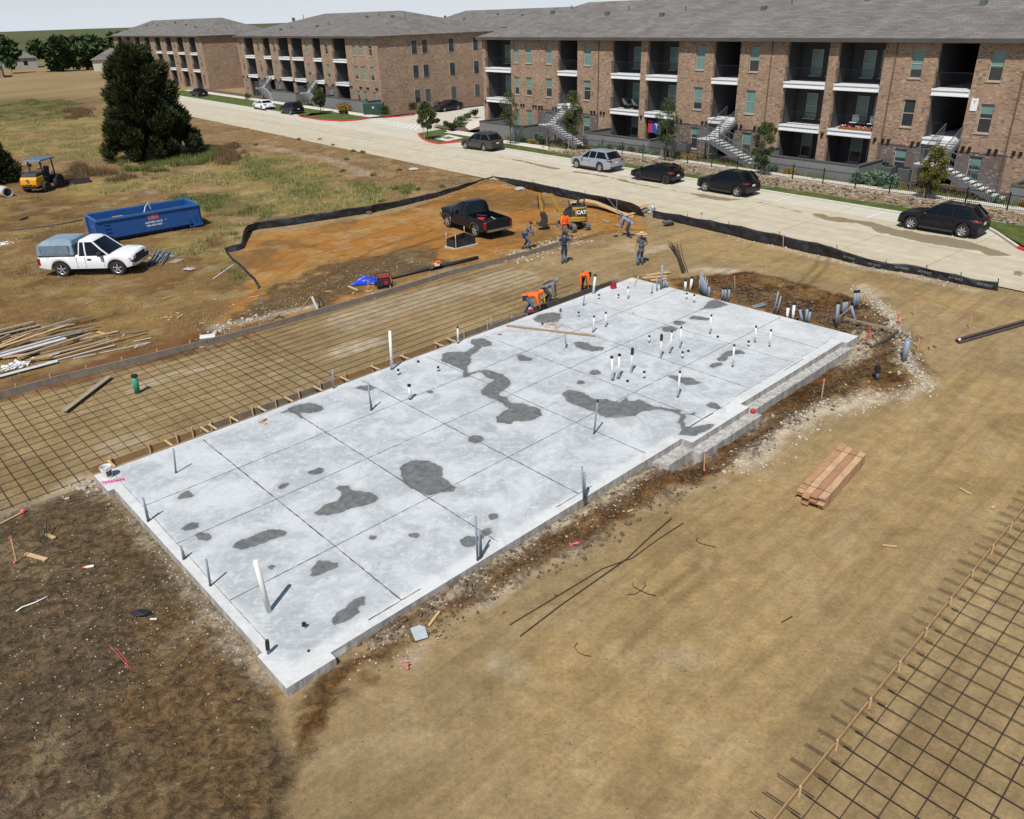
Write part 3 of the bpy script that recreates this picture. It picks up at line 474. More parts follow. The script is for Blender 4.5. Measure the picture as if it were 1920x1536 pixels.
# joints cut in the slab
jt=mat('sawcut',(.085,.08,.075),.95,var=.25,scale=3)
mb=MB()
def cut(p0,p1,w=.026):
    p0=np.array(p0);p1=np.array(p1); L=np.hypot(*(p1-p0)); N=max(2,int(L/.12)); d=(p1-p0)/L; nn=np.array([-d[1],d[0]]); vs=[]
    for i in range(N+1):
        q=p0+(p1-p0)*i/N; ww=w*(.45+.9*random.random())/2; j=(random.random()-.5)*.012
        for s in (-1,1): r_=q+nn*(s*ww+j); vs.append((*(S(*r_)[:2]-og[:2]),SLZ+.003+.3))
    mb.add(vs,[(2*i,2*i+1,2*i+3,2*i+2) for i in range(N)])
for k in range(8):
    a=3.24+3.01*k
    if k<7: cut((a,.28),(a,10.92),.034 if k<3 else .026)
cut((23.2,8.1),(23.2,10.9))
for b_ in (2.73,5.08,8.1): cut((.45,b_),(25.3,b_))
for k in range(8):
    a=3.24+3.01*k
    if k in (0,2,4,6): cut((a-.9,10.93),(a+.55,10.93),.03)
cut((.48,.1),(.42,9.9),.012); cut((14.2,10.9),(16.9,10.9),.02); cut((17.3,10.8),(24.2,10.8),.016)
mb.build('saw_cut',jt,SLABO)
# tread ledge (lower footing step) on the right side
mb=MB(); L=[(12.3,11.17),(12.5,11.62),(13.7,11.62),(13.7,11.95),(17.2,11.95),(17.2,11.58),(24.6,11.58),(24.6,11.4)]
Q=L+[(24.4,11.1),(12.3,11.1)]
mb.add([S(a,b_,.03) for a,b_ in Q]+[S(a,b_,-.7) for a,b_ in Q],[tuple(range(len(Q)))]+[(i,(i+1)%len(Q),(i+1)%len(Q)+len(Q),i+len(Q)) for i in range(len(Q))])
tag(mb.build('footing',slab_side),'rough concrete footing ledge stepping out below the slab\'s right side','footing')
# pink survey writing
pk=mat('pink_marking_paint',(.72,.14,.32),.8,var=.3,scale=30)
mb=MB(); 
def scrib(px,py,L,z=SLZ+.004,w=.022):
    for a,b_ in zip(L[:-1],L[1:]):
        p=G(px+a[0],py+a[1],z); q=G(px+b_[0],py+b_[1],z); d=(q-p); l=np.hypot(*d[:2])+1e-6; nn=np.array([-d[1],d[0],0])/l*w/2; mb.add([p-nn,q-nn,q+nn,p+nn],[(0,1,2,3)])
for i in range(8):
    x=190+i*5.5; y=905-i*1.0+(i%2); scrib(x,y,[(0,2),(1.5,-3),(3.5,1.5),(4.2,-3)]); scrib(x,y+4.5-i*.2,[(0,0),(2.5,-2),(4.5,-.8)])
scrib(194,906,[(0,0),(40,-8)],w=.03); scrib(182,918,[(0,0),(6,-1.5),(1,2),(6,2.5)],.02)
tag(mb.build('spray_marking',pk),'pink spray writing on the front left corner of the slab','marking')
mb=MB()
for i in range(7): scrib(922+i*5,627-i*1.3,[(0,0),(2,-2.5),(3,1),(4,-2)],SLZ+.004,.03)
pk2=mat('faded_pink_paint',(.62,.40,.44),.9,var=.3,scale=30); tag(mb.build('spray_marking',pk2),'faded pink spray writing near the long loose board on the slab','marking')
# ================= APARTMENTS =================
def brick(name,c1,c2,mort):
    m,n,b=NT(name); tc=node(n,'ShaderNodeTexCoord'); sx=node(n,'ShaderNodeSeparateXYZ',{0:tc.outputs['Object']}); u=math_(n,'ADD',sx.outputs[0],sx.outputs[1]); v=node(n,'ShaderNodeCombineXYZ',{0:u,1:sx.outputs[2],2:0.})
    br=node(n,'ShaderNodeTexBrick',{'Vector':v.outputs[0],'Color1':(*c1,1),'Color2':(*c2,1),'Mortar':(*mort,1),'Scale':1.,'Mortar Size':.008,'Brick Width':.2,'Row Height':.075,'Bias':-.1})
    w1=node(n,'ShaderNodeCombineXYZ',{0:math_(n,'FLOOR',math_(n,'MULTIPLY',u,4.6)),1:math_(n,'FLOOR',math_(n,'MULTIPLY',sx.outputs[2],13.3))}); wn_=node(n,'ShaderNodeTexWhiteNoise',{0:w1.outputs[0]})
    c=mixc(n,maprange(n,wn_.outputs['Value'],.90,.93,0,.45),br.outputs['Color'],(.46,.38,.29)); c=mixc(n,maprange(n,wn_.outputs['Value'],.16,.12,0,.6),c,(.10,.07,.06))
    nn=noise_(n,tc.outputs['Object'],.6,4); c=node(n,'ShaderNodeVectorMath',{0:c,'Scale':maprange(n,nn,.3,.7,.85,1.15,False)},operation='SCALE').outputs[0]
    n.links.new(c,b.inputs['Base Color']); b.inputs['Roughness'].default_value=.9; bump_(n,b,br.outputs['Fac'],-.4,.01); return m
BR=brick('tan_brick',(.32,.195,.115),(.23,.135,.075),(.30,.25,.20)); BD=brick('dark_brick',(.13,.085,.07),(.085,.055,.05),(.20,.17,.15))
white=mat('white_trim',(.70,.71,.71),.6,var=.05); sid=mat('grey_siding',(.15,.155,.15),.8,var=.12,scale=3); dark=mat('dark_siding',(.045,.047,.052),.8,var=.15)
blk=mat('black_metal',(.018,.018,.02),.45,.3,var=.1); trimb=mat('beige_trim',(.38,.33,.27),.7,var=.08); cap=mat('dark_cap',(.075,.075,.072),.7,var=.1)
glass=mat('window_glass',(.03,.04,.045),.08,var=.1,spec=.8); blind=mat('green_blind',(.13,.235,.215),.25,var=.1,scale=2,spec=.8); steel=mat('grey_steel',(.14,.155,.165),.5,.4,var=.12); tread=mat('concrete_tread',(.55,.55,.53),.85,var=.12); bottle,n,b=NT('shingle_roof'); tc=node(n,'ShaderNodeTexCoord'); br=node(n,'ShaderNodeTexBrick',{'Vector':tc.outputs['Object'],'Color1':(.17,.155,.14,1),'Color2':(.12,.11,.10,1),'Mortar':(.07,.065,.06,1),'Scale':1.,'Mortar Size':.02,'Brick Width':.9,'Row Height':.28}); nn=noise_(n,tc.outputs['Object'],.5,5); c=node(n,'ShaderNodeVectorMath',{0:br.outputs['Color'],'Scale':maprange(n,nn,.3,.7,.8,1.2,False)},operation='SCALE').outputs[0]; n.links.new(c,b.inputs['Base Color']); b.inputs['Roughness'].default_value=.95
def wallseg(mb,x0,x1,z0,z1,openings,y0=0.,th=.3,m=0):   # facade segment with rectangular openings
    xs=sorted({x0,x1,*[o[0] for o in openings],*[o[1] for o in openings]}); zs=sorted({z0,z1,*[o[2] for o in openings],*[o[3] for o in openings]})
    for i in range(len(xs)-1):
        for j in range(len(zs)-1):
            cx_,cz_=(xs[i]+xs[i+1])/2,(zs[j]+zs[j+1])/2
            if any(o[0]<cx_<o[1] and o[2]<cz_<o[3] for o in openings): continue
            if x0<=cx_<=x1: mb.box(xs[i],xs[i+1],y0,y0+th,zs[j],zs[j+1],m)
def window(par,x0,x1,z0,z1,y=0.,shade=1.,dy=.12,name='window',lab=None):
    w_=x1-x0; mb=MB(); f=.05
    for a in ((x0,x0+f,z0,z1),(x1-f,x1,z0,z1),(x0+f,x1-f,z0,z0+f),(x0+f,x1-f,z1-f,z1),(x0+f,x1-f,(z0+z1)/2-.025,(z0+z1)/2+.025)): mb.box(a[0],a[1],y+dy-.03,y+dy+.03,a[2],a[3])
    o=mb.build(name,trimb,par); zc=z0+(z1-z0)*(1-shade)
    mb=MB(); mb.box(x0+f,x1-f,y+dy+.0,y+dy+.01,z0+f,z1-f); mb.build('pane',glass,o)
    if shade>0: mb=MB(); mb.box(x0+f+.01,x1-f-.01,y+dy-.006,y+dy-.001,max(zc,z0+f),z1-f); mb.build('blind',blind,o)
    mb=MB(); mb.box(x0-.05,x1+.05,y-.06,y+dy,z0-.08,z0-.002); mb.build('sill',trimb,o)
    if lab: o['label']=lab
    return o
FL=[.62,3.62,6.85,10.0]
def railing(mb,x0,x1,y,z,h=1.05,sp=.12,m=0):
    mb.box(x0,x1,y-.02,y+.02,z+h-.04,z+h,m); mb.box(x0,x1,y-.015,y+.015,z+.08,z+.11,m)
    k=int((x1-x0)/sp)
    for i in range(k+1): x=x0+(x1-x0)*i/k; mb.box(x-.008,x+.008,y-.008,y+.008,z+.11,z+h-.04,m)
def railingy(mb,x,y0,y1,z0,z1,h=1.0,sp=.16):
    k=max(1,int(abs(y1-y0)/sp))
    mb.beam((x,y0,z0+h),(x,y1,z1+h),.04,.04); mb.beam((x,y0,z0+.12),(x,y1,z1+.12),.03,.03)
    for i in range(k+1): y=y0+(y1-y0)*i/k; z=z0+(z1-z0)*i/k; mb.box(x-.008,x+.008,y-.008,y+.008,z+.1,z+h)
def railingx(mb,y,x0,x1,z0,z1,h=1.0,sp=.16):
    k=max(1,int(abs(x1-x0)/sp)); mb.beam((x0,y,z0+h),(x1,y,z1+h),.045,.045); mb.beam((x0,y,z0+h*.5),(x1,y,z1+h*.5),.025,.025); mb.beam((x0,y,z0+.15),(x1,y,z1+.15),.03,.03)
    for i in range(0,k+1,3): x=x0+(x1-x0)*i/k; z=z0+(z1-z0)*i/k; mb.box(x-.02,x+.02,y-.02,y+.02,z,z+h)
    for i in range(k+1): x=x0+(x1-x0)*i/k; z=z0+(z1-z0)*i/k; mb.box(x-.006,x+.006,y-.006,y+.006,z+.15,z+h-.02)
TF=58.7
def apartment(name,label,s0,segs,t0=TF,zb=0.,depth=17,end=None,slen=0,detail=True,rz=None,loc=None):
    """segs: (kind,x0,x1,[window x-ranges]) in metres along the facade from s0"""
    root=thing(name,label,'building',loc if loc is not None else R(s0,t0,zb),RAZ if rz is None else rz); W=MB(); D=MB(); TR=MB(); INN=MB(); RL=[]; PW=[]; LG=MB(); PW_=[]
    H3=10.0
    for kind,x0,x1,wins in segs:
        if kind in('wall','plain','lightwall'):
            ops=[]; 
            for wx0,wx1 in wins:
                for fl in range(3): z0=[.82,4.19,7.45][fl]; ops.append((wx0,wx1,z0,z0+1.85))
            lo=[o_ for o_ in ops if o_[2]<2]; hi=[o_ for o_ in ops if o_[2]>2]
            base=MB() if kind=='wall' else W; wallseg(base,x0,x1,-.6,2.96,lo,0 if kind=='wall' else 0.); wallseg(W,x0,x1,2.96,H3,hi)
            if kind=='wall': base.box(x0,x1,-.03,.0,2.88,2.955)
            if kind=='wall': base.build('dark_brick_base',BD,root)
            for i,o_ in enumerate(ops):
                if detail or o_[2]>2: window(root,*o_,0,random.choice((1,.62,.55,.7,1,.35)) if not(kind=='wall' and 46.5<x0<48.5 and 3<o_[2]<5) else 0,lab=None)
            for wx in [x0+.35]+[ (o_[0]+o_[1])/2 +.75 for o_ in lo]:
                if wx<x1-.2:
                    for q in (0,.42):
                        if wx+q<x1-.1: LG.box(wx+q-.09,wx+q+.09,-.14,0,3.02,3.26)
        else:
            dp=2.2 if kind=='balcony' else 7.5
            for fl in range(1,4):
                zt=FL[fl]
                if fl<3: TR.box(x0,x1,-.10,dp,zt-.46,zt-.02); TR.box(x0,x1,-.16,-.10,zt-.12,zt); TR.box(x0,x1,-.13,-.10,zt-.46,zt-.36)
                else: W.box(x0,x1,0,.3,zt-.3,zt)
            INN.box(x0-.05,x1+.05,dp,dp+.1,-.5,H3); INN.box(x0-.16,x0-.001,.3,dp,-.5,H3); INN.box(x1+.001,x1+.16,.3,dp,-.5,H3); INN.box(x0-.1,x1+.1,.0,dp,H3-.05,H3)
            if kind=='balcony':
                for fl in range(3):
                    z=FL[fl] if fl else .62
                    for wx in (x0+.9,x0+2.3):
                        if wx+.95<x1+.05 : window(root,wx,min(wx+.95,x1-.1),z+.35,z+2.25,dp-.25,1 if fl else .6,dy=.2,name='balcony_window')
                    if fl: r_=MB(); railing(r_,x0,x1,-.05,z); RL.append(r_)
            else:
                for fl in (2,): r_=MB(); railing(r_,x0,x1,.05,FL[fl]); RL.append(r_)
                r_=MB(); railing(r_,x0,x0+(x1-x0)*.45,.02,FL[1]); RL.append(r_)
                mb=MB(); mb.box(x0+.5,x0+1.4,dp-.03,dp-.005,FL[1],FL[1]+2.1); mb.build('door',mat('door_grey',(.07,.07,.075),.5),root)
    x1=slen
    W.box(0,.3,.3,depth,-.6,H3); W.box(x1-.3,x1,.3,depth,-.6,H3); W.box(.3,x1-.3,depth-.3,depth,-.6,H3)
    W.build('brick_wall',BR,root)
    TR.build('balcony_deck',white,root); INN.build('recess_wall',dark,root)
    if LG.v and detail: LG.build('wall_lamp',blk,root)
    for r_ in RL: r_.build('railing',blk,root)
    rf=MB(); ov=.5; zz=H3; rise=3.2
    rf.add([(-ov,-ov,zz),(x1+ov,-ov,zz),(x1+ov,depth+ov,zz),(-ov,depth+ov,zz),(depth/2,depth/2,zz+rise),(x1-depth/2,depth/2,zz+rise)],[(0,1,5,4),(1,2,5),(2,3,4,5),(3,0,4),(0,3,2,1)])
    rf.box(-ov,x1+ov,-ov-.05,-ov,zz-.25,zz+.02); rf.box(-ov,x1+ov,depth+ov,depth+ov+.05,zz-.25,zz+.02); rf.box(-ov-.05,-ov,-ov,depth+ov,zz-.25,zz+.02); rf.build('roof',bottle,root)
    for k in range(int(x1/9)): vx=5+9*k+random.uniform(-1,1); vy=random.uniform(2,depth/2-2); vz=zz+(vy+ov)/(depth/2+ov)*rise; rv=MB(); rv.box(vx-.2,vx+.2,vy-.2,vy+.2,vz-.3,vz+.3); rv.build('roof_vent',steel,root); rv=MB(); rv.tube([(vx+2,vy+1,vz-.1),(vx+2,vy+1,vz+.75)],.07,6); rv.build('vent_pipe',steel,root)
    return root
s00=-75.56
seg=lambda k,a,b,w=():(k,a-s00,b-s00,[(p-s00,q-s00) for p,q in w])
SEGS=[seg('lightwall',-75.56,-74.94),seg('balcony',-74.94,-70.51),seg('lightwall',-70.51,-66.2,[(-70.0,-69.2),(-68.05,-67.1)]),seg('wall',-66.2,-62.88,[(-64.85,-63.9)]),seg('breezeway',-62.88,-60.09),seg('wall',-60.09,-57.0,[(-59.2,-58.2)]),seg('lightwall',-57.0,-55.36),seg('balcony',-55.36,-51.71),seg('lightwall',-51.71,-50.93),seg('balcony',-50.93,-47.35),
 seg('wall',-47.35,-43.57,[(-45.45,-44.5)]),seg('breezeway',-43.57,-40.96),seg('wall',-40.96,-37.6,[(-40.06,-39.13)]),seg('lightwall',-37.6,-36.6),seg('balcony',-36.6,-33.09),seg('lightwall',-33.09,-32.34),seg('balcony',-32.34,-28.85),seg('lightwall',-28.85,-28.24),seg('wall',-28.24,-25.09,[(-26.9,-26.05)]),seg('breezeway',-25.09,-22.62),seg('wall',-22.62,-19.45,[(-21.76,-20.92)]),seg('lightwall',-19.45,-17.4),seg('balcony',-17.4,-13.9),seg('lightwall',-13.9,-13.1),seg('balcony',-13.1,-9.6),seg('wall',-9.6,-6,[(-8.4,-7.5)]),seg('lightwall',-6,2,[(-4,-3.1),(-1,-.1)])]
apt=apartment('apartment_building','three storey tan brick apartment block with white balcony decks behind the parked cars',s00,SEGS,slen=2-s00)
# downspouts
for s in (-28.0,-19.6,-38.0,-57.1):
    mb=MB(); mb.box(s-s00-.035,s-s00+.035,-.09,-.032,.3,10); mb.build('downspout',mat('downspout_brown',(.13,.075,.05),.7),apt)
# white balcony sign
o=MB(); o.box(-22.4-s00,-21.95-s00,-.05,-.03,5.55,6.35); o=o.build('notice_sign',white,apt)
fc=None
def text(s,size,mt,par,loc,rot,name='lettering',ext=.004,align='CENTER',bold=0.):
    cu=bpy.data.curves.new(name,'FONT'); cu.body=s; cu.size=size; cu.extrude=ext; cu.align_x=align; cu.align_y='CENTER'; cu.offset=bold
    t=bpy.data.objects.new(name,cu); COL.objects.link(t); bpy.context.view_layer.update()
    me=bpy.data.meshes.new_from_object(t.evaluated_get(bpy.context.evaluated_depsgraph_get())); bpy.data.objects.remove(t)
    o=bpy.data.objects.new(name,me); me.materials.clear(); me.materials.append(mt); COL.objects.link(o); o.parent=par; o.location=loc; o.rotation_euler=rot; return o
ink=mat('dark_ink',(.05,.05,.06),.7); text('T',.28,ink,apt,(-22.18-s00,-.052,6.08),(math.pi/2,0,0)); 
# far block
s01=-150.
segf=[('lightwall',0,3.,[(1,1.9)]),('balcony',3,7,[]),('wall',7,11,[(8.5,9.4)]),('breezeway',11,13.8,[]),('wall',13.8,17,[(15,15.9)]),('balcony',17,21,[]),('lightwall',21,22,[]),('balcony',22,26,[]),('wall',26,29.5,[(27,28)]),('breezeway',29.5,32.2,[]),('wall',32.2,36,[(33.5,34.4)]),('balcony',36,40,[]),('lightwall',40,49,[(42,42.9),(44,44.9),(46.5,47.4)])]
aptf=apartment('apartment_building','second brick apartment block beyond the side drive with grey patio wall',s01,segf,t0=60.2,slen=49,zb=0,depth=24,detail=True)
# windows and AC on the side along the drive
mb=MB()
for y in (5.5,7.3,12,16.5):
    for z0 in (.9,4.2,7.45):
        f_=MB(); f_.box(49.0,49.04,y,y+1.0,z0,z0+1.85); o=f_.build('window',trimb,aptf); f_=MB(); f_.box(49.041,49.05,y+.06,y+.94,z0+.06,z0+1.79); f_.build('pane',glass,o)
# third block and rear block far away
for (s_,t_,L,rz_,lb) in ((-230.,60.2,62,RAZ,'distant brick apartment block farthest along the street'),(-72,104.,60,RAZ,'brick apartment block behind the rear car park'),(-160.,106.,56,RAZ,'brick apartment block behind the far side of the drive')):
    sg=[]; x=0; k=0
    while x<L-9: sg+= [('lightwall',x,x+3.5,[(x+1.2,x+2.1)]),('balcony',x+3.5,x+7.3,[])]; x+=7.3
    sg.append(('lightwall',x,L,[(x+1,x+1.9)])); apartment('apartment_building',lb,s_,sg,t0=t_,slen=L,depth=16,detail=False)
# patio walls
def patio(pts,h,label,z=.6):
    root=thing('patio_wall',label,'wall',R(*pts[0],z)); B=MB(); K=MB(); o0=R(*pts[0])
    P=[R(*p)-o0 for p in pts]
    for p,q in zip(P[:-1],P[1:]): B.beam(p+[0,0,h/2],q+[0,0,h/2],.14,h); K.beam(p+[0,0,h+.04],q+[0,0,h+.04],.24,.08)
    B.build('siding',sid,root); K.build('coping',cap,root); return root
patio([(-36.4,58.7),(-36.4,55.1),(-27.7,55.1),(-27.7,58.7)],1.15,'grey patio wall below the paired balconies right of centre stairs')
patio([(-55.3,58.7),(-55.3,55.1),(-47.2,55.1),(-47.2,58.7)],1.15,'grey patio wall below the balcony with the red and blue flag')
patio([(-17.6,58.7),(-17.6,55.1),(-9.4,55.1),(-9.4,58.7)],1.15,'grey patio wall at the right edge of the photograph')
patio([(-71.4,58.7),(-71.4,54.75),(-64.2,54.75),(-64.2,58.7)],1.5,'tall grey block patio wall at the left end of the nearest apartment block',z=.1)
patio([(-115.2,60.2),(-115.2,58.),(-101.4,58.),(-101.4,60.2)],1.6,'grey patio wall at the corner of the second apartment block',z=.1)
patio([(-133.2,60.2),(-133.2,58.),(-124,58.),(-124,60.2)],1.6,'grey patio wall behind the white sedan',z=.1)
# stairs
def stair(sA,label,zb=.62,t0=55.0,dirn=1,t_b=TF):
    root=thing('outdoor_staircase',label,'staircase',R(sA,t0,zb),RAZ); zl=1.8; zt=3.62-zb; lw=1.25; run=4.3; land0,land1=-1.3,0.
    st=MB(); tr=MB(); rl=MB(); y0,y1=0,lw
    st.box(land0,land1,y0,y1,zl-.22,zl-.05); tr.box(land0,land1,y0,y1,zl-.05,zl)
    for y in (y0,y1): st.beam((0,y,zl-.14),(run*.99,y,-.02),.05,.30)
    N=11
    for i in range(N): z=zl*(1-(i+1)/(N+1)); x=run*(i+.5)/N; tr.box(x-.03,x+.30,y0+.04,y1-.04,z-.02,z+.05)
    up=t_b-t0-lw+.1; x0,x1=-.80,.40
    for x in (x0-.0,x1): st.beam((x-.45,y1,zl-.14),(x-.45,y1+up,zt-.14),.05,.28)
    for i in range(9): z=zl+(zt-zl)*(i+.6)/9.5; y=y1+up*(i+.5)/9; tr.box(x0-.42,x1-.48,y-.05,y+.26,z-.02,z+.05)
    for x,y in ((land0+.06,y0+.06),(land0+.06,y1-.06),(-.06,y0+.06),(-.06,y1-.06)): st.box(x-.05,x+.05,y-.05,y+.05,-.6,zl-.2)
    for y in (y0,y1): railingx(rl,y,.0,run*.98,zl,.05)
    railingx(rl,y0,land0,0.,zl,zl); railingy(rl,land0,y0,y1,zl,zl); 
    for x in (x0-.45,x1-.45): railingy(rl,x,y1,y1+up,zl,zt)
    st.build('stringer',steel,root); tr.build('tread',tread,root); rl.build('handrail',steel,root); return root
stair(-22.5,'grey steel stairs with pale treads at the rightmost breezeway, behind the small yellowing tree')
stair(-40.6,'grey steel stairs with pale treads at the middle breezeway, between two young trees')
stair(-60.6,'grey steel stairs at the left breezeway of the nearest block, behind a leafy young tree',zb=.2)
stair(-120.,'far grey steel stairs behind the black car by the red kerb',zb=.1,t0=57.4,t_b=60.2)
stair(-137.,'farthest grey steel stairs behind the white sedan',zb=.1,t0=57.4,t_b=60.2)
# stone retaining wall
sw,n,b=NT('ledge_stone'); tc=node(n,'ShaderNodeTexCoord'); mp=node(n,'ShaderNodeMapping',{'Vector':tc.outputs['Object'],'Scale':(1,1,2.3)}); vo=node(n,'ShaderNodeTexVoronoi',{'Vector':mp.outputs[0],'Scale':5.2}); ve=node(n,'ShaderNodeTexVoronoi',{'Vector':mp.outputs[0],'Scale':5.2},feature='DISTANCE_TO_EDGE')
sc=node(n,'ShaderNodeSeparateColor',{0:vo.outputs['Color']}); c=mixc(n,sc.outputs[0],(.36,.27,.17),(.24,.165,.10)); c=mixc(n,maprange(n,sc.outputs[1],.8,.85),c,(.42,.39,.34)); c=mixc(n,maprange(n,sc.outputs[2],.85,.9),c,(.09,.06,.045)); c=mixc(n,maprange(n,ve.outputs['Distance'],.0,.05,.8,0),c,(.16,.12,.08)); n.links.new(c,b.inputs['Base Color']); b.inputs['Roughness'].default_value=.9; bump_(n,b,ve.outputs['Distance'],.8,.08)
vs=[];fs=[];k=0; SSW=np.arange(-57.5,5,.35)
for s in SSW:
    h=TZ(s)+.16+.025*random.random(); j=.04*random.random()
    for t,z in ((52.10+j,0.),(52.12+j,h*.5),(52.14+j,h-.02),(52.2,h),(52.6,h),(52.62,-.2)): vs.append(R(s,t,z))
M=6; mb=MB(); mb.add(vs,[(i*M+j,(i+1)*M+j,(i+1)*M+j+1,i*M+j+1) for i in range(len(SSW)-1) for j in range(M-1)]); tag(mb.build('stone_retaining_wall',sw),'low rough tan stone retaining wall along the grass verge','wall')
# iron fence on top: every panel one part
fr=thing('iron_fence','long black picket fence on top of the stone wall','fence',R(-57,52.4,0))
F0=R(-57,52.4,0)
for k in range(26):
    s=-57.5+k*2.4; p=MB(); z=TZ(s)+.17; z2=TZ(s+2.4)+.17
    a=R(s,52.4,z)-F0; b_=R(s+2.4,52.4,z2)-F0
    for h in (.10,.92): p.beam(a+[0,0,h],b_+[0,0,h],.03,.035)
    for i in range(1,20): q=a+(b_-a)*i/20; p.box(q[0]-.007,q[0]+.007,q[1]-.007,q[1]+.007,q[2]+.06,q[2]+1.0)
    p.build('picket_panel',blk,fr); p=MB(); p.box(a[0]-.035,a[0]+.035,a[1]-.035,a[1]+.035,a[2]-.1,a[2]+1.08); p.build('post',blk,fr)
p=MB(); p.beam(R(-57.5,52.4,.3)-F0+[0,0,1.0],R(-57.5,54.5,.3)-F0+[0,0,1.0],.03,.03)
# balcony flag, AC units, meters, cabinet
o=MB(); q=R(-50.6,59.3,0); 
fl=thing('flag','red and blue flag hanging in the ground floor patio left of the middle stairs','flag',R(-49.9,58.9,1.75),RAZ); m1=mat('flag_red',(.45,.03,.06),.8); m2=mat('flag_blue',(.03,.07,.33),.8)
a=MB(); a.box(-.75,-.28,0,.02,0,1.15); a.build('red_field',m1,fl); a=MB(); a.box(-.28,.75,0,.02,0,1.1); a.build('blue_field',m2,fl); text('T',.75,white,fl,(.3,-.015,.55),(math.pi/2,0,0),bold=.02)
acm=mat('ac_grey',(.09,.095,.095),.6,.2,var=.2,scale=20)
def acunit(s,t,z,label,grp):
    r_=thing('air_conditioner',label,'air conditioner',R(s,t,z),RAZ,grp); b1=MB(); b1.box(-.42,.42,-.42,.42,0,.85); b1.build('casing',acm,r_,bevel=.04); b2=MB(); b2.lathe([(.34,.86),(.34,.88),(.3,.88),(.05,.89)],n=14); b2.build('fan_grille',blk,r_)
for s,l in ((-46.6,'left'),(-45.0,'right')): acunit(s,57.4,.62,'dark air conditioner, %s of the pair left of the middle stairs'%l,'air conditioners by the middle stairs')
for s,l in ((-26.9,'behind'),(-25.6,'right of')): acunit(s,58.1,.62,'dark air conditioner %s the round green shrubs near the rightmost stairs'%l,'air conditioners by the right stairs')
for i,t in enumerate((66,68.2)): acunit(-98.9,t,.15,'dark air conditioner on the side of the second block, %s from the street'%('first','second')[i],'air conditioners on the far block')
r_=thing('meter_box','three grey meter boxes on the dark brick beside the rightmost patio','meter box',R(-27.9,58.55,1.6),RAZ); 
for i in range(3): b1=MB(); b1.box(i*.28,i*.28+.2,0,.13,0,.34); b1.build('box',steel,r_); 
gc=mat('cabinet_green',(.012,.05,.035),.5,var=.1); r_=thing('utility_cabinet','dark green utility cabinet by the short red kerb','utility cabinet',R(*ST(702,216)[:2],.12),RAZ+.9)
b1=MB(); b1.box(-1.4,1.4,-.6,.6,0,1.5); b1.build('casing',gc,r_,bevel=.05); b1=MB(); b1.box(-.15,.15,-.63,-.602,.8,1.1); b1.build('label_plate',trimb,r_)
# balcony furniture
wd_=mat('patio_wood',(.4,.16,.05),.7)
for s,lb in ((-31.0,'left'),(-29.6,'right')):
    r_=thing('patio_chair','pale folding chair on the upper balcony beside the red flowers, %s one'%lb,'chair',R(s,59.9,3.6),RAZ); 
    b1=MB(); b1.box(-.25,.25,-.22,.22,.42,.46); b1.build('seat',white,r_); b1=MB(); b1.box(-.25,.25,.2,.24,.46,.95); b1.build('backrest',white,r_)
    for x in (-.2,.2):
        for y in (-.2,.2): b1=MB(); b1.box(x-.02,x+.02,y-.02,y+.02,0,.42); b1.build('leg',blk,r_)
r_=thing('flower_box','orange and red flowers along the upper balcony railing','planter',R(-30.3,58.95,3.62),RAZ); b1=MB(); b1.box(-1.3,1.3,-.1,.1,0,.16); b1.build('trough',wd_,r_)
b1=MB(); 
for k in range(60): b1.sphere((random.uniform(-1.3,1.3),random.uniform(-.1,.1),random.uniform(.16,.3)),.06,4,m=k%2)
b1.build('flowers',[mat('flower_red',(.5,.02,.03),.8),mat('flower_white',(.6,.55,.5),.8)],r_)
for s,lb in ((-54.0,'left'),(-52.8,'right')):
    r_=thing('lounge_chair','dark reclining chair on the left balcony above the flag patio, %s one'%lb,'chair',R(s,59.7,3.6),RAZ); b1=MB(); b1.beam((-.3,0,.4),(.25,0,.35),.5,.06); b1.build('seat',cap,r_); b1=MB(); b1.beam((-.3,0,.4),(-.6,0,.95),.5,.06); b1.build('backrest',sid,r_)
    for x in (-.28,.22): b1=MB(); b1.box(x-.02,x+.02,-.22,.22,0,.36); b1.build('leg',blk,r_)
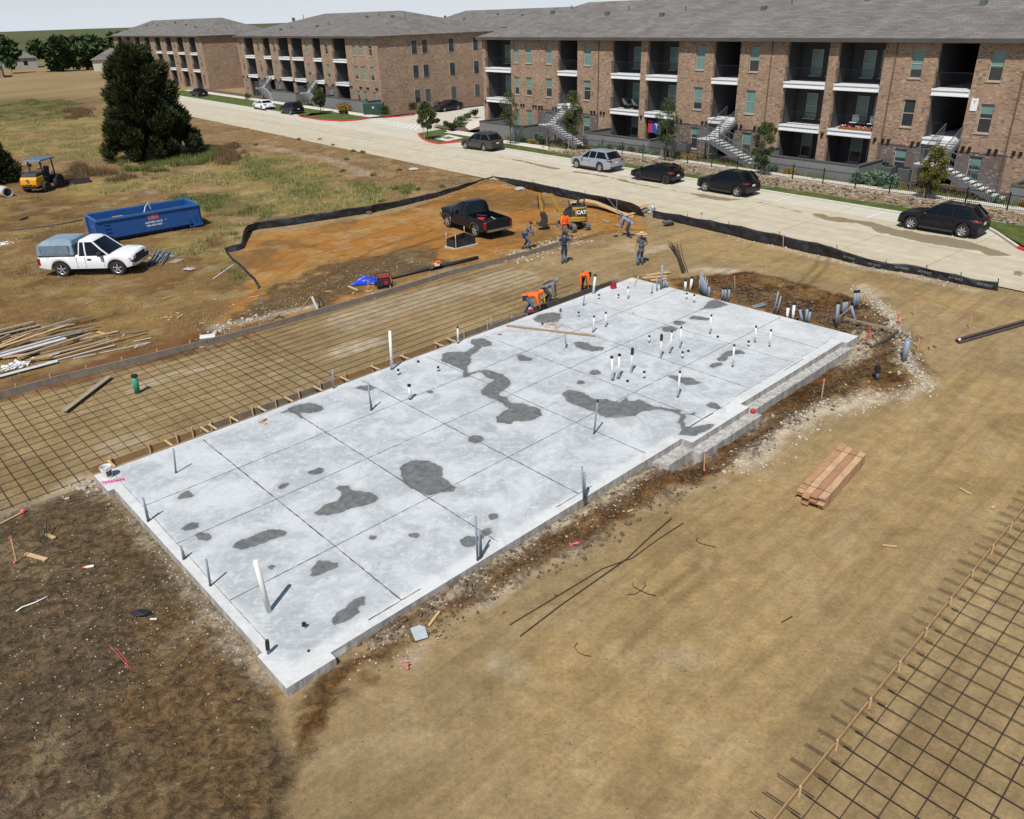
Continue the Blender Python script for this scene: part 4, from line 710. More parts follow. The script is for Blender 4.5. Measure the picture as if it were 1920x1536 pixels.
# ================= VEHICLES =================
def paint(name,c,var=.04): return mat(name,c,.32,.0,var=var,scale=1.5,spec=.35,coat=.22)
tyre=mat('tyre_rubber',(.022,.021,.02),.9,var=.3,scale=8); rimm=mat('alloy_rim',(.45,.46,.47),.4,.5,var=.08); dglass=mat('car_glass',(.004,.005,.006),.12,var=.1,spec=.45)
chrome=mat('chrome',(.6,.6,.6),.18,1.,var=.05); redl=mat('tail_lens',(.20,.010,.014),.25,var=.1,coat=.3); clearl=mat('head_lens',(.55,.57,.58),.1,.3,var=.1,coat=.5); plate=mat('plate_white',(.6,.6,.6),.5); plastic=mat('black_plastic',(.025,.025,.027),.6,var=.1); amber=mat('amber_lens',(.5,.12,.02),.3)
def wheel(par,x,y,r,wd,spokes=5,dark_rim=False):
    sgn=1 if y>0 else -1; m=MB(); m.lathe([(r*.62,-wd/2),(r*.93,-wd/2),(r,-wd/2+.03),(r,wd/2-.03),(r*.93,wd/2),(r*.62,wd/2)],(x,y,r),22,axis='y'); o=m.build('wheel',tyre,par,smooth=False)
    m=MB(); yo=y+sgn*(wd/2-.02); m.lathe([(r*.68,-.02*sgn),(r*.66,.015*sgn),(r*.58,-.01*sgn)],(x,yo,r),22,axis='y')
    for k in range(spokes):
        t=2*math.pi*k/spokes+.3; m.beam((x,yo-.0*sgn,r),(x+r*.62*math.cos(t),yo,r+r*.62*math.sin(t)),.03,r*.17,up=(0,1,0)) if False else m.beam((x,yo,r),(x+r*.62*math.cos(t),yo,r+r*.62*math.sin(t)),r*.16,.03,up=(0,1,0))
    m.lathe([(.001,.012*sgn),(r*.16,.012*sgn),(r*.18,-.02*sgn)],(x,yo,r),12,axis='y'); m.build('rim',rimm if not dark_rim else mat('dark_rim',(.05,.05,.055),.3,.6),o,smooth=False)
    m=MB(); m.lathe([(.001,0),(r*.63,0)],(x,y+sgn*(wd/2-.07),r),18,axis='y'); m.build('brake_disc',plastic,o)
def rrect(xf,xr,hw,rf,rr):
    P=[]; mx=max(.01,(xf-xr)*.45); rf=min(rf,mx); rr=min(rr,mx)
    for cx_,cy_,r_,a0 in ((xf-rf,hw-rf,rf,0),(xr+rr,hw-rr,rr,90),(xr+rr,-hw+rr,rr,180),(xf-rf,-hw+rf,rf,270)):
        for k in range(4): t=math.radians(a0+30*k); P.append((cx_+r_*math.cos(t),cy_+r_*math.sin(t)))
    P=[P[i] for i in range(16)]; return P
def interp(x,tab):
    if x<=tab[0][0]: return tab[0][1]
    for (a,b_),(c_,d_) in zip(tab[:-1],tab[1:]):
        if x<=c_: return b_+(d_-b_)*(x-a)/(c_-a)
    return tab[-1][1]
def shell(par,L,W,top,wbx,rw,sill=.24,floor=None,bed=None,body=None,shy=None,rear_in=.06,front_in=.22,name='body',dip=.28):
    """lofted lower body; top: (x,z) profile of hood/belt/deck, wbx: wheel centres, bed: (x0,x1,floor z) open load bed"""
    h=L/2; xs=set(np.linspace(-h,h,46).round(3))|{-h+.03,-h+.1,h-.04,h-.12}; ra=rw*1.2
    for wx in wbx:
        for a in np.linspace(-ra,ra,13): xs.add(round(wx+float(a),3))
    if bed: xs|={bed[0]-.001,bed[0]+.001,bed[1]-.001,bed[1]+.001}
    xs=sorted(x for x in xs if -h<=x<=h); m=MB(); vs=[]; K=None
    for x in xs:
        e=(abs(x)-(h-.55))/.55; e=max(0,e); w_=W/2*(1-(front_in if x>0 else rear_in)*e**2.2)
        zb=sill+.10*max(0,(abs(x)-(h-.5))/.5)
        for wx in wbx:
            d=ra*ra-(x-wx)**2
            if d>0: zb=max(zb,rw+math.sqrt(d)*.98)
        zt=interp(x,top); ztc=zt-dip*max(0,(abs(x)-(h-.10))/.10)**2; zt=max(ztc,zb+.1); zs=zt-.13*min(1,(zt-zb)/.5); zs=max(zs,zb+.03)
        zin=zt+.02; yin=w_*.55
        if bed and bed[0]<x<bed[1]: zin=bed[2]; yin=w_*.86
        half=[(0,zb),(w_*.86,zb),(w_*.975,zb+.012),(w_,zb+(zs-zb)*.35),(w_*.995,zb+(zs-zb)*.75),(w_*.965,zs+(zt-zs)*.55),(w_*.90,zt),((yin if not(bed and bed[0]<x<bed[1]) else yin),zt+(.012 if zin>zt else 0)),(yin*.985,zin),(0,zin+(.01 if zin>zt else 0))]
        ring=[(x,y,z) for y,z in half]+[(x,-y,z) for y,z in half[-2:0:-1]]; K=len(ring); vs+=ring
    n=len(xs); fs=[(i*K+j,i*K+(j+1)%K,(i+1)*K+(j+1)%K,(i+1)*K+j) for i in range(n-1) for j in range(K)]+[tuple(range(K)),tuple(range((n-1)*K,n*K))[::-1]]
    m.add(vs,fs); o=m.build(name,body,par,smooth=True)
    es=o.modifiers.new('edge','EDGE_SPLIT'); es.split_angle=math.radians(40); return o
def cabin(par,levels,glass_to,body,rf=.16,rr=.14,pill=(),name='window_glass',matl=None):
    m=MB(); vs=[]; 
    for z,xf,xr,hw in levels: vs+=[(x,y,z) for x,y in rrect(xf,xr,hw,min(rf,hw*.6),min(rr,hw*.6))]
    n=16; g=[];bd=[]
    for i in range(len(levels)-1):
        F_=[(i*n+j,i*n+(j+1)%n,(i+1)*n+(j+1)%n,(i+1)*n+j) for j in range(n)]; (g if i<glass_to else bd).extend(F_)
    bd.append(tuple((len(levels)-1)*n+j for j in range(n)))
    o=MB().add(vs,g).build('window_glass',matl or dglass,par,smooth=True); r=MB().add(vs,bd).build('roof',body,par,smooth=True)
    pm=MB(); lv=levels[:glass_to+1]
    def at(xfrac_or,side,i):  # x at level i for pillar spec ('f',dx) ('r',dx) ('x',list)
        z,xf,xr,hw=lv[i]; return xf if side=='f' else xr
    for spec in pill:
        kind,wd=spec[0],spec[1]; 
        for sgn in (1,-1):
            pts=[]
            for i,(z,xf,xr,hw) in enumerate(lv):
                x=(xf-rf*.45) if kind=='f' else (xr+rr*.45+wd*.4 if kind=='r' else spec[2]+spec[3]*i/(len(lv)-1)); pts.append((x,sgn*(hw-(.045 if kind in 'fr' else -.004)),z))
            for p,q in zip(pts[:-1],pts[1:]): pm.beam(p,q,wd,.05,up=(0,1,0)) if kind=='x' else pm.beam(p,q,wd,.07,up=(0,1,0))
    if pm.v: pm.build('pillar',body,par)
    return o
def common(par,L,W,top,body,hl=(.62,.16),tl=(.82,.2),plate_=True,mir=(.75,1.0),grille=.62,handles=((.1,.86),(-.85,.86)),seams=(.85,-.15,-1.1),tailbox=None,rear_plate_z=.75,hlx=None):
    h=L/2
    for s in (1,-1):
        m=MB(); m.add([(h-.10,s*W*.20,hl[0]+.02),(h-.06,s*W*.30,hl[0]),(h-.36,s*W*.462,hl[0]+.05),(h-.40,s*W*.455,hl[0]+hl[1]),(h-.16,s*W*.33,hl[0]+hl[1]),(h-.13,s*W*.20,hl[0]+hl[1]-.03),(h-.5,s*W*.3,hl[0]),(h-.5,s*W*.3,hl[0]+hl[1])],[(0,1,4,5),(1,2,3,4),(5,4,3,7),(0,6,2,1),(0,5,7,6),(2,6,7,3)]); m.build('headlight',clearl,par)
        m=MB(); m.box(-h-.004,-h+.12,min(s*W*.30,s*W*.462),max(s*W*.30,s*W*.462),tl[0],tl[0]+tl[1]); m.box(-h+.02,-h+.36,min(s*W*.40,s*W*.492),max(s*W*.40,s*W*.492),tl[0]+.03,tl[0]+tl[1]-.02); m.build('tail_light',redl,par,bevel=.02)
        m=MB(); m.box(mir[0]-.1,mir[0]+.06,min(s*W*.5,s*(W*.5+.2)),max(s*W*.5,s*(W*.5+.2)),mir[1],mir[1]+.16); m.build('mirror',body,par,bevel=.03)
        for hx,hz_ in handles: m=MB(); m.box(hx-.09,hx+.09,min(s*W*.495,s*(W*.5+.02)),max(s*W*.495,s*(W*.5+.02)),hz_,hz_+.035); m.build('door_handle',body,par,bevel=.01)
        m=MB()
        for sx_ in seams: m.box(sx_-.006,sx_+.006,min(s*W*.49,s*(W*.5+.002)),max(s*W*.49,s*(W*.5+.002)),.33,.93)
        m.build('door_seam',plastic,par)
    m=MB(); m.box(h-.10,h-.005,-W*.2,W*.2,grille-.14,grille+.12); m.build('grille',plastic,par,bevel=.03)
    m=MB(); m.box(h-.16,h+.015,-W*.36,W*.36,.26,.42); m.build('front_bumper',plastic,par,bevel=.04)
    m=MB(); m.box(-h-.02,-h+.14,-W*.42,W*.42,.30,.5); m.build('rear_bumper',plastic,par,bevel=.04)
    m=MB(); m.box(-h-.008,-h+.02,-.16,.16,rear_plate_z,rear_plate_z+.13); m.build('number_plate',plate,par)
def suvcar(name,label,loc,rz,body,L=4.55,W=1.85,H=1.66,wb=2.72,rw=.35,group=None,kind='suv',rails=False,dr=False,spk=5,silver_trim=False):
    root=thing(name,label,'car',loc,rz,group); h=L/2; fx=h-.88; rx=fx-wb
    if kind=='suv':
        top=[(-h,1.0),(-h+.12,1.06),(-h+.5,1.10),(.6,1.06),(1.0,1.05),(h-.5,.97),(h-.12,.86),(h,.74)]; lv=[(1.03,1.12,-h+.10,.86),(1.25,.74,-h+.34,.80),(H-.13,.28,-h+.66,.69),(H-.04,.08,-h+.74,.62),(H,-.15,-h+1.15,.45)]; pl=(('f',.07),('x',.07,.10,-.14),('x',.08,-.72,-.06),('r',.36))
        tl=(.90,.12); hl=(.70,.14)
    elif kind=='hatch':
        top=[(-h,.86),(-h+.12,.98),(-h+.5,1.0),(.7,.92),(1.0,.93),(h-.5,.80),(h-.12,.70),(h,.52)]; lv=[(.90,1.0,-h+.14,.84),(1.12,.55,-h+.35,.77),(H-.10,.05,-h+.85,.64),(H-.03,-.15,-h+1.05,.56),(H,-.4,-h+1.4,.4)]; pl=(('f',.07),('x',.08,-.35,-.12),('r',.26)); tl=(.78,.16); hl=(.58,.14)
    else:
        top=[(-h,.82),(-h+.10,.98),(-h+.55,1.02),(-h+.9,1.0),(.8,.93),(1.1,.94),(h-.5,.82),(h-.12,.70),(h,.52)]; lv=[(.93,1.05,-h+.62,.85),(1.15,.55,-h+.95,.78),(H-.09,.05,-h+1.35,.64),(H-.03,-.15,-h+1.5,.56),(H,-.4,-h+1.75,.4)]; pl=(('f',.07),('x',.06,.0,-.12),('x',.06,-.85,.1),('r',.18)); tl=(.80,.15); hl=(.60,.13)
    shell(root,L,W,top,(fx,rx),rw,body=body); cabin(root,lv,2,body,pill=pl)
    common(root,L,W,top,body,hl=hl,tl=tl,grille=.55 if kind!='suv' else .62,rear_plate_z=.72 if kind=='suv' else .55,handles=((.05,.84),(-.9,.86)) if kind!='hatch' else ((-.25,.8),),seams=(.9,-.05,-1.05) if kind!='hatch' else (.85,-.45))
    m=MB(); 
    for s in (1,-1): m.box(rx+rw*1.25,fx-rw*1.25,min(s*W*.47,s*W*.503),max(s*W*.47,s*W*.503),.22,.34)
    m.build('sill_trim',plastic,root)
    for x in (fx,rx):
        for s in (1,-1): wheel(root,x,s*(W/2-.13),rw,.22,spk,dr)
    if rails:
        for s in (1,-1): m=MB(); m.tube([(.1,s*.62,H-.02),(-.1,s*.63,H+.05),(-h+.8,s*.6,H+.04),(-h+.6,s*.58,H-.04)],.018,6); m.build('roof_rail',plastic,root)
        for x in (-.2,-1.1): m=MB(); m.beam((x,-.62,H+.07),(x,.62,H+.07),.08,.03); m.build('roof_bar',chrome if rails==2 else plastic,root)
    m=MB(); m.tube([(h-3.9,0,H-.01),(h-3.95,0,H+.07)],.03,6); m.build('antenna',body,root)
    return root,fx,rx
def place(fpx,rpx,wb,W,side):   # near-side wheel contacts -> centre and heading; side=+1 when the near side is the car's left
    A=G(*fpx); B=G(*rpx); d=(A-B)[:2]; d/=np.hypot(*d); left=np.array([-d[1],d[0]]); mid=(A+B)[:2]/2; c=mid-left*side*(W/2-.05); return c,math.atan2(d[1],d[0])
bk=paint('black_paint',(.004,.004,.005)); bk2=paint('midnight_paint',(.005,.0055,.009)); silv=mat('silver_paint',(.40,.43,.47),.3,.5,var=.04,coat=.6); gg=mat('grey_green_paint',(.055,.058,.05),.28,.3,var=.05,coat=.6); wh=paint('white_paint',(.72,.73,.74))
def parked(fp,rp,wb,label,body,L,W,H,kind,fix=None,**k):
    c,a=place(fp,rp,wb,W,1)
    h=L/2; off=(h-.88)-wb/2     # wheel midpoint lies ahead of the centre
    c=c-np.array([math.cos(a),math.sin(a)])*off
    return suvcar('parked_car',label,(c[0],c[1],.004),a,body,L,W,H,wb,group='cars parked along the street',kind=kind,**k)
parked((1706.5,430.4),(1800,446),2.86,'black suv with silver roof bars, nearest the right edge of the photo',bk2,4.55,1.95,1.70,'suv',rails=2,rw=.38,spk=7)
parked((1320,359),(1382,369.6),2.75,'black suv with bright silver wheels, behind the black hatchback',bk,4.40,1.87,1.66,'suv',rw=.37)
parked((1194,337.7),(1248.5,346),2.65,'low black hatchback with bright red tail lights',bk,4.12,1.8,1.38,'hatch',rw=.34,dr=True)
parked((1079.7,315.5),(1125.7,323),2.71,'silver suv with dark windows',silv,4.7,1.86,1.72,'suv',rw=.38,spk=7)
parked((873,279.4),(908,284),2.67,'dark grey green suv by the corner lawn',gg,4.64,1.82,1.70,'suv',rails=1,rw=.36)
parked((476,204.5),(493,207.5),2.82,'white sedan on the far part of the street',wh,4.88,1.84,1.45,'sedan',rw=.34)
parked((526,213),(547.5,216),2.65,'black suv right behind the white sedan',bk2,4.5,1.85,1.65,'suv',rw=.35)
parked((357,181),(372,183),2.7,'dark car farthest up the street, at the top edge of the photo',bk,4.6,1.85,1.5,'sedan',rw=.34)
c,a=place((832.5,210.5),(863,206),2.7,1.82,1); r_,_,_=suvcar('parked_car','black sedan parked on the side drive behind the corner tree',(c[0],c[1],.006),a,bk,4.75,1.82,1.45,2.7,kind='sedan')
# ---- pickups ----
def pickup(label,loc,rz,body,L,W,H,wb,rw,bedz=.72,belt=1.12,bedL=2.0,cabx=.75,capm=None,name='pickup_truck'):
    root=thing(name,label,'pickup truck',loc,rz); h=L/2; fx=h-.92; rx=fx-wb; b0=-h+.10; b1=b0+bedL
    top=[(-h,belt+.02),(b1+.05,belt+.05),(b1+.1,belt-.02),(cabx+.6,belt-.01),(cabx+.9,belt+.08),(h-.5,belt+.06),(h-.12,belt+.02),(h,belt-.03)]
    shell(root,L,W,top,(fx,rx),rw,sill=.42,bed=(b0,b1,bedz),body=body,front_in=.13,rear_in=.02,dip=.07)
    xr=b1+.12; xf=cabx+.75
    cabin(root,[(belt-.06,xf,xr,W*.455),(belt+.30,xf-.42,xr+.06,W*.43),(H-.12,xf-.85,xr+.12,W*.375),(H-.03,xf-.95,xr+.17,W*.34),(H,xf-1.05,xr+.28,W*.27)],2,body,rf=.12,rr=.12,pill=(('f',.09),('x',.07,xr+.48,-.02),('r',.16)))
    for s in (1,-1):
        m=MB(); m.box(h-.16,h-.02,min(s*W*.27,s*W*.43),max(s*W*.27,s*W*.43),belt-.38,belt-.10); m.box(h-.34,h-.1,min(s*W*.40,s*W*.475),max(s*W*.40,s*W*.475),belt-.36,belt-.14); m.build('headlight',clearl,root,bevel=.02)
        m=MB(); m.box(-h-.01,-h+.14,min(s*W*.43,s*W*.503),max(s*W*.43,s*W*.503),belt-.45,belt-.08); m.build('tail_light',redl,root,bevel=.01)
        m=MB(); m.box(xf-.55,xf-.38,min(s*W*.48,s*(W*.5+.22)),max(s*W*.48,s*(W*.5+.22)),belt+.0,belt+.22); m.build('mirror',plastic,root,bevel=.03)
        m=MB(); m.box(xr+.55,xr+.75,min(s*W*.49,s*(W*.5+.02)),max(s*W*.49,s*(W*.5+.02)),belt-.22,belt-.14); m.build('door_handle',plastic,root)
        m=MB()
        for x in (b1+.08,xr+.42,xf-.35): m.box(x-.007,x+.007,min(s*W*.49,s*(W*.5+.003)),max(s*W*.49,s*(W*.5+.003)),.5,belt-.05)
        m.build('door_seam',plastic,root)
        for x in (fx,rx):
            m=MB(); P=[(x+rw*1.24*math.cos(t),s*(W/2+.006),rw+rw*1.2*math.sin(t)) for t in np.linspace(0,math.pi,12)]; m.tube(P,.022,6); m.build('arch_trim',plastic if capm else chrome,root)
    m=MB(); m.box(h-.06,h+.02,-W*.27,W*.27,belt-.44,belt-.05); m.build('grille',plastic,root,bevel=.03)
    m=MB(); m.box(h-.12,h+.10,-W*.46,W*.46,.50,.70); m.build('front_bumper',chrome,root,bevel=.05)
    m=MB(); m.box(h-.10,h+.05,-W*.47,W*.47,.705,.86); m.build('bumper_top',plastic,root,bevel=.03)
    m=MB(); m.box(-h-.18,-h+.02,-W*.45,W*.45,.50,.66); m.build('rear_bumper',chrome,root,bevel=.04)
    for x in (fx,rx):
        for s in (1,-1): wheel(root,x,s*(W/2-.15),rw,.26,5)
    return root,b0,b1,xr
blue=mat('cap_blue',(.165,.235,.29),.75,var=.22,scale=2.5)
c,a=place((223.7,517),(121,519.4),3.05,2.0,-1); L=5.15
off=(L/2-.92)-1.525; c=c-np.array([math.cos(a),math.sin(a)])*off
wp,b0,b1,xr=pickup('white pickup truck with a faded blue bed cap parked by the blue dumpster',(c[0],c[1],hz(c[0],c[1])),a,wh,L,2.0,1.95,3.05,.41,bedL=1.95,cabx=.62,capm=1)
m=MB(); vs=[]; 
for z,x0,x1,hw in ((1.12,b0-.08,b1+.02,.99),(1.2,b0-.08,b1+.02,.99),(1.65,b0+.0,b1-.02,.93),(1.86,b0+.28,b1-.12,.74),(1.93,b0+.6,b1-.35,.6)): vs+=[(x,y,z) for x,y in rrect(x1,x0,hw,.08,.08)]
m.add(vs,[(i*16+j,i*16+(j+1)%16,(i+1)*16+(j+1)%16,(i+1)*16+j) for i in range(4) for j in range(16)]+[tuple(range(64,80))]); m.v=[(x,y,z+.05) for x,y,z in m.v]; capo=m.build('bed_cap',blue,wp)
for s in (1,-1):
    m=MB(); m.beam(((b0+b1)/2-.75,s*.978,1.47),((b0+b1)/2+.75,s*.978,1.47),.02,.42,up=(0,0,1)); m.build('side_hatch',mat('hatch_blue',(.13,.19,.235),.8,var=.25,scale=3),capo)
    m=MB()
    for z in (1.25,1.69): m.beam(((b0+b1)/2-.78,s*.993 if z<1.45 else s*.972,z),((b0+b1)/2+.78,s*.993 if z<1.45 else s*.972,z),.012,.012)
    for dx in (-.78,.78): m.beam(((b0+b1)/2+dx,s*.993,1.25),((b0+b1)/2+dx,s*.972,1.69),.012,.012)
    m.build('hatch_seam',plastic,capo)
m=MB(); m.box(b0-.02,b1+.03,-1.0,1.0,1.15,1.19); m.build('cap_seal',plastic,capo)
c,a=place((838.7,426),(892.6,445.4),3.2,2.0,1); L=5.3; off=(L/2-.92)-1.6; c=c-np.array([math.cos(a),math.sin(a)])*off
bp_,b0,b1,xr=pickup('black pickup truck with an open tool filled bed on the orange soil',(c[0],c[1],hz(c[0],c[1])),a,bk2,L,2.0,1.86,3.2,.40,bedL=2.0,cabx=.62)
bx,by=c
def inbed(x,y,z): q=rot2(x,y,a); return (bx+q[0],by+q[1],z)
toolr=mat('tool_red',(.45,.02,.03),.4); 
t_=thing('power_tool','red and black power tool lying in the bed of the black pickup','tool',inbed(-1.1,.2,.74),a+.5); m=MB(); m.box(-.22,.22,-.15,.15,0,.28); m.build('housing',toolr,t_,bevel=.05); m=MB(); m.tube([(-.3,-.1,.1),(-.3,-.1,.4),(.3,.0,.42),(.35,.1,.1)],.025,6); m.build('handle',plastic,t_)
t_=thing('crate','small black crate of tools in the bed of the black pickup','crate',inbed(-1.7,-.3,.74),a+.2); m=MB(); m.box(-.3,.3,-.2,.2,0,.03)
for q in ((-.3,.3,-.2,-.18),(-.3,.3,.18,.2),(-.3,-.28,-.18,.18),(.28,.3,-.18,.18)): m.box(*q,.03,.25)
m.build('box',plastic,t_); m=MB(); m.tube([(-.2,0,.2),(.1,.1,.35),(.25,-.05,.3)],.03,6); m.build('hand_tool',trimb,t_)
m=MB(); m.box(-.25,.25,-.12,.12,0,.05); o=m.build('paper_sack',wm); o.location=inbed(-2.3,.2,.74); tag(o,'white crumpled sack near the tailgate of the black pickup','sack')
# ---- dumpster ----
db=mat('dumpster_blue',(.012,.075,.26),.5,var=.22,scale=2.2); dbd=mat('dumpster_blue_dark',(.01,.03,.085),.6,var=.25,scale=3); rust=mat('rust_inside',(.10,.06,.045),.85,var=.5,scale=4)
A=G(180,414,1.5); B=G(370,382.5,1.5); Cc=G(344,370,1.5); d=(B-A)[:2]; Ld=np.hypot(*d); ad=math.atan2(d[1],d[0]); Wd=2.35
dp=thing('roll_off_dumpster','long blue roll off dumpster with white lettering behind the white pickup','dumpster',(A[0],A[1],hz(A[0],A[1])-.02),ad)
def panel(m,x0,x1,y0,y1,z0,z1): m.box(x0,x1,y0,y1,z0,z1)
H=1.5
m=MB(); m.box(0,Ld,0,.06,.32,H); m.box(0,Ld,Wd-.06,Wd,.32,H); m.box(0,.06,.06,Wd-.06,.32,H); m.box(Ld-.06,Ld,.06,Wd-.06,.32,H); m.box(.06,Ld-.06,.06,Wd-.06,.28,.34); m.build('bin',db,dp)
m=MB(); m.box(-.06,Ld+.06,-.07,0,H-.08,H+.06); m.box(-.06,Ld+.06,Wd,Wd+.07,H-.08,H+.06); m.box(-.07,0,0,Wd,H-.08,H+.06); m.box(Ld,Ld+.07,0,Wd,H-.08,H+.06); m.build('rim',mat('dumpster_rim',(.03,.14,.36),.5,var=.2,scale=3),dp)
for k in range(9):
    x=Ld*(k+.5)/9
    m=MB(); m.box(x-.05,x+.05,Wd+.001,Wd+.08,.32,H-.1); m.build('rib',db,dp)
m=MB(); m.add([(0,-.001,.36),(Ld,-.001,.36),(Ld,.25,.02),(0,.25,.02),(0,.4,.02),(Ld,.4,.02)],[(0,1,2,3),(3,2,5,4)]); m.box(.2,Ld-.2,.5,Wd-.5,.06,.28); m.build('underframe',dbd,dp)
for x in (.5,Ld-.6):
    for y in (.45,Wd-.6): m=MB(); m.lathe([(.12,0),(.12,.16)],(x,y,.12),12,axis='y'); m.build('roller',plastic,dp)
m=MB()
for y in (.12,Wd-.12): m.box(Ld+.005,Ld+.12,y-.07,y+.07,.1,H-.1)
for z in (.35,.75,1.1): m.box(Ld+.005,Ld+.09,.19,Wd-.19,z,z+.1)
m.box(Ld-.5,Ld+.1,-.1,-.005,.15,.3); m.build('door_frame',db,dp)
m=MB()
for y in (.12,Wd-.12): m.box(-.12,-.005,y-.07,y+.07,.1,H-.1)
m.tube([(-.15,.3,.4),(-.3,.3,.5),(-.3,.3,1.1),(-.1,.3,1.2)],.03,6); m.build('front_frame',db,dp)
for k in range(4): m=MB(); m.box(.35,.7,-.04,-.002,.45+.24*k,.49+.24*k); m.build('ladder_rung',db,dp)
m=MB(); m.box(Ld-.75,Ld-.70,-.05,-.002,.1,.75); m.box(Ld-.35,Ld-.3,-.05,-.002,.1,.75); m.box(Ld-.75,Ld-.3,-.06,-.051,.12,.2); m.build('lifting_lug',db,dp)
# load
m=MB(); X_=np.linspace(.08,Ld-.08,40); Y_=np.linspace(.08,Wd-.08,16); vs=[(x,y,.85+.18*vnoise(np.array([x*2.]),np.array([y*2.]))[0]+.1*random.random()) for x in X_ for y in Y_]
m.add(vs,[(i*16+j,(i+1)*16+j,(i+1)*16+j+1,i*16+j+1) for i in range(39) for j in range(15)]); m.v=[(A[0]+rot2(x,y,ad)[0],A[1]+rot2(x,y,ad)[1],z) for x,y,z in m.v]; tag(m.build('rubble_load',rust),'brown construction debris filling the blue dumpster','debris',kind='stuff')
cb=mat('cardboard',(.32,.18,.08),.9,var=.15)
def worldbox(name,label,cat,loc,rz,sx,sy,sz,m_,tilt=0,bevel=.01,group=None):
    m=MB(); m.box(-sx/2,sx/2,-sy/2,sy/2,0,sz); o=m.build(name,m_,bevel=bevel,origin=(0,0,0)); o.location=tuple(loc); o.rotation_euler=(tilt,tilt*.5,rz); return tag(o,label,cat,group)
def dl(x,y,z): q=rot2(x,y,ad); return (A[0]+q[0],A[1]+q[1],z)
worldbox('cardboard_box','brown cardboard box on the debris in the dumpster','box',dl(1.6,1.3,1.02),ad+.4,.7,.4,.25,cb,.15)
m=MB(); m.tube([(0,0,0),(.1,.3,.5),(.3,.4,.75),(.35,.5,.3)],.03,6); o=m.build('white_hose',wm,origin=(0,0,0)); o.location=dl(3.2,1.6,1.0); tag(o,'white bent hose sticking up inside the dumpster','hose')
mid=Ld*.53
text('ALFORD SVCS',.17,white,dp,(mid,-.012,.86),(math.pi/2,0,0),bold=.004); text('LLC',.08,white,dp,(mid+.76,-.012,.90),(math.pi/2,0,0)); text('903-433-1454',.17,white,dp,(mid,-.012,.67),(math.pi/2,0,0),bold=.004)
fr_=mat('flag_faded_red',(.50,.16,.20),.8); m=MB(); 
for k in range(5): m.add([(mid-.32,-.008,1.03+.055*k),(mid+.35,-.008,1.0+.06*k+.05*math.sin(2)),(mid+.35,-.008,1.04+.06*k+.05*math.sin(2)),(mid-.32,-.008,1.065+.055*k)],[(0,1,2,3)])
m.add([(mid-.05,-.007,1.04),(mid+.12,-.007,1.2),(mid+.05,-.007,1.38),(mid-.1,-.007,1.30)],[(0,1,2,3)]); m.build('flag_decal',fr_,dp)
# ---- mini excavator ----
yel=mat('machine_yellow',(.36,.21,.035),.42,var=.12,scale=3,coat=.3); gy=mat('track_rubber',(.14,.14,.135),.85,var=.2,scale=10)
P0=G(1068,434); 
ex=thing('mini_excavator','yellow and black mini excavator with raised digging arm beside the fence','excavator',(P0[0]+.32,P0[1]+.6,0),math.pi); ex.scale=(1.05,1.05,1.05)   # local +x points left in the photo
tr_a=math.atan2(*(G(1073,442)-G(1037,428))[[1,0]])-math.pi
for s in (1,-1):
    m=MB(); pr=[(.78*math.cos(t) if False else 0,0) for t in ()]
    n=24; prof=[]
    for k in range(n): t=2*math.pi*k/n; cxx=.62 if math.cos(t)>0 else -.62; prof.append((cxx+.24*math.cos(t),.24+.24*math.sin(t)))
    inner=[((x-math.copysign(.62,x))*.8+math.copysign(.62,x),(z-.24)*.8+.24) for x,z in prof]
    y0,y1=s*.36,s*.62; vs=[(x,y0,z) for x,z in prof]+[(x,y1,z) for x,z in prof]+[(x,y0,z) for x,z in inner]+[(x,y1,z) for x,z in inner]
    fs=[]
    for k in range(n): j=(k+1)%n; fs+=[(k,j,n+j,n+k),(2*n+k,3*n+k,3*n+j,2*n+j),(k,2*n+k,2*n+j,j),(n+k,n+j,3*n+j,3*n+k)]
    m.add(vs,fs)
    for k in range(34):
        t=k/34*(4*.62+2*math.pi*.24)
        if t<1.24: p=(-.62+t,.485)
        elif t<1.24+math.pi*.24: u=(t-1.24)/.24; p=(.62+.245*math.sin(u),.24+.245*math.cos(u))
        elif t<2.48+math.pi*.24: p=(.62-(t-1.24-math.pi*.24),-.003)
        else: u=(t-2.48-math.pi*.24)/.24; p=(-.62-.245*math.sin(u),.24-.245*math.cos(u))
        m.box(p[0]-.015,p[0]+.015,min(y0,y1),max(y0,y1),p[1]-.015,p[1]+.015)
    for x in (-.62,.62): m.lathe([(.01,0),(.17,0),(.17,.1)],(x,s*.45,.24),14,axis='y')
    for x in (-.3,0,.3): m.lathe([(.01,0),(.08,0),(.08,.1)],(x,s*.45,.12),10,axis='y')
    m.v=[(*rot2(x,y,tr_a),z) for x,y,z in m.v]; m.build('crawler_track',gy,ex)
m=MB(); m.box(-.4,.4,-.36,.36,.18,.42); m.lathe([(.01,.42),(.32,.42),(.32,.52)],n=16); m.v=[(*rot2(x,y,tr_a),z) for x,y,z in m.v]; m.build('undercarriage',plastic,ex)
m=MB(); q=[rot2(x,y,tr_a) for x,y in ((-1.05,-.6),(-.95,-.6),(-.95,.6),(-1.05,.6))]
m.prism(q,.05,.35,plane='xy'); m.beam((*rot2(-.4,-.2,tr_a),.3),(*rot2(-1.,-.3,tr_a),.2),.08,.08); m.beam((*rot2(-.4,.2,tr_a),.3),(*rot2(-1.,.3,tr_a),.2),.08,.08); m.build('dozer_blade',mat('worn_steel',(.22,.21,.19),.6,.3,var=.3),ex)
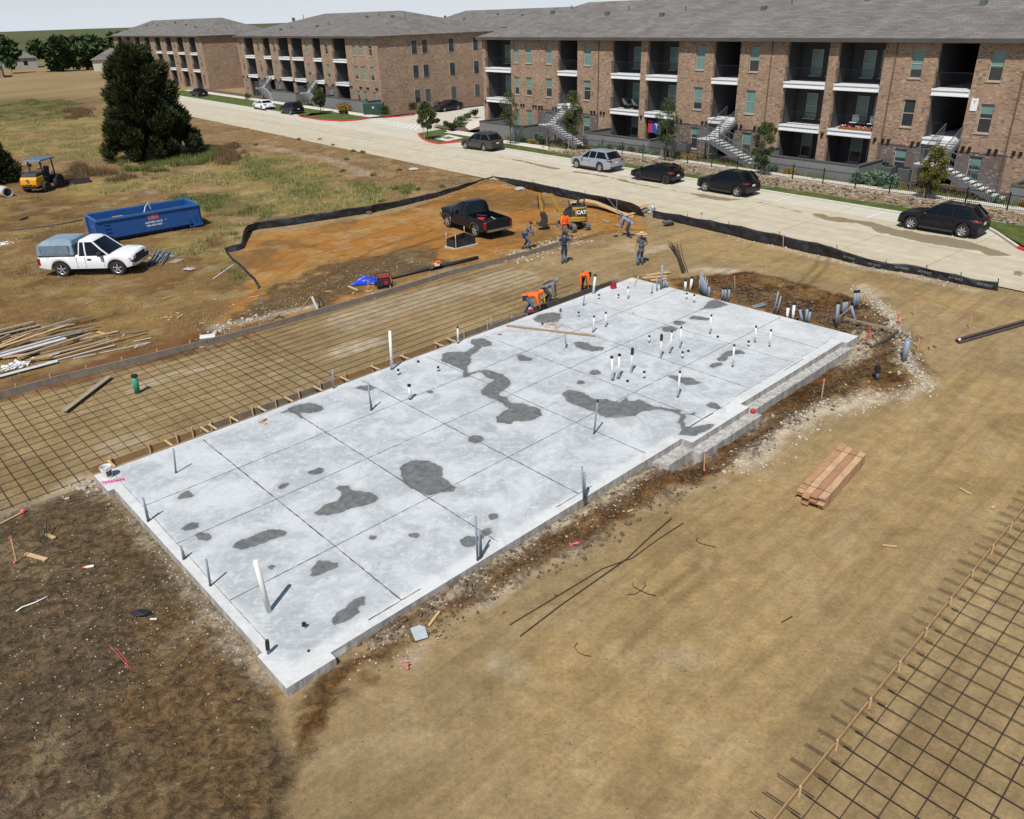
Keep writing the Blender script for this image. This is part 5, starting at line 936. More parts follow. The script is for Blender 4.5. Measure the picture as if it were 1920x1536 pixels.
# house: counterweight (rear = -x)
m=MB(); prof=[(.62,-.48),(.62,.48),(-.25,.52),(-.62,.42),(-.80,.2),(-.80,-.2),(-.62,-.42),(-.25,-.52)]; m.prism(prof,.52,.82,plane='xy'); m.build('counterweight',yel,ex,bevel=.05)
m=MB(); prof2=[(.15,-.46),(.15,.46),(-.25,.49),(-.58,.40),(-.74,.18),(-.74,-.18),(-.58,-.40),(-.25,-.49)]; m.prism(prof2,.82,1.38,plane='xy'); m.build('engine_cover',yel,ex,bevel=.06)
m=MB(); m.prism([(x*.92,y*.92) for x,y in prof2],1.382,1.44,plane='xy'); m.box(.15,.60,-.44,.44,.82,1.0); m.prism([(.14,.82),(.58,.82),(.5,1.1),(.14,1.36)],-.47,-.42); m.prism([(.14,.82),(.58,.82),(.5,1.1),(.14,1.36)],.42,.47); m.build('black_cover',plastic,ex,bevel=.02)
m=MB(); m.box(-.15,.22,-.22,.22,1.30,1.44); m.beam((-.15,0,1.4),(-.3,0,1.85),.42,.1); m.build('seat',plastic,ex,bevel=.04)
m=MB(); m.tube([(-.55,.36,1.4),(-.55,.36,1.82)],.035,8); m.lathe([(.001,0),(.07,0),(.06,.06),(.001,.07)],(-.55,.36,1.82),10); m.build('exhaust_stack',plastic,ex)
for s in (1,-1): m=MB(); m.tube([(.28,s*.25,1.1),(.3,s*.28,1.6)],.018,6); m.sphere((.3,s*.28,1.63),.035,6); m.build('control_lever',plastic,ex)
# side panel with lettering (camera side is local +y after the half turn)
m=MB(); m.box(-.66,-.12,.515,.527,.88,1.29); m.v=[(x,y+(.0 if x>-.3 else -.0),z) for x,y,z in m.v]; m.v=[(x,y-(0 if x>-.2 else .085),z) for x,y,z in m.v]; pn=m.build('logo_panel',plastic,ex)
pa=math.atan2(.085,.52); 
text('CAT',.30,white,ex,(-.39,.497,1.085),(math.pi/2,0,math.pi+pa),bold=.014)
m=MB(); m.prism([(.12,.92),(.12,1.2),(.02,1.24),(-.04,.92)],.485,.495); m.build('side_vent',plastic,ex)
# boom, stick, bucket (plane y=.0)
m=MB()
def arm(P,w0,h0,mb):
    for p,q in zip(P[:-1],P[1:]): mb.beam(p,q,w0,h0)
arm([(.6,0,.85),(1.0,0,1.35),(1.28,0,1.98),(1.38,0,2.06)],.14,.20,m); m.box(.5,.8,-.12,.12,.6,.95); bo=m.build('boom',yel,ex)
m=MB(); m.tube([(.8,-.0,1.0),(1.12,-.0,1.7)],.035,8,); m.v=[(x+.14,y,z) for x,y,z in m.v]; m.tube([(1.1,.0,1.98),(1.8,0,2.2)],.045,8); m.build('hydraulic_ram',chrome,bo)
m=MB(); arm([(1.32,0,2.03),(1.95,0,2.10),(2.02,0,1.92),(1.88,0,1.05)],.12,.16,m); sto=m.build('stick',yel,ex)
m=MB(); m.tube([(2.14,0,2.0),(2.08,0,1.25)],.035,8); m.tube([(1.95,.09,1.9),(1.76,.1,1.6),(1.8,.08,1.05)],.02,6); m.build('hydraulic_ram',plastic,sto)
m=MB(); pr=[(1.98,1.10),(1.78,1.06),(1.58,.80),(1.55,.50),(1.72,.28),(2.05,.24),(2.16,.38),(2.02,.42),(1.95,.55),(1.94,.75),(2.02,.88)]
m.prism(pr,-.26,.26); 
for k in range(4): y=-.22+.147*k; m.beam((2.12,y,.34),(2.24,y,.44),.05,.04)
m.build('bucket',mat('bucket_steel',(.05,.047,.042),.6,.4,var=.3),ex,bevel=.01)
# ---- landscape loader with blue canopy ----
yj=mat('loader_yellow',(.62,.30,.012),.35,var=.08,coat=.4); lb_=mat('canopy_blue',(.07,.13,.22),.6,var=.15)
P0=G(60,363); ld=thing('tractor_loader','yellow and black tractor loader with blue canopy and round front logo beside the left tree','loader',(P0[0]+.25,P0[1]+1.4,hz(P0[0],P0[1])),-math.pi/2-.12)
m=MB(); m.prism([(.55,.55),(1.55,.55),(1.62,.75),(1.60,1.15),(1.45,1.30),(.55,1.36)],-.72,.72); m.build('hood',yj,ld,bevel=.08)
m=MB(); m.prism([(.35,1.36),(1.42,1.312),(1.3,1.55),(.35,1.62)],-.66,.66); m.build('black_cover',plastic,ld,bevel=.05)
m=MB(); m.box(-1.3,.55,-.45,.45,.45,1.1); m.box(.3,1.5,-.62,.62,.35,.56); m.build('chassis',plastic,ld,bevel=.03)
m=MB(); m.lathe([(.001,.002),(.15,.002),(.15,-.01)],(1.625,.0,1.0),18,axis='x'); lg=m.build('round_logo',plastic,ld)
m=MB(); m.prism([(-.09,.97),(-.03,1.02),(.03,1.0),(.09,1.08),(.05,1.0),(.08,.95),(.0,.97),(-.05,.93)],1.628,1.634,plane='yz'); m.build('leaping_emblem',mat('pale_yellow',(.7,.65,.3),.5),lg)
m=MB(); m.box(1.6,1.63,-.3,.3,.66,.76); m.build('grille',plastic,ld)
for s in (1,-1):
    m=MB(); m.box(1.58,1.625,s*.5-.08,s*.5+.08,.62,.72); m.build('lamp',redl,ld)
    for x,r in ((.75,.42),(-.95,.58)): wheel(ld,x,s*.86,r,.34,4,True)
for x,y in ((.3,.55),(.3,-.55),(-1.1,.55),(-1.1,-.55)): m=MB(); m.box(x-.04,x+.04,y-.04,y+.04,1.1,2.4); m.build('canopy_post',plastic,ld)
m=MB(); m.prism([(.55,2.40),(-1.35,2.40),(-1.25,2.52),(.45,2.52)],-.75,.75); m.build('canopy',lb_,ld,bevel=.04)
m=MB(); m.box(-.9,-.4,-.25,.25,1.1,1.25); m.beam((-.85,0,1.25),(-1.0,0,1.8),.5,.12); m.build('seat',plastic,ld,bevel=.04)
m=MB(); m.lathe([(.18,0),(.2,.02),(.18,.04)],(-.05,0,1.7),16); m.tube([(0.1,0,1.3),(-.05,0,1.7)],.025,6); m.build('steering_wheel',plastic,ld)
m=MB(); m.box(-.15,.0,-.9,-.62,1.9,2.15); m.build('mirror',plastic,ld)
A_=GH(116,349); B_=GH(170,343); d=(B_-A_); an=math.atan2(d[1],d[0]); l=np.hypot(*d[:2])
bb=thing('box_blade','black box blade attachment on the grass beside the tractor loader','implement',A_,an); m=MB(); m.box(0,l,0,.05,0,.42); m.box(0,l,.5,.55,.0,.42); m.box(0,.05,.05,.5,0,.42); m.box(l-.05,l,.05,.5,0,.42); m.build('blade_box',mat('worn_black',(.035,.033,.04),.6,.2,var=.4),bb)
for x in (l*.1,l*.9): m=MB(); m.beam((x,.3,.4),(x,.6,.75),.06,.06); m.build('hitch_arm',plastic,bb)
# concrete pipe
A_=GH(22,371); cp=mat('pipe_concrete',(.40,.385,.36),.9,var=.15,scale=4)
m=MB(); n=22; 
m.lathe([(.42,0),(.42,-2.4),(.32,-2.4),(.32,0),(.42,0)],n=n,axis='x'); o=m.build('concrete_pipe',cp,origin=(0,0,0)); o.location=(A_[0]-.3,A_[1]+.2,A_[2]+.40); o.rotation_euler=(0,0,-.65); tag(o,'short pale concrete drain pipe lying left of the tractor loader','pipe')
# ================= PEOPLE =================
def skinmesh(name,verts,edges,radii,m_,par,sub=1,root=0):
    me=bpy.data.meshes.new(name); me.from_pydata([tuple(map(float,v)) for v in verts],edges,[]); o=bpy.data.objects.new(name,me); COL.objects.link(o); o.parent=par; me.materials.append(m_)
    sk_=o.modifiers.new('skin','SKIN'); sk_.use_smooth_shade=True
    ly=me.skin_vertices[0] if me.skin_vertices else None
    for i,r in enumerate(radii):
        rr=(r,r) if not hasattr(r,'__len__') else r
        ly.data[i].radius=rr; ly.data[i].use_root=(i==root)
    if sub: sb_=o.modifiers.new('sub','SUBSURF'); sb_.levels=sub; sb_.render_levels=sub
    return o
def ik(a,b,l1,l2,pole):
    a=Vector(a);b=Vector(b);d=b-a;L=min(d.length,(l1+l2)*.999); d.normalize(); b=a+d*L; x=(l1*l1-l2*l2+L*L)/(2*L); h=math.sqrt(max(0,l1*l1-x*x)); p=Vector(pole); p=(p-d*p.dot(d)); p.normalize(); return a+d*x+p*h,b
skinm=mat('skin',(.30,.16,.10),.6,var=.06)
hairm=mat('dark_hair',(.02,.015,.012),.8)
def person(label,loc,rz,shirt,pants,lean=0.,hip=.93,hands=((-.24,.10,.85),(.24,.10,.85)),feet=((-.12,0),(.12,0)),headwear=None,hwm=None,look=0.,sleeve='long',glove=None,twist=0,shoulder_m=None,shoe=None,toe=None):
    root=thing('person',label,'person',loc,rz); th=math.radians(lean); dr=Vector((0,math.sin(th),math.cos(th))); nr=Vector((0,math.cos(th),-math.sin(th)))
    P=Vector((0,0,hip)); W1=P+dr*.22; CH=P+dr*.42; NK=P+dr*.56; lk=math.radians(lean*.75+look); hd=Vector((0,math.sin(lk),math.cos(lk))); hn=Vector((0,math.cos(lk),-math.sin(lk))); HB=NK+dr*.04+hd*.03; HC_=NK+hd*.16; HT=NK+hd*.24
    V=[P,W1,CH,NK,HB,HC_,HT,HC_+hn*.105-hd*.01]; E_=[(0,1),(1,2),(2,3),(3,4),(4,5),(5,6),(5,7)]; Rr=[(.10,.08),(.09,.075),(.11,.08),.062,.058,(.078,.092),(.05,.06),.014]
    SH=[];EL=[];HA=[];HP=[];KN=[];AN=[]
    for i,s in enumerate((-1,1)):
        sh=CH+dr*.07+Vector((s*.185,0,0)); h_=Vector(hands[i]); el,h2=ik(sh,h_,.29,.26,Vector((s*.7,-.7,-.25)) if lean<40 else Vector((s*1.,-.2,.2))); fd=(h2-el).normalized()
        k=len(V); V+=[sh,el,h2,h2+fd*.05]; Rr+=[.062,.042,.028,(.036,.02)]; E_+=[(2,k),(k,k+1),(k+1,k+2),(k+2,k+3)]; kk=k+3
        sd_=fd.cross(Vector((0,0,1))); 
        if sd_.length<.1: sd_=Vector((0,1,0)) 
        sd_.normalize(); dn=fd.cross(sd_).normalized(); pal=h2+fd*.05
        for f in range(4):
            o_=(-.030+.02*f); l_=(.060,.070,.066,.050)[f]; a0=pal+sd_*o_+fd*.035; a1=a0+fd*l_*.55+dn*.012; a2=a1+fd*l_*.35+dn*.035; k2=len(V); V+=[a0,a1,a2]; Rr+=[.0095,.0085,.0075]; E_+=[(kk,k2),(k2,k2+1),(k2+1,k2+2)]
        k2=len(V); V+=[pal+sd_*.045*(-s)+fd*.0,pal+sd_*.060*(-s)+fd*.04+dn*.02]; Rr+=[.011,.009]; E_+=[(kk,k2),(k2,k2+1)]
        SH.append(sh);EL.append(el);HA.append(h2)
        hp=P+Vector((s*.095,0,-.04)); ft=Vector((feet[i][0],feet[i][1],.09)); kn,an=ik(hp,ft,.44,.44,Vector((0,1,0.05))); t_=(toe[i] if toe else Vector((s*.03,.16,0)))
        k=len(V); V+=[hp,kn,an,an+Vector(t_)+Vector((0,0,-.05))]; Rr+=[.085,.055,.04,.032]; E_+=[(0,k),(k,k+1),(k+1,k+2),(k+2,k+3)]; HP.append(hp);KN.append(kn);AN.append(an)
    skinmesh('body',V,E_,Rr,skinm,root,1)
    # shirt
    V=[P-dr*.02,W1,CH,NK-dr*.02,P-dr*.04,P+dr*.10]; E_=[(4,0),(0,5),(5,1),(1,2),(2,3)]; Rr=[(.148,.120),(.145,.118),(.180,.138),.08,(.120,.095),(.145,.118)]
    for i in range(2):
        k=len(V); f=.95 if sleeve=='long' else .30
        if sleeve=='long': V+=[SH[i],EL[i],EL[i]+(HA[i]-EL[i])*.92]; Rr+=[.085,.068,.052]; E_+=[(2,k),(k,k+1),(k+1,k+2)]
        else: V+=[SH[i],SH[i]+(EL[i]-SH[i])*.75]; Rr+=[.084,.066]; E_+=[(2,k),(k,k+1)]
    skinmesh('shirt',V,E_,Rr,shirt,root,1)
    V=[P+dr*.10,P-Vector((0,0,.02)),P+dr*.04]; E_=[(0,2),(2,1)]; Rr=[(.135,.105),(.15,.12),(.14,.11)]
    for i in range(2): k=len(V); V+=[HP[i],KN[i],AN[i]+Vector((0,0,.0))]; Rr+=[.108,.078,.062]; E_+=[(1,k),(k,k+1),(k+1,k+2)]
    skinmesh('trousers',V,E_,Rr,pants,root,1)
    for i in range(2):
        t_=Vector(toe[i]) if toe else Vector(((-1,1)[i]*.03,.17,0)); a_=AN[i]; m=MB(); b_=Vector((a_.x,a_.y,0)); m.beam(b_-t_*.3+Vector((0,0,.05)),b_+t_*.95+Vector((0,0,.035)),.10,.085); m.build('shoe',shoe or plastic,root,bevel=.025)
        for s in (1,): 
            if i==0: pass
    if glove:
        for i in range(2): m=MB(); m.sphere(HA[i]+(HA[i]-EL[i]).normalized()*.05,.05,6,sc=(1,1,.8)); m.build('glove',glove,root)
    mt=Matrix.Translation(HC_)@Matrix.Rotation(-lk,4,'X')
    if headwear=='hood': m=MB(); m.sphere((0,-.015,0.0),.118,10,sc=(.90,1,1.12)); m.v=[tuple(mt@Vector((x,min(y,.07),z))) for x,y,z in m.v]; m.build('hood',hwm,root,smooth=True)
    elif headwear=='cap':
        m=MB(); m.sphere((0,-.01,.03),.112,10); m.v=[tuple(mt@Vector((x,y,max(z,.03)))) for x,y,z in m.v]; m.build('cap',hwm,root,smooth=True); m=MB(); m.prism([(-.07,.08),(.07,.08),(.05,.19),(-.05,.19)],.035,.045,plane='xy'); m.v=[tuple(mt@Vector(v)) for v in m.v]; m.build('cap_visor',hwm,root)
    elif headwear=='straw':
        m=MB(); m.lathe([(.29,.035),(.20,.045),(.11,.04),(.105,.12),(.07,.16),(.001,.15)],n=20); m.v=[tuple(mt@Vector(v)) for v in m.v]; m.build('straw_hat',hwm,root,smooth=True); m=MB(); m.lathe([(.112,.045),(.112,.075)],n=20); m.v=[tuple(mt@Vector(v)) for v in m.v]; m.build('hat_band',mat('hat_band',(.15,.07,.03),.8),root)
    elif headwear=='hair' :
        m=MB(); m.sphere((0,-.018,.025),.108,10,sc=(.86,1.,1)); m.v=[tuple(mt@Vector((x,min(y,.06),z))) for x,y,z in m.v]; m.build('hair',hairm,root,smooth=True)
    for s in (-1,1): m=MB(); m.sphere(mt@Vector((s*.03,.088,.0)),.010,6); m.build('eye',plastic,root)
    return root
orange=mat('hi_vis_orange',(.85,.13,.008),.75,var=.08); jean=mat('denim',(.055,.10,.19),.85,var=.25,scale=9); darkj=mat('dark_trousers',(.03,.035,.05),.85,var=.2,scale=9); grs=mat('grey_cloth',(.17,.17,.18),.85,var=.15,scale=8); slate=mat('slate_shirt',(.075,.085,.105),.85,var=.12,scale=8); navy=mat('navy_shirt',(.015,.02,.045),.85,var=.1); bshirt=mat('blue_shirt',(.16,.22,.38),.85,var=.12,scale=8); dblue=mat('dusty_blue_shirt',(.10,.12,.20),.85,var=.15,scale=8); tanp=mat('grey_trousers',(.10,.095,.085),.85,var=.2,scale=8); maroon=mat('maroon_cloth',(.12,.015,.03),.8); straw=mat('straw',(.50,.34,.18),.9,var=.15,scale=12); strap=mat('strap_black',(.02,.02,.022),.6); glv=mat('work_glove',(.05,.05,.05),.8)
def face(px,py,tx,ty): a_=GH(px,py); b_=G(tx,ty); return math.atan2(b_[1]-a_[1],b_[0]-a_[0])-math.pi/2
RIGHT=-math.pi/2; LEFT=math.pi/2
p1=person('worker in dusty blue shirt and maroon cap swinging a long tool by the rock rubble',GH(985,468),RIGHT-.1,dblue,jean,lean=28,hip=.88,hands=((.04,.50,.80),(.10,.56,1.02)),feet=((-.14,-.20),(.12,.12)),headwear='cap',hwm=maroon)
p2=person('worker in orange hooded sweatshirt standing in front of the excavator',GH(1058,449),math.pi+.15,orange,tanp,lean=12,hip=.90,hands=((-.33,.12,.82),(.22,.25,.80)),headwear='hood',hwm=hairm)
p3=person('man in navy shirt with grey shoulders and blue jeans standing behind the form board',GH(1058,494),.0,navy,jean,lean=4,hands=((-.30,.02,.80),(.30,.05,.82)),feet=((-.10,-.05),(.10,.06)),headwear='hair',sleeve='short')
m=MB()
for s in (-1,1): m.sphere((s*.185,.02,1.40),.085,8,sc=(1,.95,.9))
m.build('shoulder_yoke',mat('heather_grey',(.12,.125,.14),.85),p3,smooth=True)
p4=person('worker in light blue shirt bending over by the fire hydrant',GH(1181,445),LEFT-.35,bshirt,darkj,lean=58,hip=.90,hands=((-.12,.55,.62),(.16,.50,.55)),feet=((-.15,-.12),(.14,.1)),headwear='hood',hwm=dblue)
p5=person('man in straw hat, grey shirt and blue jeans standing with his back turned',GH(1201,497),.15,slate,jean,lean=2,hands=((-.32,.02,.78),(.20,.12,.98)),feet=((-.13,.0),(.11,.05)),headwear='straw',hwm=straw,sleeve='short')
p6=person('orange worker with tool belt bent double at the slab edge beside a saw',GH(987,589),RIGHT-.15,orange,jean,lean=78,hip=.86,hands=((-.15,.62,.30),(.15,.66,.28)),feet=((-.16,-.08),(.14,.12)),headwear='hood',hwm=orange,glove=glv)
p7=person('grey shirted worker with black straps crouching over the form between two orange workers',GH(1020,570),RIGHT-.2,grs,darkj,lean=62,hip=.80,hands=((-.15,.60,.25),(.15,.55,.20)),feet=((-.18,-.1),(.16,.18)),headwear='hood',hwm=grs,glove=glv)
p8=person('orange worker bending beside the tall white pipe at the far slab edge',GH(1099,545),math.pi-.3,orange,darkj,lean=82,hip=.84,hands=((-.2,.45,.22),(.15,.5,.25)),feet=((-.16,-.05),(.16,.1)),headwear='hood',hwm=orange)
for p,nm in ((p6,'tool_belt'),(p7,'tool_belt'),(p1,'tool_belt'),(p8,'tool_belt')):
    m=MB(); z=.90 if p is not p7 else .82; m.lathe([(.185,-.04),(.19,.04)],(0,0,z),14); 
    for s in (-1,1): m.box(s*.17-.05,s*.17+.05,-.14,.0,z-.2,z+.02)
    m.build(nm,strap,p)
m=MB()
for s in (-1,1): m.tube([tuple(Vector((s*.09,0,.80))+Vector((0,.883,.469))*u+Vector((0,-.469,.883))*w_) for u,w_ in ((.05,.145),(.25,.145),(.42,.15),(.54,.10))],.018,6)
m.tube([tuple(Vector((s,0,.80))+Vector((0,.883,.469))*.33+Vector((0,-.469,.883))*.15) for s in (-.09,.09)],.018,6); m.build('harness',strap,p7)
wood=mat('fresh_lumber',(.46,.31,.16),.8,var=.18,scale=5); woodo=mat('weathered_lumber',(.27,.215,.15),.9,var=.25,scale=5); woodg=mat('grey_form_board',(.20,.17,.135),.9,var=.3,scale=4); woodd=mat('dark_form_board',(.085,.07,.055),.9,var=.3,scale=4); woodb=mat('tan_form_board',(.30,.19,.09),.85,var=.2,scale=5); woodr=mat('red_lumber',(.33,.165,.085),.85,var=.2,scale=5)
def tool(name,label,cat,P,Q,r=.018,head=None,mh=None,mm=None):
    t_=thing(name,label,cat,P); m=MB(); q=np.array(Q)-np.array(P); m.tube([(0,0,0),tuple(q)],r,6); m.build('handle',mm or wood,t_)
    if head: m=MB(); d=Vector(q).normalized(); head(m,d,Vector(q)); m.build('head',mh or steel,t_)
    return t_
def inhand(p,v): q=Matrix.Translation(p.location)@Matrix.Rotation(p.rotation_euler[2],4,'Z')@Vector(v); return np.array(q)
P=inhand(p1,(.04,.50,.62)); Q=inhand(p1,(.14,.68,1.42))
tool('sledge_hammer','long handled hammer held by the worker in the maroon cap','hammer',P,Q,head=lambda m,d,q:m.beam(q-Vector((.12,0,0)),q+Vector((.12,0,0)),.08,.08))
P=inhand(p4,(-.05,.85,.03)); Q=inhand(p4,(.06,.38,.98))
tool('shovel','shovel held low by the worker in the light blue shirt','shovel',P,Q,head=lambda m,d,q:m.beam((-.12,0,.0),(.12,.03,.06),.2,.03),mh=plastic)
# circular saw by worker 6
P=GH(995,592); t_=thing('circular_saw','circular saw with white guard by the bent orange worker at the slab edge','saw',P+[0,0,.22],.3); m=MB(); m.lathe([(.001,.01),(.11,.01),(.11,-.01),(.001,-.01)],(0,0,.08),16,axis='y'); m.build('blade_guard',plate,t_); m=MB(); m.box(-.12,.12,-.12,-.02,0,.12); m.build('motor',toolr,t_,bevel=.02); m=MB(); m.box(-.16,.16,-.14,.06,-.02,0); m.build('base_plate',steel,t_)
P=GH(1022,573); t_=thing('hand_level','short yellow level standing between the hands of the grey shirted worker','level',P,.2); m=MB(); m.beam((0,0,0),(-.05,0,.55),.05,.03); m.build('bar',mat('tool_yellow',(.6,.42,.02),.5),t_); m=MB(); m.box(-.06,.0,-.02,.02,.25,.31); m.build('vial',plate,t_)
# ================= FORMS, REBAR =================
def board(name,label,cat,p,q,w,h,m_,group=None,stakes=0,side=1,up=(0,0,1)):
    p=np.array(p,float);q=np.array(q,float); m=MB(); o0=(p+q)/2; m.beam(p-o0,q-o0,w,h,up=up); o=m.build(name,m_,origin=(0,0,0),bevel=.004); o.location=tuple(o0); tag(o,label,cat,group)
    d=(q-p)/np.linalg.norm(q-p); nn=np.array([-d[1],d[0],0])*side*(w/2+.025)
    for k in range(stakes):
        c_=p+(q-p)*(k+.5)/stakes-o0+nn; m=MB(); m.box(c_[0]-.02,c_[0]+.02,c_[1]-.02,c_[1]+.02,-h/2-.1,h/2+.12); m.build('stake',wood,o)
    return o
L=[(0,748),(130,712),(265,680),(390,648),(522,612),(695,563),(840,518),(985,481),(1073,455),(1132,438)]
fb=[]
Lx=[(-130,783)]+L
for i,(p,q) in enumerate(zip(Lx[:-1],Lx[1:])):
    a_=GH(*p); b_=GH(*q); d=(b_-a_); d/=np.linalg.norm(d); a_=a_+d*.03; a_[2]=b_[2]=0.0
    last=i==len(Lx)-2
    fb.append(board('form_board','',None,a_+[0,0,.13+.006*(i%2)],b_+[0,0,.13+.006*(i%2)],.05,.30 if not last else .12,woodo if last else woodg,stakes=2,side=1))
ordlabels(fb,'grey form board behind the rebar mat, # of the row','form board','form boards behind the rebar')
# tan forms beside the slab
L2=[(168,885),(320,838),(383,818),(455,790),(545,758),(625,727),(730,690),(845,642),(925,606)]
fb=[]; 
mats_=[woodb,woodb,woodg,woodg,woodg,woodb,woodb,woodg]
aa=[AB(*p)[0] for p in L2]
for i in range(len(L2)-1):
    a_=S(aa[i]+.02,-.62,.12); b_=S(aa[i+1]-.02,-.62,.12); fb.append(board('form_board','',None,a_,b_,.045,.24,mats_[i],stakes=2,side=-1))
ordlabels(fb,'low form board along the slab edge, # of its row','form board','form boards beside the slab')
m_=[]; 
a_=S(16.2,-.45,.14); b_=S(18.3,-.28,.14); board('form_board','grey form board under two bent workers','form board',a_,b_,.045,.28,woodg)
a_=S(18.6,-.5,.16); b_=S(24.2,-.32,.16); board('form_board','dark form board beside the tall white pipe at the far slab edge','form board',a_,b_,.045,.30,woodd,stakes=3)
br_=[]
for px in (208,315,383,398,438,490,540,595,645,702,757,822,845):
    a0=0
    # solve a for this pixel column
    lo,hi=0,20
    for _ in range(30):
        md=(lo+hi)/2
        if PX(S(md,-.35,.2))<px: lo=md
        else: hi=md
    a_=S(lo,-.58,.26); b_=S(lo+.02,-.02,.27); br_.append(board('cross_brace','',None,a_,b_,.07,.035,wood))
ordlabels(br_,'short wooden brace from form board to slab edge, #','brace','wooden braces between form and slab')
bar=mat('rebar',(.05,.034,.024),.8,.2,var=.3,scale=2); bar2=bar
def relT(o,pts): return [tuple(np.array(p)-o) for p in pts]
rb=thing('rebar_mat','wide mat of rusty rebar laid over the tan ground left of the slab','rebar mat',S(5,-4,0)); O=S(5,-4,0)
def rbar(name,p,q,z,r=.0085,par=rb,O_=O,wob=.03):
    N=max(2,int(np.linalg.norm(np.array(q)-np.array(p))/2.5)); pts=[]
    for i in range(N+1):
        a=p[0]+(q[0]-p[0])*i/N; b_=p[1]+(q[1]-p[1])*i/N; pts.append(S(a+(random.random()-.5)*wob,b_+(random.random()-.5)*wob,z+(random.random()-.5)*.02)-O_)
    m=MB(); m.tube(pts,r,5); return m.build(name,bar,par,smooth=True)
fb0=AB(522,612); 
def formb(a): # b coordinate of the back form at position a
    A0=AB(0,748); A1=AB(1073,455); return A0[1]+(A1[1]-A0[1])*(a-A0[0])/(A1[0]-A0[0])
b=-.95; k=0
while b>-8.0:
    e=22.2+2.0*vnoise(np.array([k*1.7]),np.array([3.3]))[0]-(.25*max(0,-b-5))
    rbar('long_bar',(-9.5,b),(min(e,24.5)-.3,b),.030); b-=.5; k+=1
for b in (-.42,): rbar('long_bar',(-9.5,b),(-.15,b),.030)
a=-.32-.443*20
while a<9.4:
    b1=-.72 if a>-.05 else -.30
    rbar('cross_bar',(a,formb(a)+.12),(a,b1),.048,wob=.05); a+=.443
rb2=thing('rebar_mat','second mat of rusty rebar in the bottom right corner behind a thin form','rebar mat',G(1800,1250)); O2=G(1800,1250)
A0=G(1680,1256); A1=G(1920,955); dA=(A1-A0)[:2]; dA/=np.hypot(*dA); nB=np.array([dA[1],-dA[0]])
def Q2(u,v,z): p=A0[:2]+dA*u+nB*v; return np.array([p[0],p[1],z])
U0,U1=-6.,10.
def rb_(name,p,q,z,r=.009):
    m=MB(); m.tube([Q2(*p,z)-O2,Q2((p[0]+q[0])/2,(p[1]+q[1])/2,z+.01)-O2,Q2(*q,z)-O2],r,5); m.build(name,bar,rb2,smooth=True)
sp_=AB
# spacing measured from the photograph: bars at ~0.45 m
u=.25-.465*13
while u<U1: rb_('cross_bar',(u,.12),(u,7.5),.060); u+=.465
v=.30
while v<7.5: rb_('long_bar',(U0,v),(U1,v),.042); v+=.43
fm=[]
for i in range(4): 
    u0=U0+i*4.0; o=board('form_board','',None,Q2(u0+.01,0,.07),Q2(u0+3.99,0,.07),.03,.14,woodb,stakes=3,side=-1); fm.append(o)
ordlabels(fm,'form board of the bottom right rebar mat, #','form board','form boards of the bottom right mat')
dws=[]; u=.25-.465*13-.03
while u<U1:
    for e in (-.0,.05):
        m=MB(); p=Q2(u+e,-.42+.12*random.random(),.09); q=Q2(u+e+.03,.26,.085); m.tube([p-p,q-p],.006,5); o=m.build('dowel_bar',bar,rb2); o.location=tuple(p-O2)
    u+=.465
for o in []: tag(o,'short dowel bar poking through the thin form at the bottom right','dowel','dowel bars through the bottom right form')
# loose bars on the bare soil
def wire(name,label,cat,pts,r,m_,z=.02,group=None):
    P=[GH(*p)+[0,0,z+r] for p in pts]; m=MB(); o0=P[0]; m.tube([p-o0 for p in P],r,6); o=m.build(name,m_,origin=(0,0,0),smooth=True); o.location=tuple(o0); return tag(o,label,cat,group)
Lq=lambda L:q5((900,860),3.4286,L)
wire('loose_rebar','long rebar with a kink lying on the bare soil, crossing another bar','rebar',Lq([(190,1075),(480,900),(790,712),(980,645),(1150,520),(1305,420)]),.011,bar)
wire('loose_rebar','long straight rebar on the bare soil, reaching lowest of the crossing pair','rebar',Lq([(258,1150),(520,950),(940,655),(1060,540),(1232,390)]),.011,bar,.035)
wire('tie_wire','looped piece of bent rebar on the bare soil below the crossing bars','rebar',Lq([(1055,795),(1065,820),(1040,850),(1000,875),(945,882)]),.008,bar)
wire('tie_wire','second curved bar hooked through the looped piece below the crossing bars','rebar',Lq([(978,805),(985,830),(1030,855),(1080,878),(1130,888)]),.008,bar,.03)
wire('tie_wire','bent hooked bar on the soil right of the crossing bars','rebar',Lq([(1400,512),(1390,530),(1410,548),(1460,562),(1520,575)]),.008,bar)
wire('tie_wire','curved bar on the soil at the bottom of the photo','rebar',Lq([(625,1190),(605,1215),(630,1250),(670,1270),(715,1277)]),.008,bar)
wire('loose_rebar','short dark stick on the soil left of the bottom right form','rebar',[(1465,1169),(1485,1158)],.012,bar)
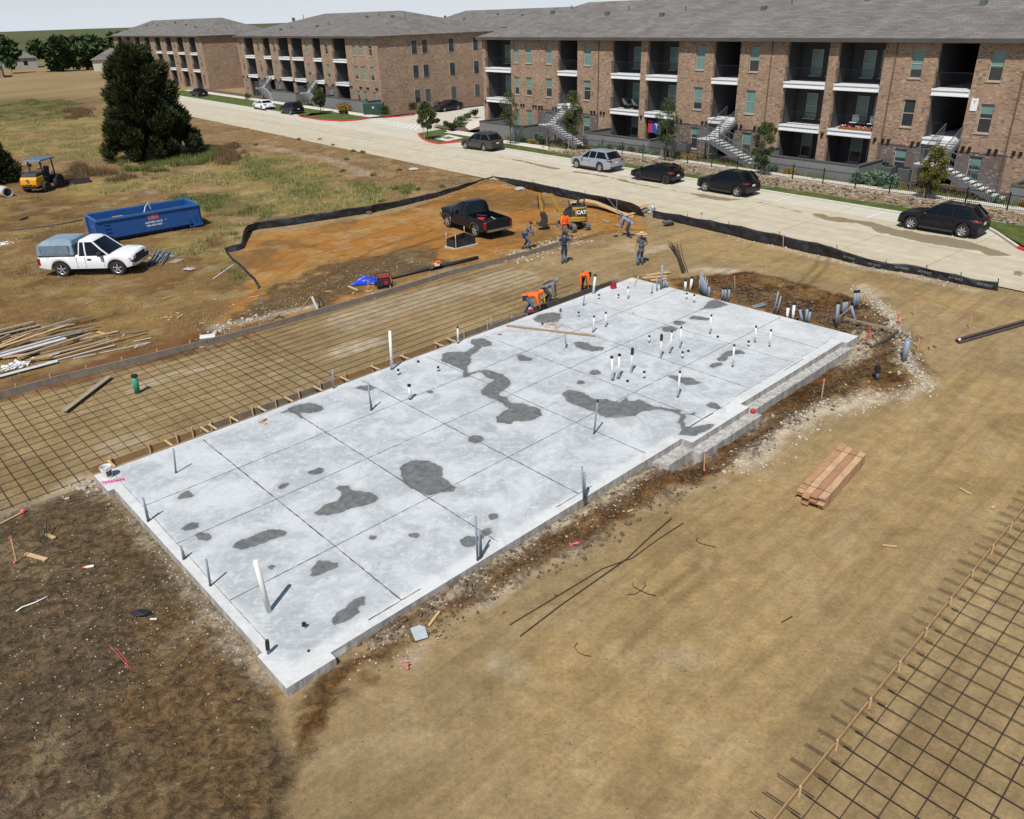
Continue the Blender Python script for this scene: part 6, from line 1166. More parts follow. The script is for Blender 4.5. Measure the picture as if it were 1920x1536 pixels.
# ================= PIPES =================
pvc=mat('white_pvc',(.66,.66,.63),.45,var=.06,scale=4); con=mat('grey_conduit',(.19,.23,.27),.5,var=.15,scale=4); grn=mat('green_pipe',(.03,.27,.17),.45,var=.15,scale=4); bcap=mat('black_cap',(.015,.015,.016),.6)
PG={}
def pipe(group,tmpl,base,top,r,m_,cap=None,z=None,name='pipe',foot=False,bend=None):
    b_=G(*base,SLZ) if z is None else (GH(*base) if z=='g' else G(*base,z)); t_=GY(*top,b_[1]); d=t_-b_
    m=MB(); pts=[(0,0,-.02)]+([tuple(GY(*bend,b_[1])-b_)] if bend else [])+[tuple(d)]; m.tube(pts,r,12); o=m.build(name,m_,origin=(0,0,0)); o.location=tuple(b_)
    for p_ in o.data.polygons: p_.use_smooth=len(p_.vertices)==4
    dn=d/np.linalg.norm(d)
    if cap=='cap': m=MB(); m.tube([d-dn*.05,d+dn*.02],r*1.18,12); m.build('cap',bcap,o)
    if cap=='ball': m=MB(); m.tube([d-dn*.22,d-dn*.02],r*1.5,12); m.tube([d-dn*.02,d+dn*.03],r*1.2,12); m.build('coupling',bcap,o)
    if foot: m=MB(); m.tube([(0,0,0),dn*.055],r*1.25,12); m.build('collar',mat('collar_grey',(.07,.07,.072),.6),o)
    PG.setdefault((group,tmpl),[]).append(o); return o
W='tall white capped pipes rising from the slab'; WT='# of the thin white pipes capped black'
tall=[((1112,623),(1114,593)),((1136,613),(1136,586)),((1331,626),(1334,591)),((1275,652),(1277.5,613.5)),((1256,662),(1260,621)),((1271,745),(1275,696.5)),((1373.4,688),(1377,647)),((1415.6,642),(1417.7,612)),((1442.6,650),(1446,619)),((1177.7,560),(1177.7,539)),((858.7,644),(858,613))]
for b_,t_ in tall: pipe(W,WT,b_,t_,.034,pvc,'cap',foot=1)
for b_,t_ in (((1149,713),(1147,669)),((1159.4,710),(1161.5,665))): pipe('thick white pipes of the centre cluster','# of the two thick white pipes in the centre cluster',b_,t_,.048,pvc,'cap',foot=1)
for b_,t_ in (((1183.3,699),(1186,654)),((1238.5,672),(1240.6,628))): pipe('white pipes with black couplings','# of the white pipes topped by a long coupling',b_,t_,.038,pvc,'ball')
pipe('x','tallest thick white pipe, at the left edge of the slab',(735,692.5),(730.7,621),.055,pvc,foot=1)
pipe('x','thick leaning white pipe near the bottom front corner of the slab',(504.6,1147),(479,1052.5),.058,pvc)
pipe('x','tall capped white pipe before the bent orange worker at the far slab edge',(1112,551),(1116.4,516),.06,pvc,'cap')
pipe('x','medium white pipe with dark top between the second and third joints',(769.5,748.7),(767,722),.055,pvc,'cap',foot=1)
for b_,t_ in (((1217,642),(1217.7,630)),((1279.4,671),(1280,660)),((1207.8,709),(1208,697)),((1085,593),(1085,585.5)),((1403.6,649),(1403.6,640)),((1287,560.5),(1287.7,550)),((1301.8,567),(1301.8,553)),((1123,560.4),(1123,552.7)),((1159.7,559),(1159.7,552.5)),((747,703),(746.5,693)),((821.7,696),(821.5,688)),((1051,585),(1051,580))):
    pipe('short white stub pipes on the slab','# of the short white stubs on the slab',b_,t_,.038,pvc,'cap',foot=1)
for b_ in ((1176.6,716),(1290.6,659.5),(1345.8,633),(1017,608.7),(784,679.5),(569.8,1178),(578.5,1221.7)):
    pipe('low pipe collars on the slab','# of the low dark pipe collars',b_,(b_[0],b_[1]-(2 if b_[1]<1200 else 1)-(6 if 1170<b_[1]<1190 else 0)),.042 if b_[1]<1200 else .022,pvc,'cap')
grey=[((1093.8,573.6),(1096,553)),((921.4,617),(921,594)),((959.7,601),(960,592)),((696,770),(690,717.5)),((698,768),(692.5,740)),((625.7,728.7),(623,692.5)),((330,887),(325,841.7)),((277.7,978),(268,933.5)),((279.5,976),(271,944.6)),((344.7,1049),(339,1024)),((348,1047),(342,1034)),((394.6,1098.6),(386.5,1049)),((895.6,1051),(891.5,968)),((900,1048),(898.8,993)),((903,1045),(901,1005)),((1094.8,939),(1091.3,875)),((1097.5,937),(1096,886)),((1113.5,814),(1120.8,751.4)),((1062,652.4),(1059.4,627)),((1231.6,546),(1231.6,521)),((1221.5,550.8),(1224,535)),((1157.3,529),(1157,515)),((1154,531),(1152,517))]
for b_,t_ in grey: pipe('thin grey conduits on the slab','# of the thin grey conduits on the slab',b_,t_,.026,con,'cap' if t_ in((1120.8,751.4),) else None,foot=1)
pipe('x','small black topped pipe in the nearest corner of the slab',(503,1226),(500.8,1202.7),.03,con,'ball')
for b_,t_ in (((1239.4,542.5),(1242,496.7)),((1244,540.4),(1244,527)),((1247,539),(1247.7,525)),((1251,539),(1251,529))): pipe('grey conduits at the far corner of the slab','# of the conduits at the far slab corner',b_,t_,.05,con,foot=1)
for b_,t_,r_ in (((1285,544.3),(1285.5,525),.065),((1293.7,547),(1297.7,520),.065),((1476,596),(1478,574),.06),((1486.8,597),(1489.5,569),.06)): pipe('white pipes beyond the far slab edge','# of the white pipes beyond the far slab edge',b_,t_,r_,pvc,'cap',z='g')
import itertools
for i in range(10): x=1311+i*1.6; pipe('grey conduit bundle beyond the far slab edge','# of the bundled conduits beyond the slab',(x,550+i*.5),(x+.6,[524,516,510,519,512,520,526,518,530,524][i]),.024,con,z='g')
for b_,t_ in (((1329.7,556),(1330,538)),((1354,563),(1356,540)),((1359.5,564.6),(1361,540)),((1365,566),(1368,540))): pipe('grey duct pipes left of the dark soil','# of the four ducts behind the far slab edge',b_,t_,.055,con,'cap' if b_[0]>1340 else None,z='g')
for b_,t_ in (((1450,589),(1459.7,547)),((1455,590),(1464.6,556))): pipe('thin leaning conduits','# of the two leaning conduits behind the slab',b_,t_,.03,con,z='g')
for b_,t_ in (((1507,602.5),(1499,577)),((1511,604),(1514,576)),((1515,605.8),(1520,581.4))): pipe('spread trio of duct pipes','# of the spread trio of grey ducts',b_,t_,.055,con,'cap',z='g')
for b_,t_ in (((1567.5,613),(1572,567)),((1580,592),(1584,563)),((1584,590),(1588,562)),((1602,576),(1604,546)),((1607,577.5),(1609.5,545.6))): pipe('blue grey duct pipes with black tops','# of the black topped ducts in the dark soil',b_,t_,.07,con,'cap',z='g')
m=MB(); P=[GH(1598,607)+[0,0,.0],GY(1602,596,GH(1598,607)[1]),GY(1596,574,GH(1598,607)[1])]; P=[P[0],P[0]+np.array([.12,0,.08]),P[1],P[2]]; o0=P[0]; m.tube([p-o0 for p in P],.06,12); o=m.build('pipe',con,origin=(0,0,0),smooth=True); o.location=tuple(o0); tag(o,'bent grey duct curving out of the dark soil beside the black topped ducts','pipe')
A_=GY(1569,598,GH(1567.5,613)[1]); B_=GY(1596,576,GH(1598,607)[1]); m=MB(); m.tube([(0,0,0),B_-A_],.02,6); o=m.build('conduit_brace',con,origin=(0,0,0)); o.location=tuple(A_); tag(o,'thin slanted conduit bracing the black topped ducts','conduit')
pipe('x','thick blue grey duct leaning alone at the right end of the dark soil',(1694.5,677),(1702.7,638),.10,con,z='g')
pipe('x','short pale duct with big black cap in the dark soil right of the slab',(1645.8,708),(1645.8,687),.07,con,'ball',z='g')
pipe('x','green pipe with black top standing in the rebar mat',(258,737),(251.5,704),.10,grn,'cap',z=0.)
m=MB(); A_=GH(1412,578); B_=GH(1434,576)
for k in range(3): m.tube([A_-A_+[0,k*.1,.03],B_-A_+[0,k*.14-.1,.05]],.025,6)
o=m.build('conduit_offcut',con,origin=(0,0,0)); o.location=tuple(A_+[0,0,.05]); tag(o,'grey conduit offcuts lying in the dark soil behind the slab','conduit')
for (g_,tm),L in PG.items():
    if g_=='x' or len(L)==1: tag(L[0],tm.replace('# of the ',''),'pipe'); continue
    ordlabels(L,tm,'pipe',g_)
for (g_,tm),L in list(PG.items()):
    if g_=='x':
        for o in L: tag(o,tm,'pipe')
# ================= STAKES & FLAGS =================
pinkm=mat('pink_flagging',(.70,.10,.20),.7,var=.1); redst=mat('red_stake',(.75,.04,.08),.7)
def stake(label,base,top,m_=wood,flag=True,grp=None,z='g'):
    b_=GH(*base); t_=GY(*top,b_[1]); d=t_-b_; t=MB(); t.beam((0,0,-.05),tuple(d),.035,.02,up=(0,1,0)); o=t.build('survey_stake',m_,origin=(0,0,0)); o.location=tuple(b_); 
    if flag: m=MB(); e=d; m.add([e+[0,-.02,0],e+[-.10,-.04,.01],e+[-.12,0,-.06],e+[-.03,-.02,-.05],e+[.07,-.03,.02],e+[.06,.02,-.07]],[(0,1,2,3),(0,3,5,4)]); m.build('ribbon',pinkm,o)
    if flag==2: m=MB(); m.sphere((0,-.05,.05),.035,5); m.build('ribbon',pinkm,o)
    return tag(o,label,'survey stake',grp)
SK=[((105/3.4286,860+668/3.4286),(68/3.4286,860+500/3.4286),'thin stake with pink ribbon at top and foot, bottom left soil',2),((1320,883),(1321.5,848),'stake with pink ribbons in the soil between slab and lumber bundle',2),((1540,746),(1546,710),'stake with pink ribbon below the short black capped duct',1),((1470,744),(1471,735),'short bare stake against the slab footing',0),((1378,542),(1377.5,517),'stake standing in the dark soil behind the grey ducts',1),((1436,513),(1437,493),'thin plain stake on the tan soil behind the dark soil',0),((1743,659),(1750.5,627),'tall stake with pink ribbon right of the leaning duct',1),((1720,656),(1724.5,633),'grey stake with ribbon just right of the leaning duct',1),((1714,592),(1717.5,562),'tall stake with pink ribbon on the open tan soil by the far fence',1),((1817,616),(1823,588),'stake with pink ribbon nearest the brown pipe bundle',1),((690,542),(690,524),'stake with pink top by the blue tarp',1),((765,1253),(762,1240),'stake with pink ribbon at the bottom near the grey lid',2),((1116.,419),(1117,405),'stake right of the mini excavator',0),((930,475),(930,461),'orange topped stake beside the rock rubble',1),((1625,640),(1632,616),'red painted stake near the far right corner of the slab',0),((1683,608),(1686,588),'upright red stake in the white rubble',0),((1468,466),(1469,441),'wooden stake leaning on the fence at the right',1),((1314,421),(1316,399),'pink topped stake by the fence right of the hydrant',1)]
for b_,t_,l_,f_ in SK: stake(l_,b_,t_,redst if 'red ' in l_[:12] or 'upright red' in l_ else wood,f_)
for i,(px,py,h) in enumerate(((780,562,18),(885,500,10),(889,498,14),(715,540,10),(820,547,9))):
    pass
def lath(label,p,q,m_,w=.04,h=.03,z=.02,cat='wood scrap',name='wood_scrap',grp=None):
    A_=GH(*p); B_=GH(*q); return board(name,label,cat,A_+[0,0,z+h/2],B_+[0,0,z+h/2],w,h,m_,grp)
# ================= LUMBER =================
lb=thing('lumber_bundle','strapped bundle of reddish lumber on the bare soil at lower right','lumber',G(1548,915)); O3=G(1548,915); P0=G(1520,948); P1=G(1598,862); dd=(P1-P0)[:2]; LL=np.hypot(*dd)-.02; dd/=np.hypot(*dd); nn=np.array([-dd[1],dd[0]])
def L3(u,v,z): p=P0[:2]+dd*u+nn*v-O3[:2]; return (p[0],p[1],z)
wr1=mat('lumber_tan',(.44,.28,.155),.8,var=.35,scale=3); wr2=mat('lumber_pink',(.36,.20,.10),.8,var=.3,scale=5)
for colu in range(4):
    for row in range(9):
        v=-.27+colu*.2; sft=random.uniform(-.14,.10)+.06*(colu==3); w_=.188
        z=.03+row*.040; 
        m_=(woodr if colu==1 else (wr1,wr2)[(colu+row)%2]) if row==8 or random.random()<.85 else woodr
        m=MB(); m.beam(L3(sft,v,z),L3(LL+sft,v,z),w_,.038); m.build('plank',m_,lb,bevel=.003)
for u in (.35,LL-.35):
    m=MB(); z1=.03+8*.040+.024; m.tube([L3(u,-.365,.0),L3(u,-.365,z1),L3(u,.43,z1),L3(u,.43,0)],.008,5); m.build('strap',strap,lb)
# scrap pile at left
L6=lambda L:q5((0,590),6.4,L)
SP=[((0,225),(415,118),woodo,.26,.10),((0,262),(480,150),woodo,.26,.05),((0,330),(130,275),woodg,.18,.1),((0,425),(550,190),wood,.2,.14),((150,330),(925,100),woodo,.14,.2),((420,260),(1110,75),woodg,.13,.22),((0,455),(840,175),wood,.22,.18),((520,215),(920,175),woodo,.1,.2),((700,250),(1180,160),woodb,.1,.18),((380,360),(1150,200),woodg,.22,.14),((0,495),(990,245),woodg,.2,.12),((880,340),(1420,225),wood,.14,.06),((230,560),(1120,265),woodo,.24,.14),((500,500),(1120,330),woodb,.16,.08),((360,560),(1320,320),woodo,.26,.04),((640,545),(1440,318),wood,.12,.07),((1440,320),(1765,235),woodb,.1,.04),((950,325),(1770,200),woodg,.07,.03),((330,590),(640,545),woodb,.2,.12),((40,360),(230,290),wood,.14,.08),((40,540),(500,470),wood,.2,.05),((1170,220),(1260,245),wood,.14,.02)]
sc_=[]
for p,q,m_,w_,z_ in SP:
    p,q=L6([p,q]); A_=GH(*p); B_=GH(*q)
    if p[0]<2: A_=A_+(A_-B_)*.25
    sc_.append(board('scrap_board','',None,A_+[0,0,z_+.03],B_+[0,0,z_+.03+.02*random.random()],w_*.75,.04,m_))
ordlabels(sc_,'weathered board in the left scrap pile, # of them','board','loose boards of the scrap pile')
sc_=[]
for p,q,w_,z_ in (((0,545),(800,320),.28,.12),((0,520),(740,310),.12,.15),((0,765),(700,580),.26,.06),((0,720),(380,600),.12,.12),((560,600),(1385,385),.07,.05),((580,530),(720,490),.08,.08),((880,540),(1150,488),.04,.02),((1200,475),(1810,345),.035,.02),((1610,420),(1800,352),.03,.03),((1600,335),(1820,290),.05,.02)):
    p,q=L6([p,q]); A_=GH(*p); B_=GH(*q)
    if p[0]<2: A_=A_+(A_-B_)*.25
    sc_.append(board('metal_strip','',None,A_+[0,0,z_+.03],B_+[0,0,z_+.03],w_*.8,.03,mat('strip_white',(.62,.64,.66),.4,.2,var=.1)))
ordlabels(sc_,'white strip in the left scrap pile, # of them','metal strip','white strips of the scrap pile')
def rocks(name,label,pts,n,sz,m_,spread=.3,kind='stuff',z=0,cat='rubble'):
    VV=[];FF=[];k=0; P=[GH(*p) for p in pts]
    ico=[(0,0,1),(.89,0,.45),(.28,.85,.45),(-.72,.53,.45),(-.72,-.53,.45),(.28,-.85,.45),(.72,.53,-.45),(-.28,.85,-.45),(-.89,0,-.45),(-.28,-.85,-.45),(.72,-.53,-.45),(0,0,-1)]
    fi=[(0,1,2),(0,2,3),(0,3,4),(0,4,5),(0,5,1),(1,6,2),(2,7,3),(3,8,4),(4,9,5),(5,10,1),(6,7,2),(7,8,3),(8,9,4),(9,10,5),(10,6,1),(6,11,7),(7,11,8),(8,11,9),(9,11,10),(10,11,6)]
    for i in range(n):
        j=random.randrange(max(1,len(P)-1)); t=random.random(); c_=P[j]*(1-t)+P[min(j+1,len(P)-1)]*t; x=c_[0]+random.gauss(0,spread); y=c_[1]+random.gauss(0,spread); s_=sz*(.35+random.random()**3*1.5); zz=hz(x,y) if z==0 else c_[2]
        sx,sy,sz_=random.uniform(.7,1.4),random.uniform(.7,1.3),random.uniform(.45,.8); ca,sa_=math.cos(i),math.sin(i)
        for v in ico: r_=random.uniform(.55,1.15); a,b_=v[0]*sx*s_*r_,v[1]*sy*s_*r_; VV.append((x+a*ca-b_*sa_,y+a*sa_+b_*ca,zz+v[2]*sz_*s_*r_+s_*.25))
        FF+=[(a+k,b_+k,c_2+k) for a,b_,c_2 in fi]; k+=12
    A=np.array(VV); og=(A[:,0].mean(),A[:,1].mean(),A[:,2].min()); return tag(fastmesh(name,A,FF,m_,origin=og),label,cat,kind=kind)
rockw=mat('limestone',(.40,.36,.29),.95,var=.25,scale=6); rockg=mat('concrete_rubble',(.33,.31,.275),.95,var=.25,scale=6); rockb=mat('brown_clod',(.105,.072,.042),1,var=.35,scale=8); foam=mat('white_foam',(.7,.71,.72),.8)
rocks('white_rubble','pile of white foam and plaster scraps on the left scrap pile',L6([(60,660),(200,590),(340,600)]),110,.07,foam,.2)
rocks('limestone_rubble','curving line of white limestone rubble around the dark soil',[(1610,540),(1640,570),(1670,600),(1690,640),(1712,690),(1735,735)],900,.045,rockw,.28)
rocks('limestone_rubble','scattered white rubble between the dark soil and the tan lot',[(1700,740),(1560,765),(1500,790),(1430,840),(1400,880)],520,.038,rockw,.42)
rocks('limestone_rubble','white stones near the stake below the slab corner',[(1370,870),(1395,880),(1410,860)],26,.07,rockw,.35)
rocks('rock_rubble','heap of grey and white rock behind the end of the long form board',[(960,490),(1000,475),(1040,458),(1070,448)],340,.07,rockw,.5)
rocks('limestone_rubble','white stones along the foot of the right silt fence',[(1372,442),(1430,455),(1500,474),(1600,498),(1700,515),(1800,538)],420,.045,rockw,.28)
rocks('limestone_rubble','white crumbs beside the long form near the small cooler',[(380,640),(420,615),(470,600),(500,595)],140,.06,rockw,.35)
rocks('concrete_rubble','broken concrete pieces at the front left corner of the slab',[(140,918),(180,912),(190,925)],50,.06,rockg,.2)
rocks('concrete_crumbs','grey crumbs along the front edge of the slab',[(215,940),(300,1030),(400,1150),(470,1240)],420,.022,rockg,.2)
rocks('concrete_crumbs','pale crumbs along the right edge of the slab',[(650,1245),(800,1160),(950,1065),(1100,975),(1220,900)],420,.026,rockw,.28)
rocks('soil_clods','brown clods in the dark soil beside the slab',[(720,1200),(900,1100),(1060,1010),(1200,935),(1330,870),(1480,780),(1600,700),(1680,640)],2600,.04,rockb,.42,cat='soil clods')
rocks('soil_clods','brown clods in the dark soil behind the slab',[(1330,530),(1420,560),(1500,580),(1570,600),(1640,640)],2200,.06,rockb,.9,cat='soil clods')
rocks('soil_clods','brown clods over the dark gravelly soil at bottom left',[(20,1000),(120,1100),(260,1180),(360,1240),(150,1350),(60,1050)],2600,.018,rockb,1.3,cat='soil clods')
rocks('gravel','small stones scattered through the dark gravelly soil at bottom left',[(20,1000),(120,1100),(260,1180),(360,1240),(100,1250),(60,1050)],1300,.014,rockw,1.3,cat='gravel')
rocks('gravel','small stones scattered in the dark strip by the tarp',[(420,600),(560,560),(650,520),(760,500)],500,.03,rockg,.9,cat='gravel')
rocks('soil_clods','orange clods along the corner silt fence',[(800,380),(860,362),(925,345),(990,360),(1060,380),(1150,405)],400,.06,mat('orange_clod',(.30,.15,.05),1,var=.3,scale=8),.4,cat='soil clods')
rocks('white_rubble','white plaster rubble at the far left edge beside the pickup',[(0,455),(8,460)],110,.05,foam,.3)
def bigrock(label,px,py,s_,m_,sc=(1,1,.6)):
    P=GH(px,py); m=MB(); m.sphere((0,0,s_*.3),s_,7,sc=sc); m.v=[(x*(1+random.uniform(-.15,.15)),y*(1+random.uniform(-.15,.15)),max(0,z*(1+random.uniform(-.12,.12)))) for x,y,z in m.v]; o=m.build('rock',m_,origin=(0,0,0)); o.location=tuple(P); return tag(o,label,'rock')
bigrock('large grey slab of rock by the corner of the silt fence',975,358,.38,rockg,(1.2,.7,.5)); bigrock('small round rock at the foot of the silt fence left of the corner',692,401,.22,rockb); bigrock('grey rock in the grass right of the truck',355,507,.25,rockg,(1.4,.8,.3)); bigrock('pale rock in the dry upper field near the street',776,320,.35,rockw,(1.4,1,.35))
# ================= SILT FENCES =================
sf,n,b=NT('silt_fabric'); P_=node(n,'ShaderNodeTexCoord').outputs['Object']; a1=noise_(n,P_,2.5,5,.6); c=mixc(n,maprange(n,a1,.4,.7),(.010,.011,.014),(.028,.032,.042)); n.links.new(c,b.inputs['Base Color']); b.inputs['Roughness'].default_value=.55; bump_(n,b,a1,.6,.06)
def sfence(label,bot,top,posts=(),sag=.03,text_=None):
    B=[GH(*p) for p in bot]; T=[]
    for b_,t_ in zip(B,top): T.append(GY(t_[0],t_[1],b_[1]+.03)-[0,0,0])
    root=thing('silt_fence',label,'silt fence',tuple(B[0])); vs=[];O_=B[0]; N=0; th=.012
    tot=[0]; 
    for i in range(len(B)-1): tot.append(tot[-1]+np.linalg.norm(B[i+1]-B[i]))
    U=np.arange(0,tot[-1],.16)
    cols=[]
    for u in U:
        i=min(len(B)-2,int(np.searchsorted(tot,u,side='right')-1)); f=(u-tot[i])/(tot[i+1]-tot[i]+1e-9); b_=B[i]+(B[i+1]-B[i])*f; t_=T[i]+(T[i+1]-T[i])*f; d=(B[i+1]-B[i]); d=d/np.linalg.norm(d); nn_=np.array([-d[1],d[0],0]); ph=(u%2.4)/2.4
        t_=t_-np.array([0,0,sag*2*math.sin(math.pi*ph)]); cols.append((b_,t_,nn_,u))
    rows=[]
    for b_,t_,nn_,u in cols:
        r_=[]
        for j in range(6): v=j/5; w_=.05*math.sin(u*2.1+v*2)*math.sin(math.pi*v)+.03*math.sin(u*7+j); p=b_+(t_-b_)*v+nn_*w_*(1 if 0<j<5 else .3); p=p-[0,0,.04*(j==0)]; r_.append(p-O_)
        r_+= [p+nn_*th for p in r_[::-1]]; rows+=r_
    K=12; n_=len(cols); m=MB(); m.add(rows,[(i*K+j,(i+1)*K+j,(i+1)*K+(j+1)%K,i*K+(j+1)%K) for i in range(n_-1) for j in range(K)]+[tuple(range(K)),tuple(range((n_-1)*K,n_*K))[::-1]]); m.build('fabric',sf,root,smooth=True)
    for px in posts:
        j=min(range(n_),key=lambda q:abs(PX(cols[q][0])-px)); b_,t_,nn_,u=cols[j]; m=MB(); q=b_-O_+nn_*.05; m.beam(q-[0,0,.05],(t_-O_)+nn_*.05+[0,0,.16],.03,.03,up=(0,1,0)); m.build('post',mat('t_post',(.03,.03,.03),.6),root)
    return root,cols
sfence('black silt fence, crumpled left end running up to the street corner',[(425,474),(450,470),(459,466),(461,448),(464,436),(480,431),(565,420),(690,400.5),(752,387.5),(823,369.5),(885,347),(926,334.5)],[(420,465),(438,458),(452,456),(458,428),(466,421),(482,415.5),(560,405),(697,384),(750,375),(820,359.5),(885,340.5),(924,330)],(503,565,628,697,760,825,924),.02)
sfence('black silt fence along the street from the corner to the hydrant',[(926,334.5),(955,345),(1007,360),(1071,373.5),(1108,382),(1165,396),(1200,405),(1212,408)],[(924,330),(960,335),(1000,342),(1070,357),(1101,363),(1150,372),(1185,380),(1200,388)],(924,960,1004,1049,1101),.01)
_,scol=sfence('black silt fence along the street from the hydrant to the right, with faint white print',[(1222,408),(1262,416),(1300,425),(1372,442),(1409,452),(1469,463.5),(1518,475),(1566,485),(1607,496),(1654,506),(1719,515),(1766,525.5),(1822,537.5),(1870,546)],[(1224,394),(1258,399),(1300,407),(1368,419),(1409,428),(1464,440),(1518,452),(1560,461),(1601,477),(1654,491),(1718,496.5),(1766,508),(1822,521),(1871,527)],(1225,1290,1368,1464,1575,1660,1735,1800,1871),.03)
swt=mat('fence_print',(.16,.17,.19),.8)
for px in (1597,1642,1692,1738,1793,1845):
    j=min(range(len(scol)),key=lambda q:abs(PX(scol[q][0])-px)); b_,t_,nn_,u=scol[j]; d=scol[j+1][0]-b_; rz_=math.atan2(d[1],d[0]); q=(b_*.45+t_*.55)-scol[0][0]-nn_*(.14)+[0,0,.02]
    text('SILT FENCE',.13,swt,_,tuple(q),(math.radians(70),0,rz_),ext=.002)
wire('fabric_tail','black twisted tail of silt fabric trailing down from the crumpled fence end','silt fabric',[(425,474),(436,488),(452,500),(466,515),(477,525),(483,535),(486,540)],.07,sf,.0)
m_bam=con
P=GH(503,607); Q=GY(485,540,P[1]); t_=thing('metal_rod','long thin pale rod leaning up from the long form board','rod',P); m=MB(); m.tube([(0,0,0),Q-P],.02,6); m.build('shaft',con,t_); m=MB(); m.sphere(Q-P,.05,5); m.build('tied_end',sf,t_)
for i,(p,q) in enumerate((((421,473),(404,456)),((440,453),(440,436)),((398,462),(396,447)),((389,453),(388,443)),)):
    P=GH(*p); Q=GY(*q,P[1]); m=MB(); m.tube([(0,0,0),Q-P],.015,5); o=m.build('metal_post',mat('t_post',(.03,.03,.03),.6),origin=(0,0,0)); o.location=tuple(P); PG.setdefault('tp',[]).append(o)
ordlabels(PG['tp'],'thin bare post by the fence end, # of them','post','bare posts by the fence end')
# fire hydrant
P=GH(1223,407); hy=thing('fire_hydrant','silver fire hydrant at the gap in the silt fence','fire hydrant',P); hm=mat('hydrant_silver',(.42,.44,.46),.4,.5,var=.1)
m=MB(); m.lathe([(.001,0),(.16,0),(.16,.05),(.10,.06),(.10,.42),(.14,.44),(.14,.48),(.11,.5),(.11,.58),(.14,.60),(.10,.70),(.05,.76),(.03,.77),(.03,.83),(.001,.83)],n=16); m.build('barrel',hm,hy)
for a in (0,math.pi/2,math.pi): m=MB(); m.tube([(0,0,.5),(.2*math.cos(a),-.2*math.sin(a),.5)],.06,10); m.build('outlet',hm,hy)
# drain protection box
B=[GH(*p) for p in ((843,463),(857,466),(886,459),(870,453))]; c_=sum(B)/4; dbx=thing('inlet_protection','low black fabric box around a drain inlet behind the black pickup','inlet box',c_)
cc_=[(b_-c_) for b_ in B]
cc_=[c*1.25 for c in cc_]; 
m=MB()
for i in range(4):
    p,q=cc_[i],cc_[(i+1)%4]; m.beam(p+[0,0,.25],q+[0,0,.25],.03,.5)
m.build('fabric',sf,dbx); m=MB()
for i in range(4): m.beam(cc_[i]*1.12+[0,0,.03],cc_[(i+1)%4]*1.12+[0,0,.03],.14,.07)
m.build('concrete_base',rockw,dbx)
for i,tp in enumerate(((841,427),(855,432),(868,430))): 
    q=cc_[(0,1,3)[i]]; m=MB(); m.box(q[0]-.02,q[0]+.02,q[1]-.02,q[1]+.02,0,.85); m.box(q[0]-.022,q[0]+.022,q[1]-.022,q[1]+.022,.7,.86,1); m.build('stake',[wood,plate],dbx)
# generator, tarp, cutoff saw, black pipe
P=GH(720,541); ge_=thing('generator','black framed portable generator with red panels beside the blue tarp','generator',P+[0,.25,0],.38)
m=MB(); m.box(-.30,.30,-.22,.22,.10,.48); m.build('engine',plastic,ge_,bevel=.03); m=MB(); m.box(-.26,.26,-.18,.18,.485,.60); m.build('fuel_tank',toolr,ge_,bevel=.05); m=MB(); m.lathe([(.001,-.235),(.10,-.235),(.10,-.22)],(.05,0,.28),14,axis='y'); m.build('recoil_cover',toolr,ge_)
m=MB()
for y in (-.27,.27): m.tube([(-.36,y,.03),(-.36,y,.60),(-.30,y,.66),(.30,y,.66),(.36,y,.60),(.36,y,.03),(-.36,y,.03)],.02,6)
for x in (-.34,.34): m.tube([(x,-.27,.62),(x,.27,.62)],.02,6)
m.build('frame',plastic,ge_); 
for y in (-.3,.3): wheel(ge_,-.34,y,.12,.06,3,True)
tarp=mat('blue_tarp',(.01,.05,.52),.4,var=.15,scale=5); A_=GH(685,535); vs=[]; Nn=18
for i in range(Nn):
    for j in range(10):
        u=i/(Nn-1);v=j/9; p=A_+np.array([-.75+1.5*u,(-.3+.6*v)*(.25+u*.9)+.42*u,0]); hh=.05+.32*math.sin(math.pi*min(1,u*1.0))*math.sin(math.pi*v)**.6*(.6+.7*vnoise(np.array([u*6.]),np.array([v*5.]))[0]); vs.append((p[0],p[1],p[2]+hh))
m=MB(); m.add(vs,[(i*10+j,(i+1)*10+j,(i+1)*10+j+1,i*10+j+1) for i in range(Nn-1) for j in range(9)]); o=m.build('blue_tarp',tarp,smooth=False); so_=o.modifiers.new('solid','SOLIDIFY'); so_.thickness=.01; tag(o,'crumpled bright blue tarp on the ground left of the generator','tarp')
wire('drain_pipe','long black corrugated pipe lying behind the form board','pipe',[(735,524),(800,508),(850,497),(896,486)],.10,mat('hdpe_black',(.025,.025,.026),.6,var=.2,scale=14),.0)
P=GH(818,506); cs=thing('cutoff_saw','orange and white cut off saw lying on the black corrugated pipe','saw',P+[0,0,.2],.45); sto_=mat('saw_orange',(.75,.13,.02),.4)
m=MB(); m.box(-.15,.2,-.1,.1,0,.16); m.build('housing',plate,cs,bevel=.03); m=MB(); m.box(.0,.28,-.11,.11,.13,.26); m.build('top_cover',sto_,cs,bevel=.03); m=MB(); m.lathe([(.001,0),(.17,0),(.17,.02),(.001,.02)],(-.28,-.1,.08),16,axis='y'); m.build('blade',steel,cs)
m=MB(); m.box(-.3,-.12,-.12,-.05,.08,.24); m.build('blade_guard',sto_,cs,bevel=.02)
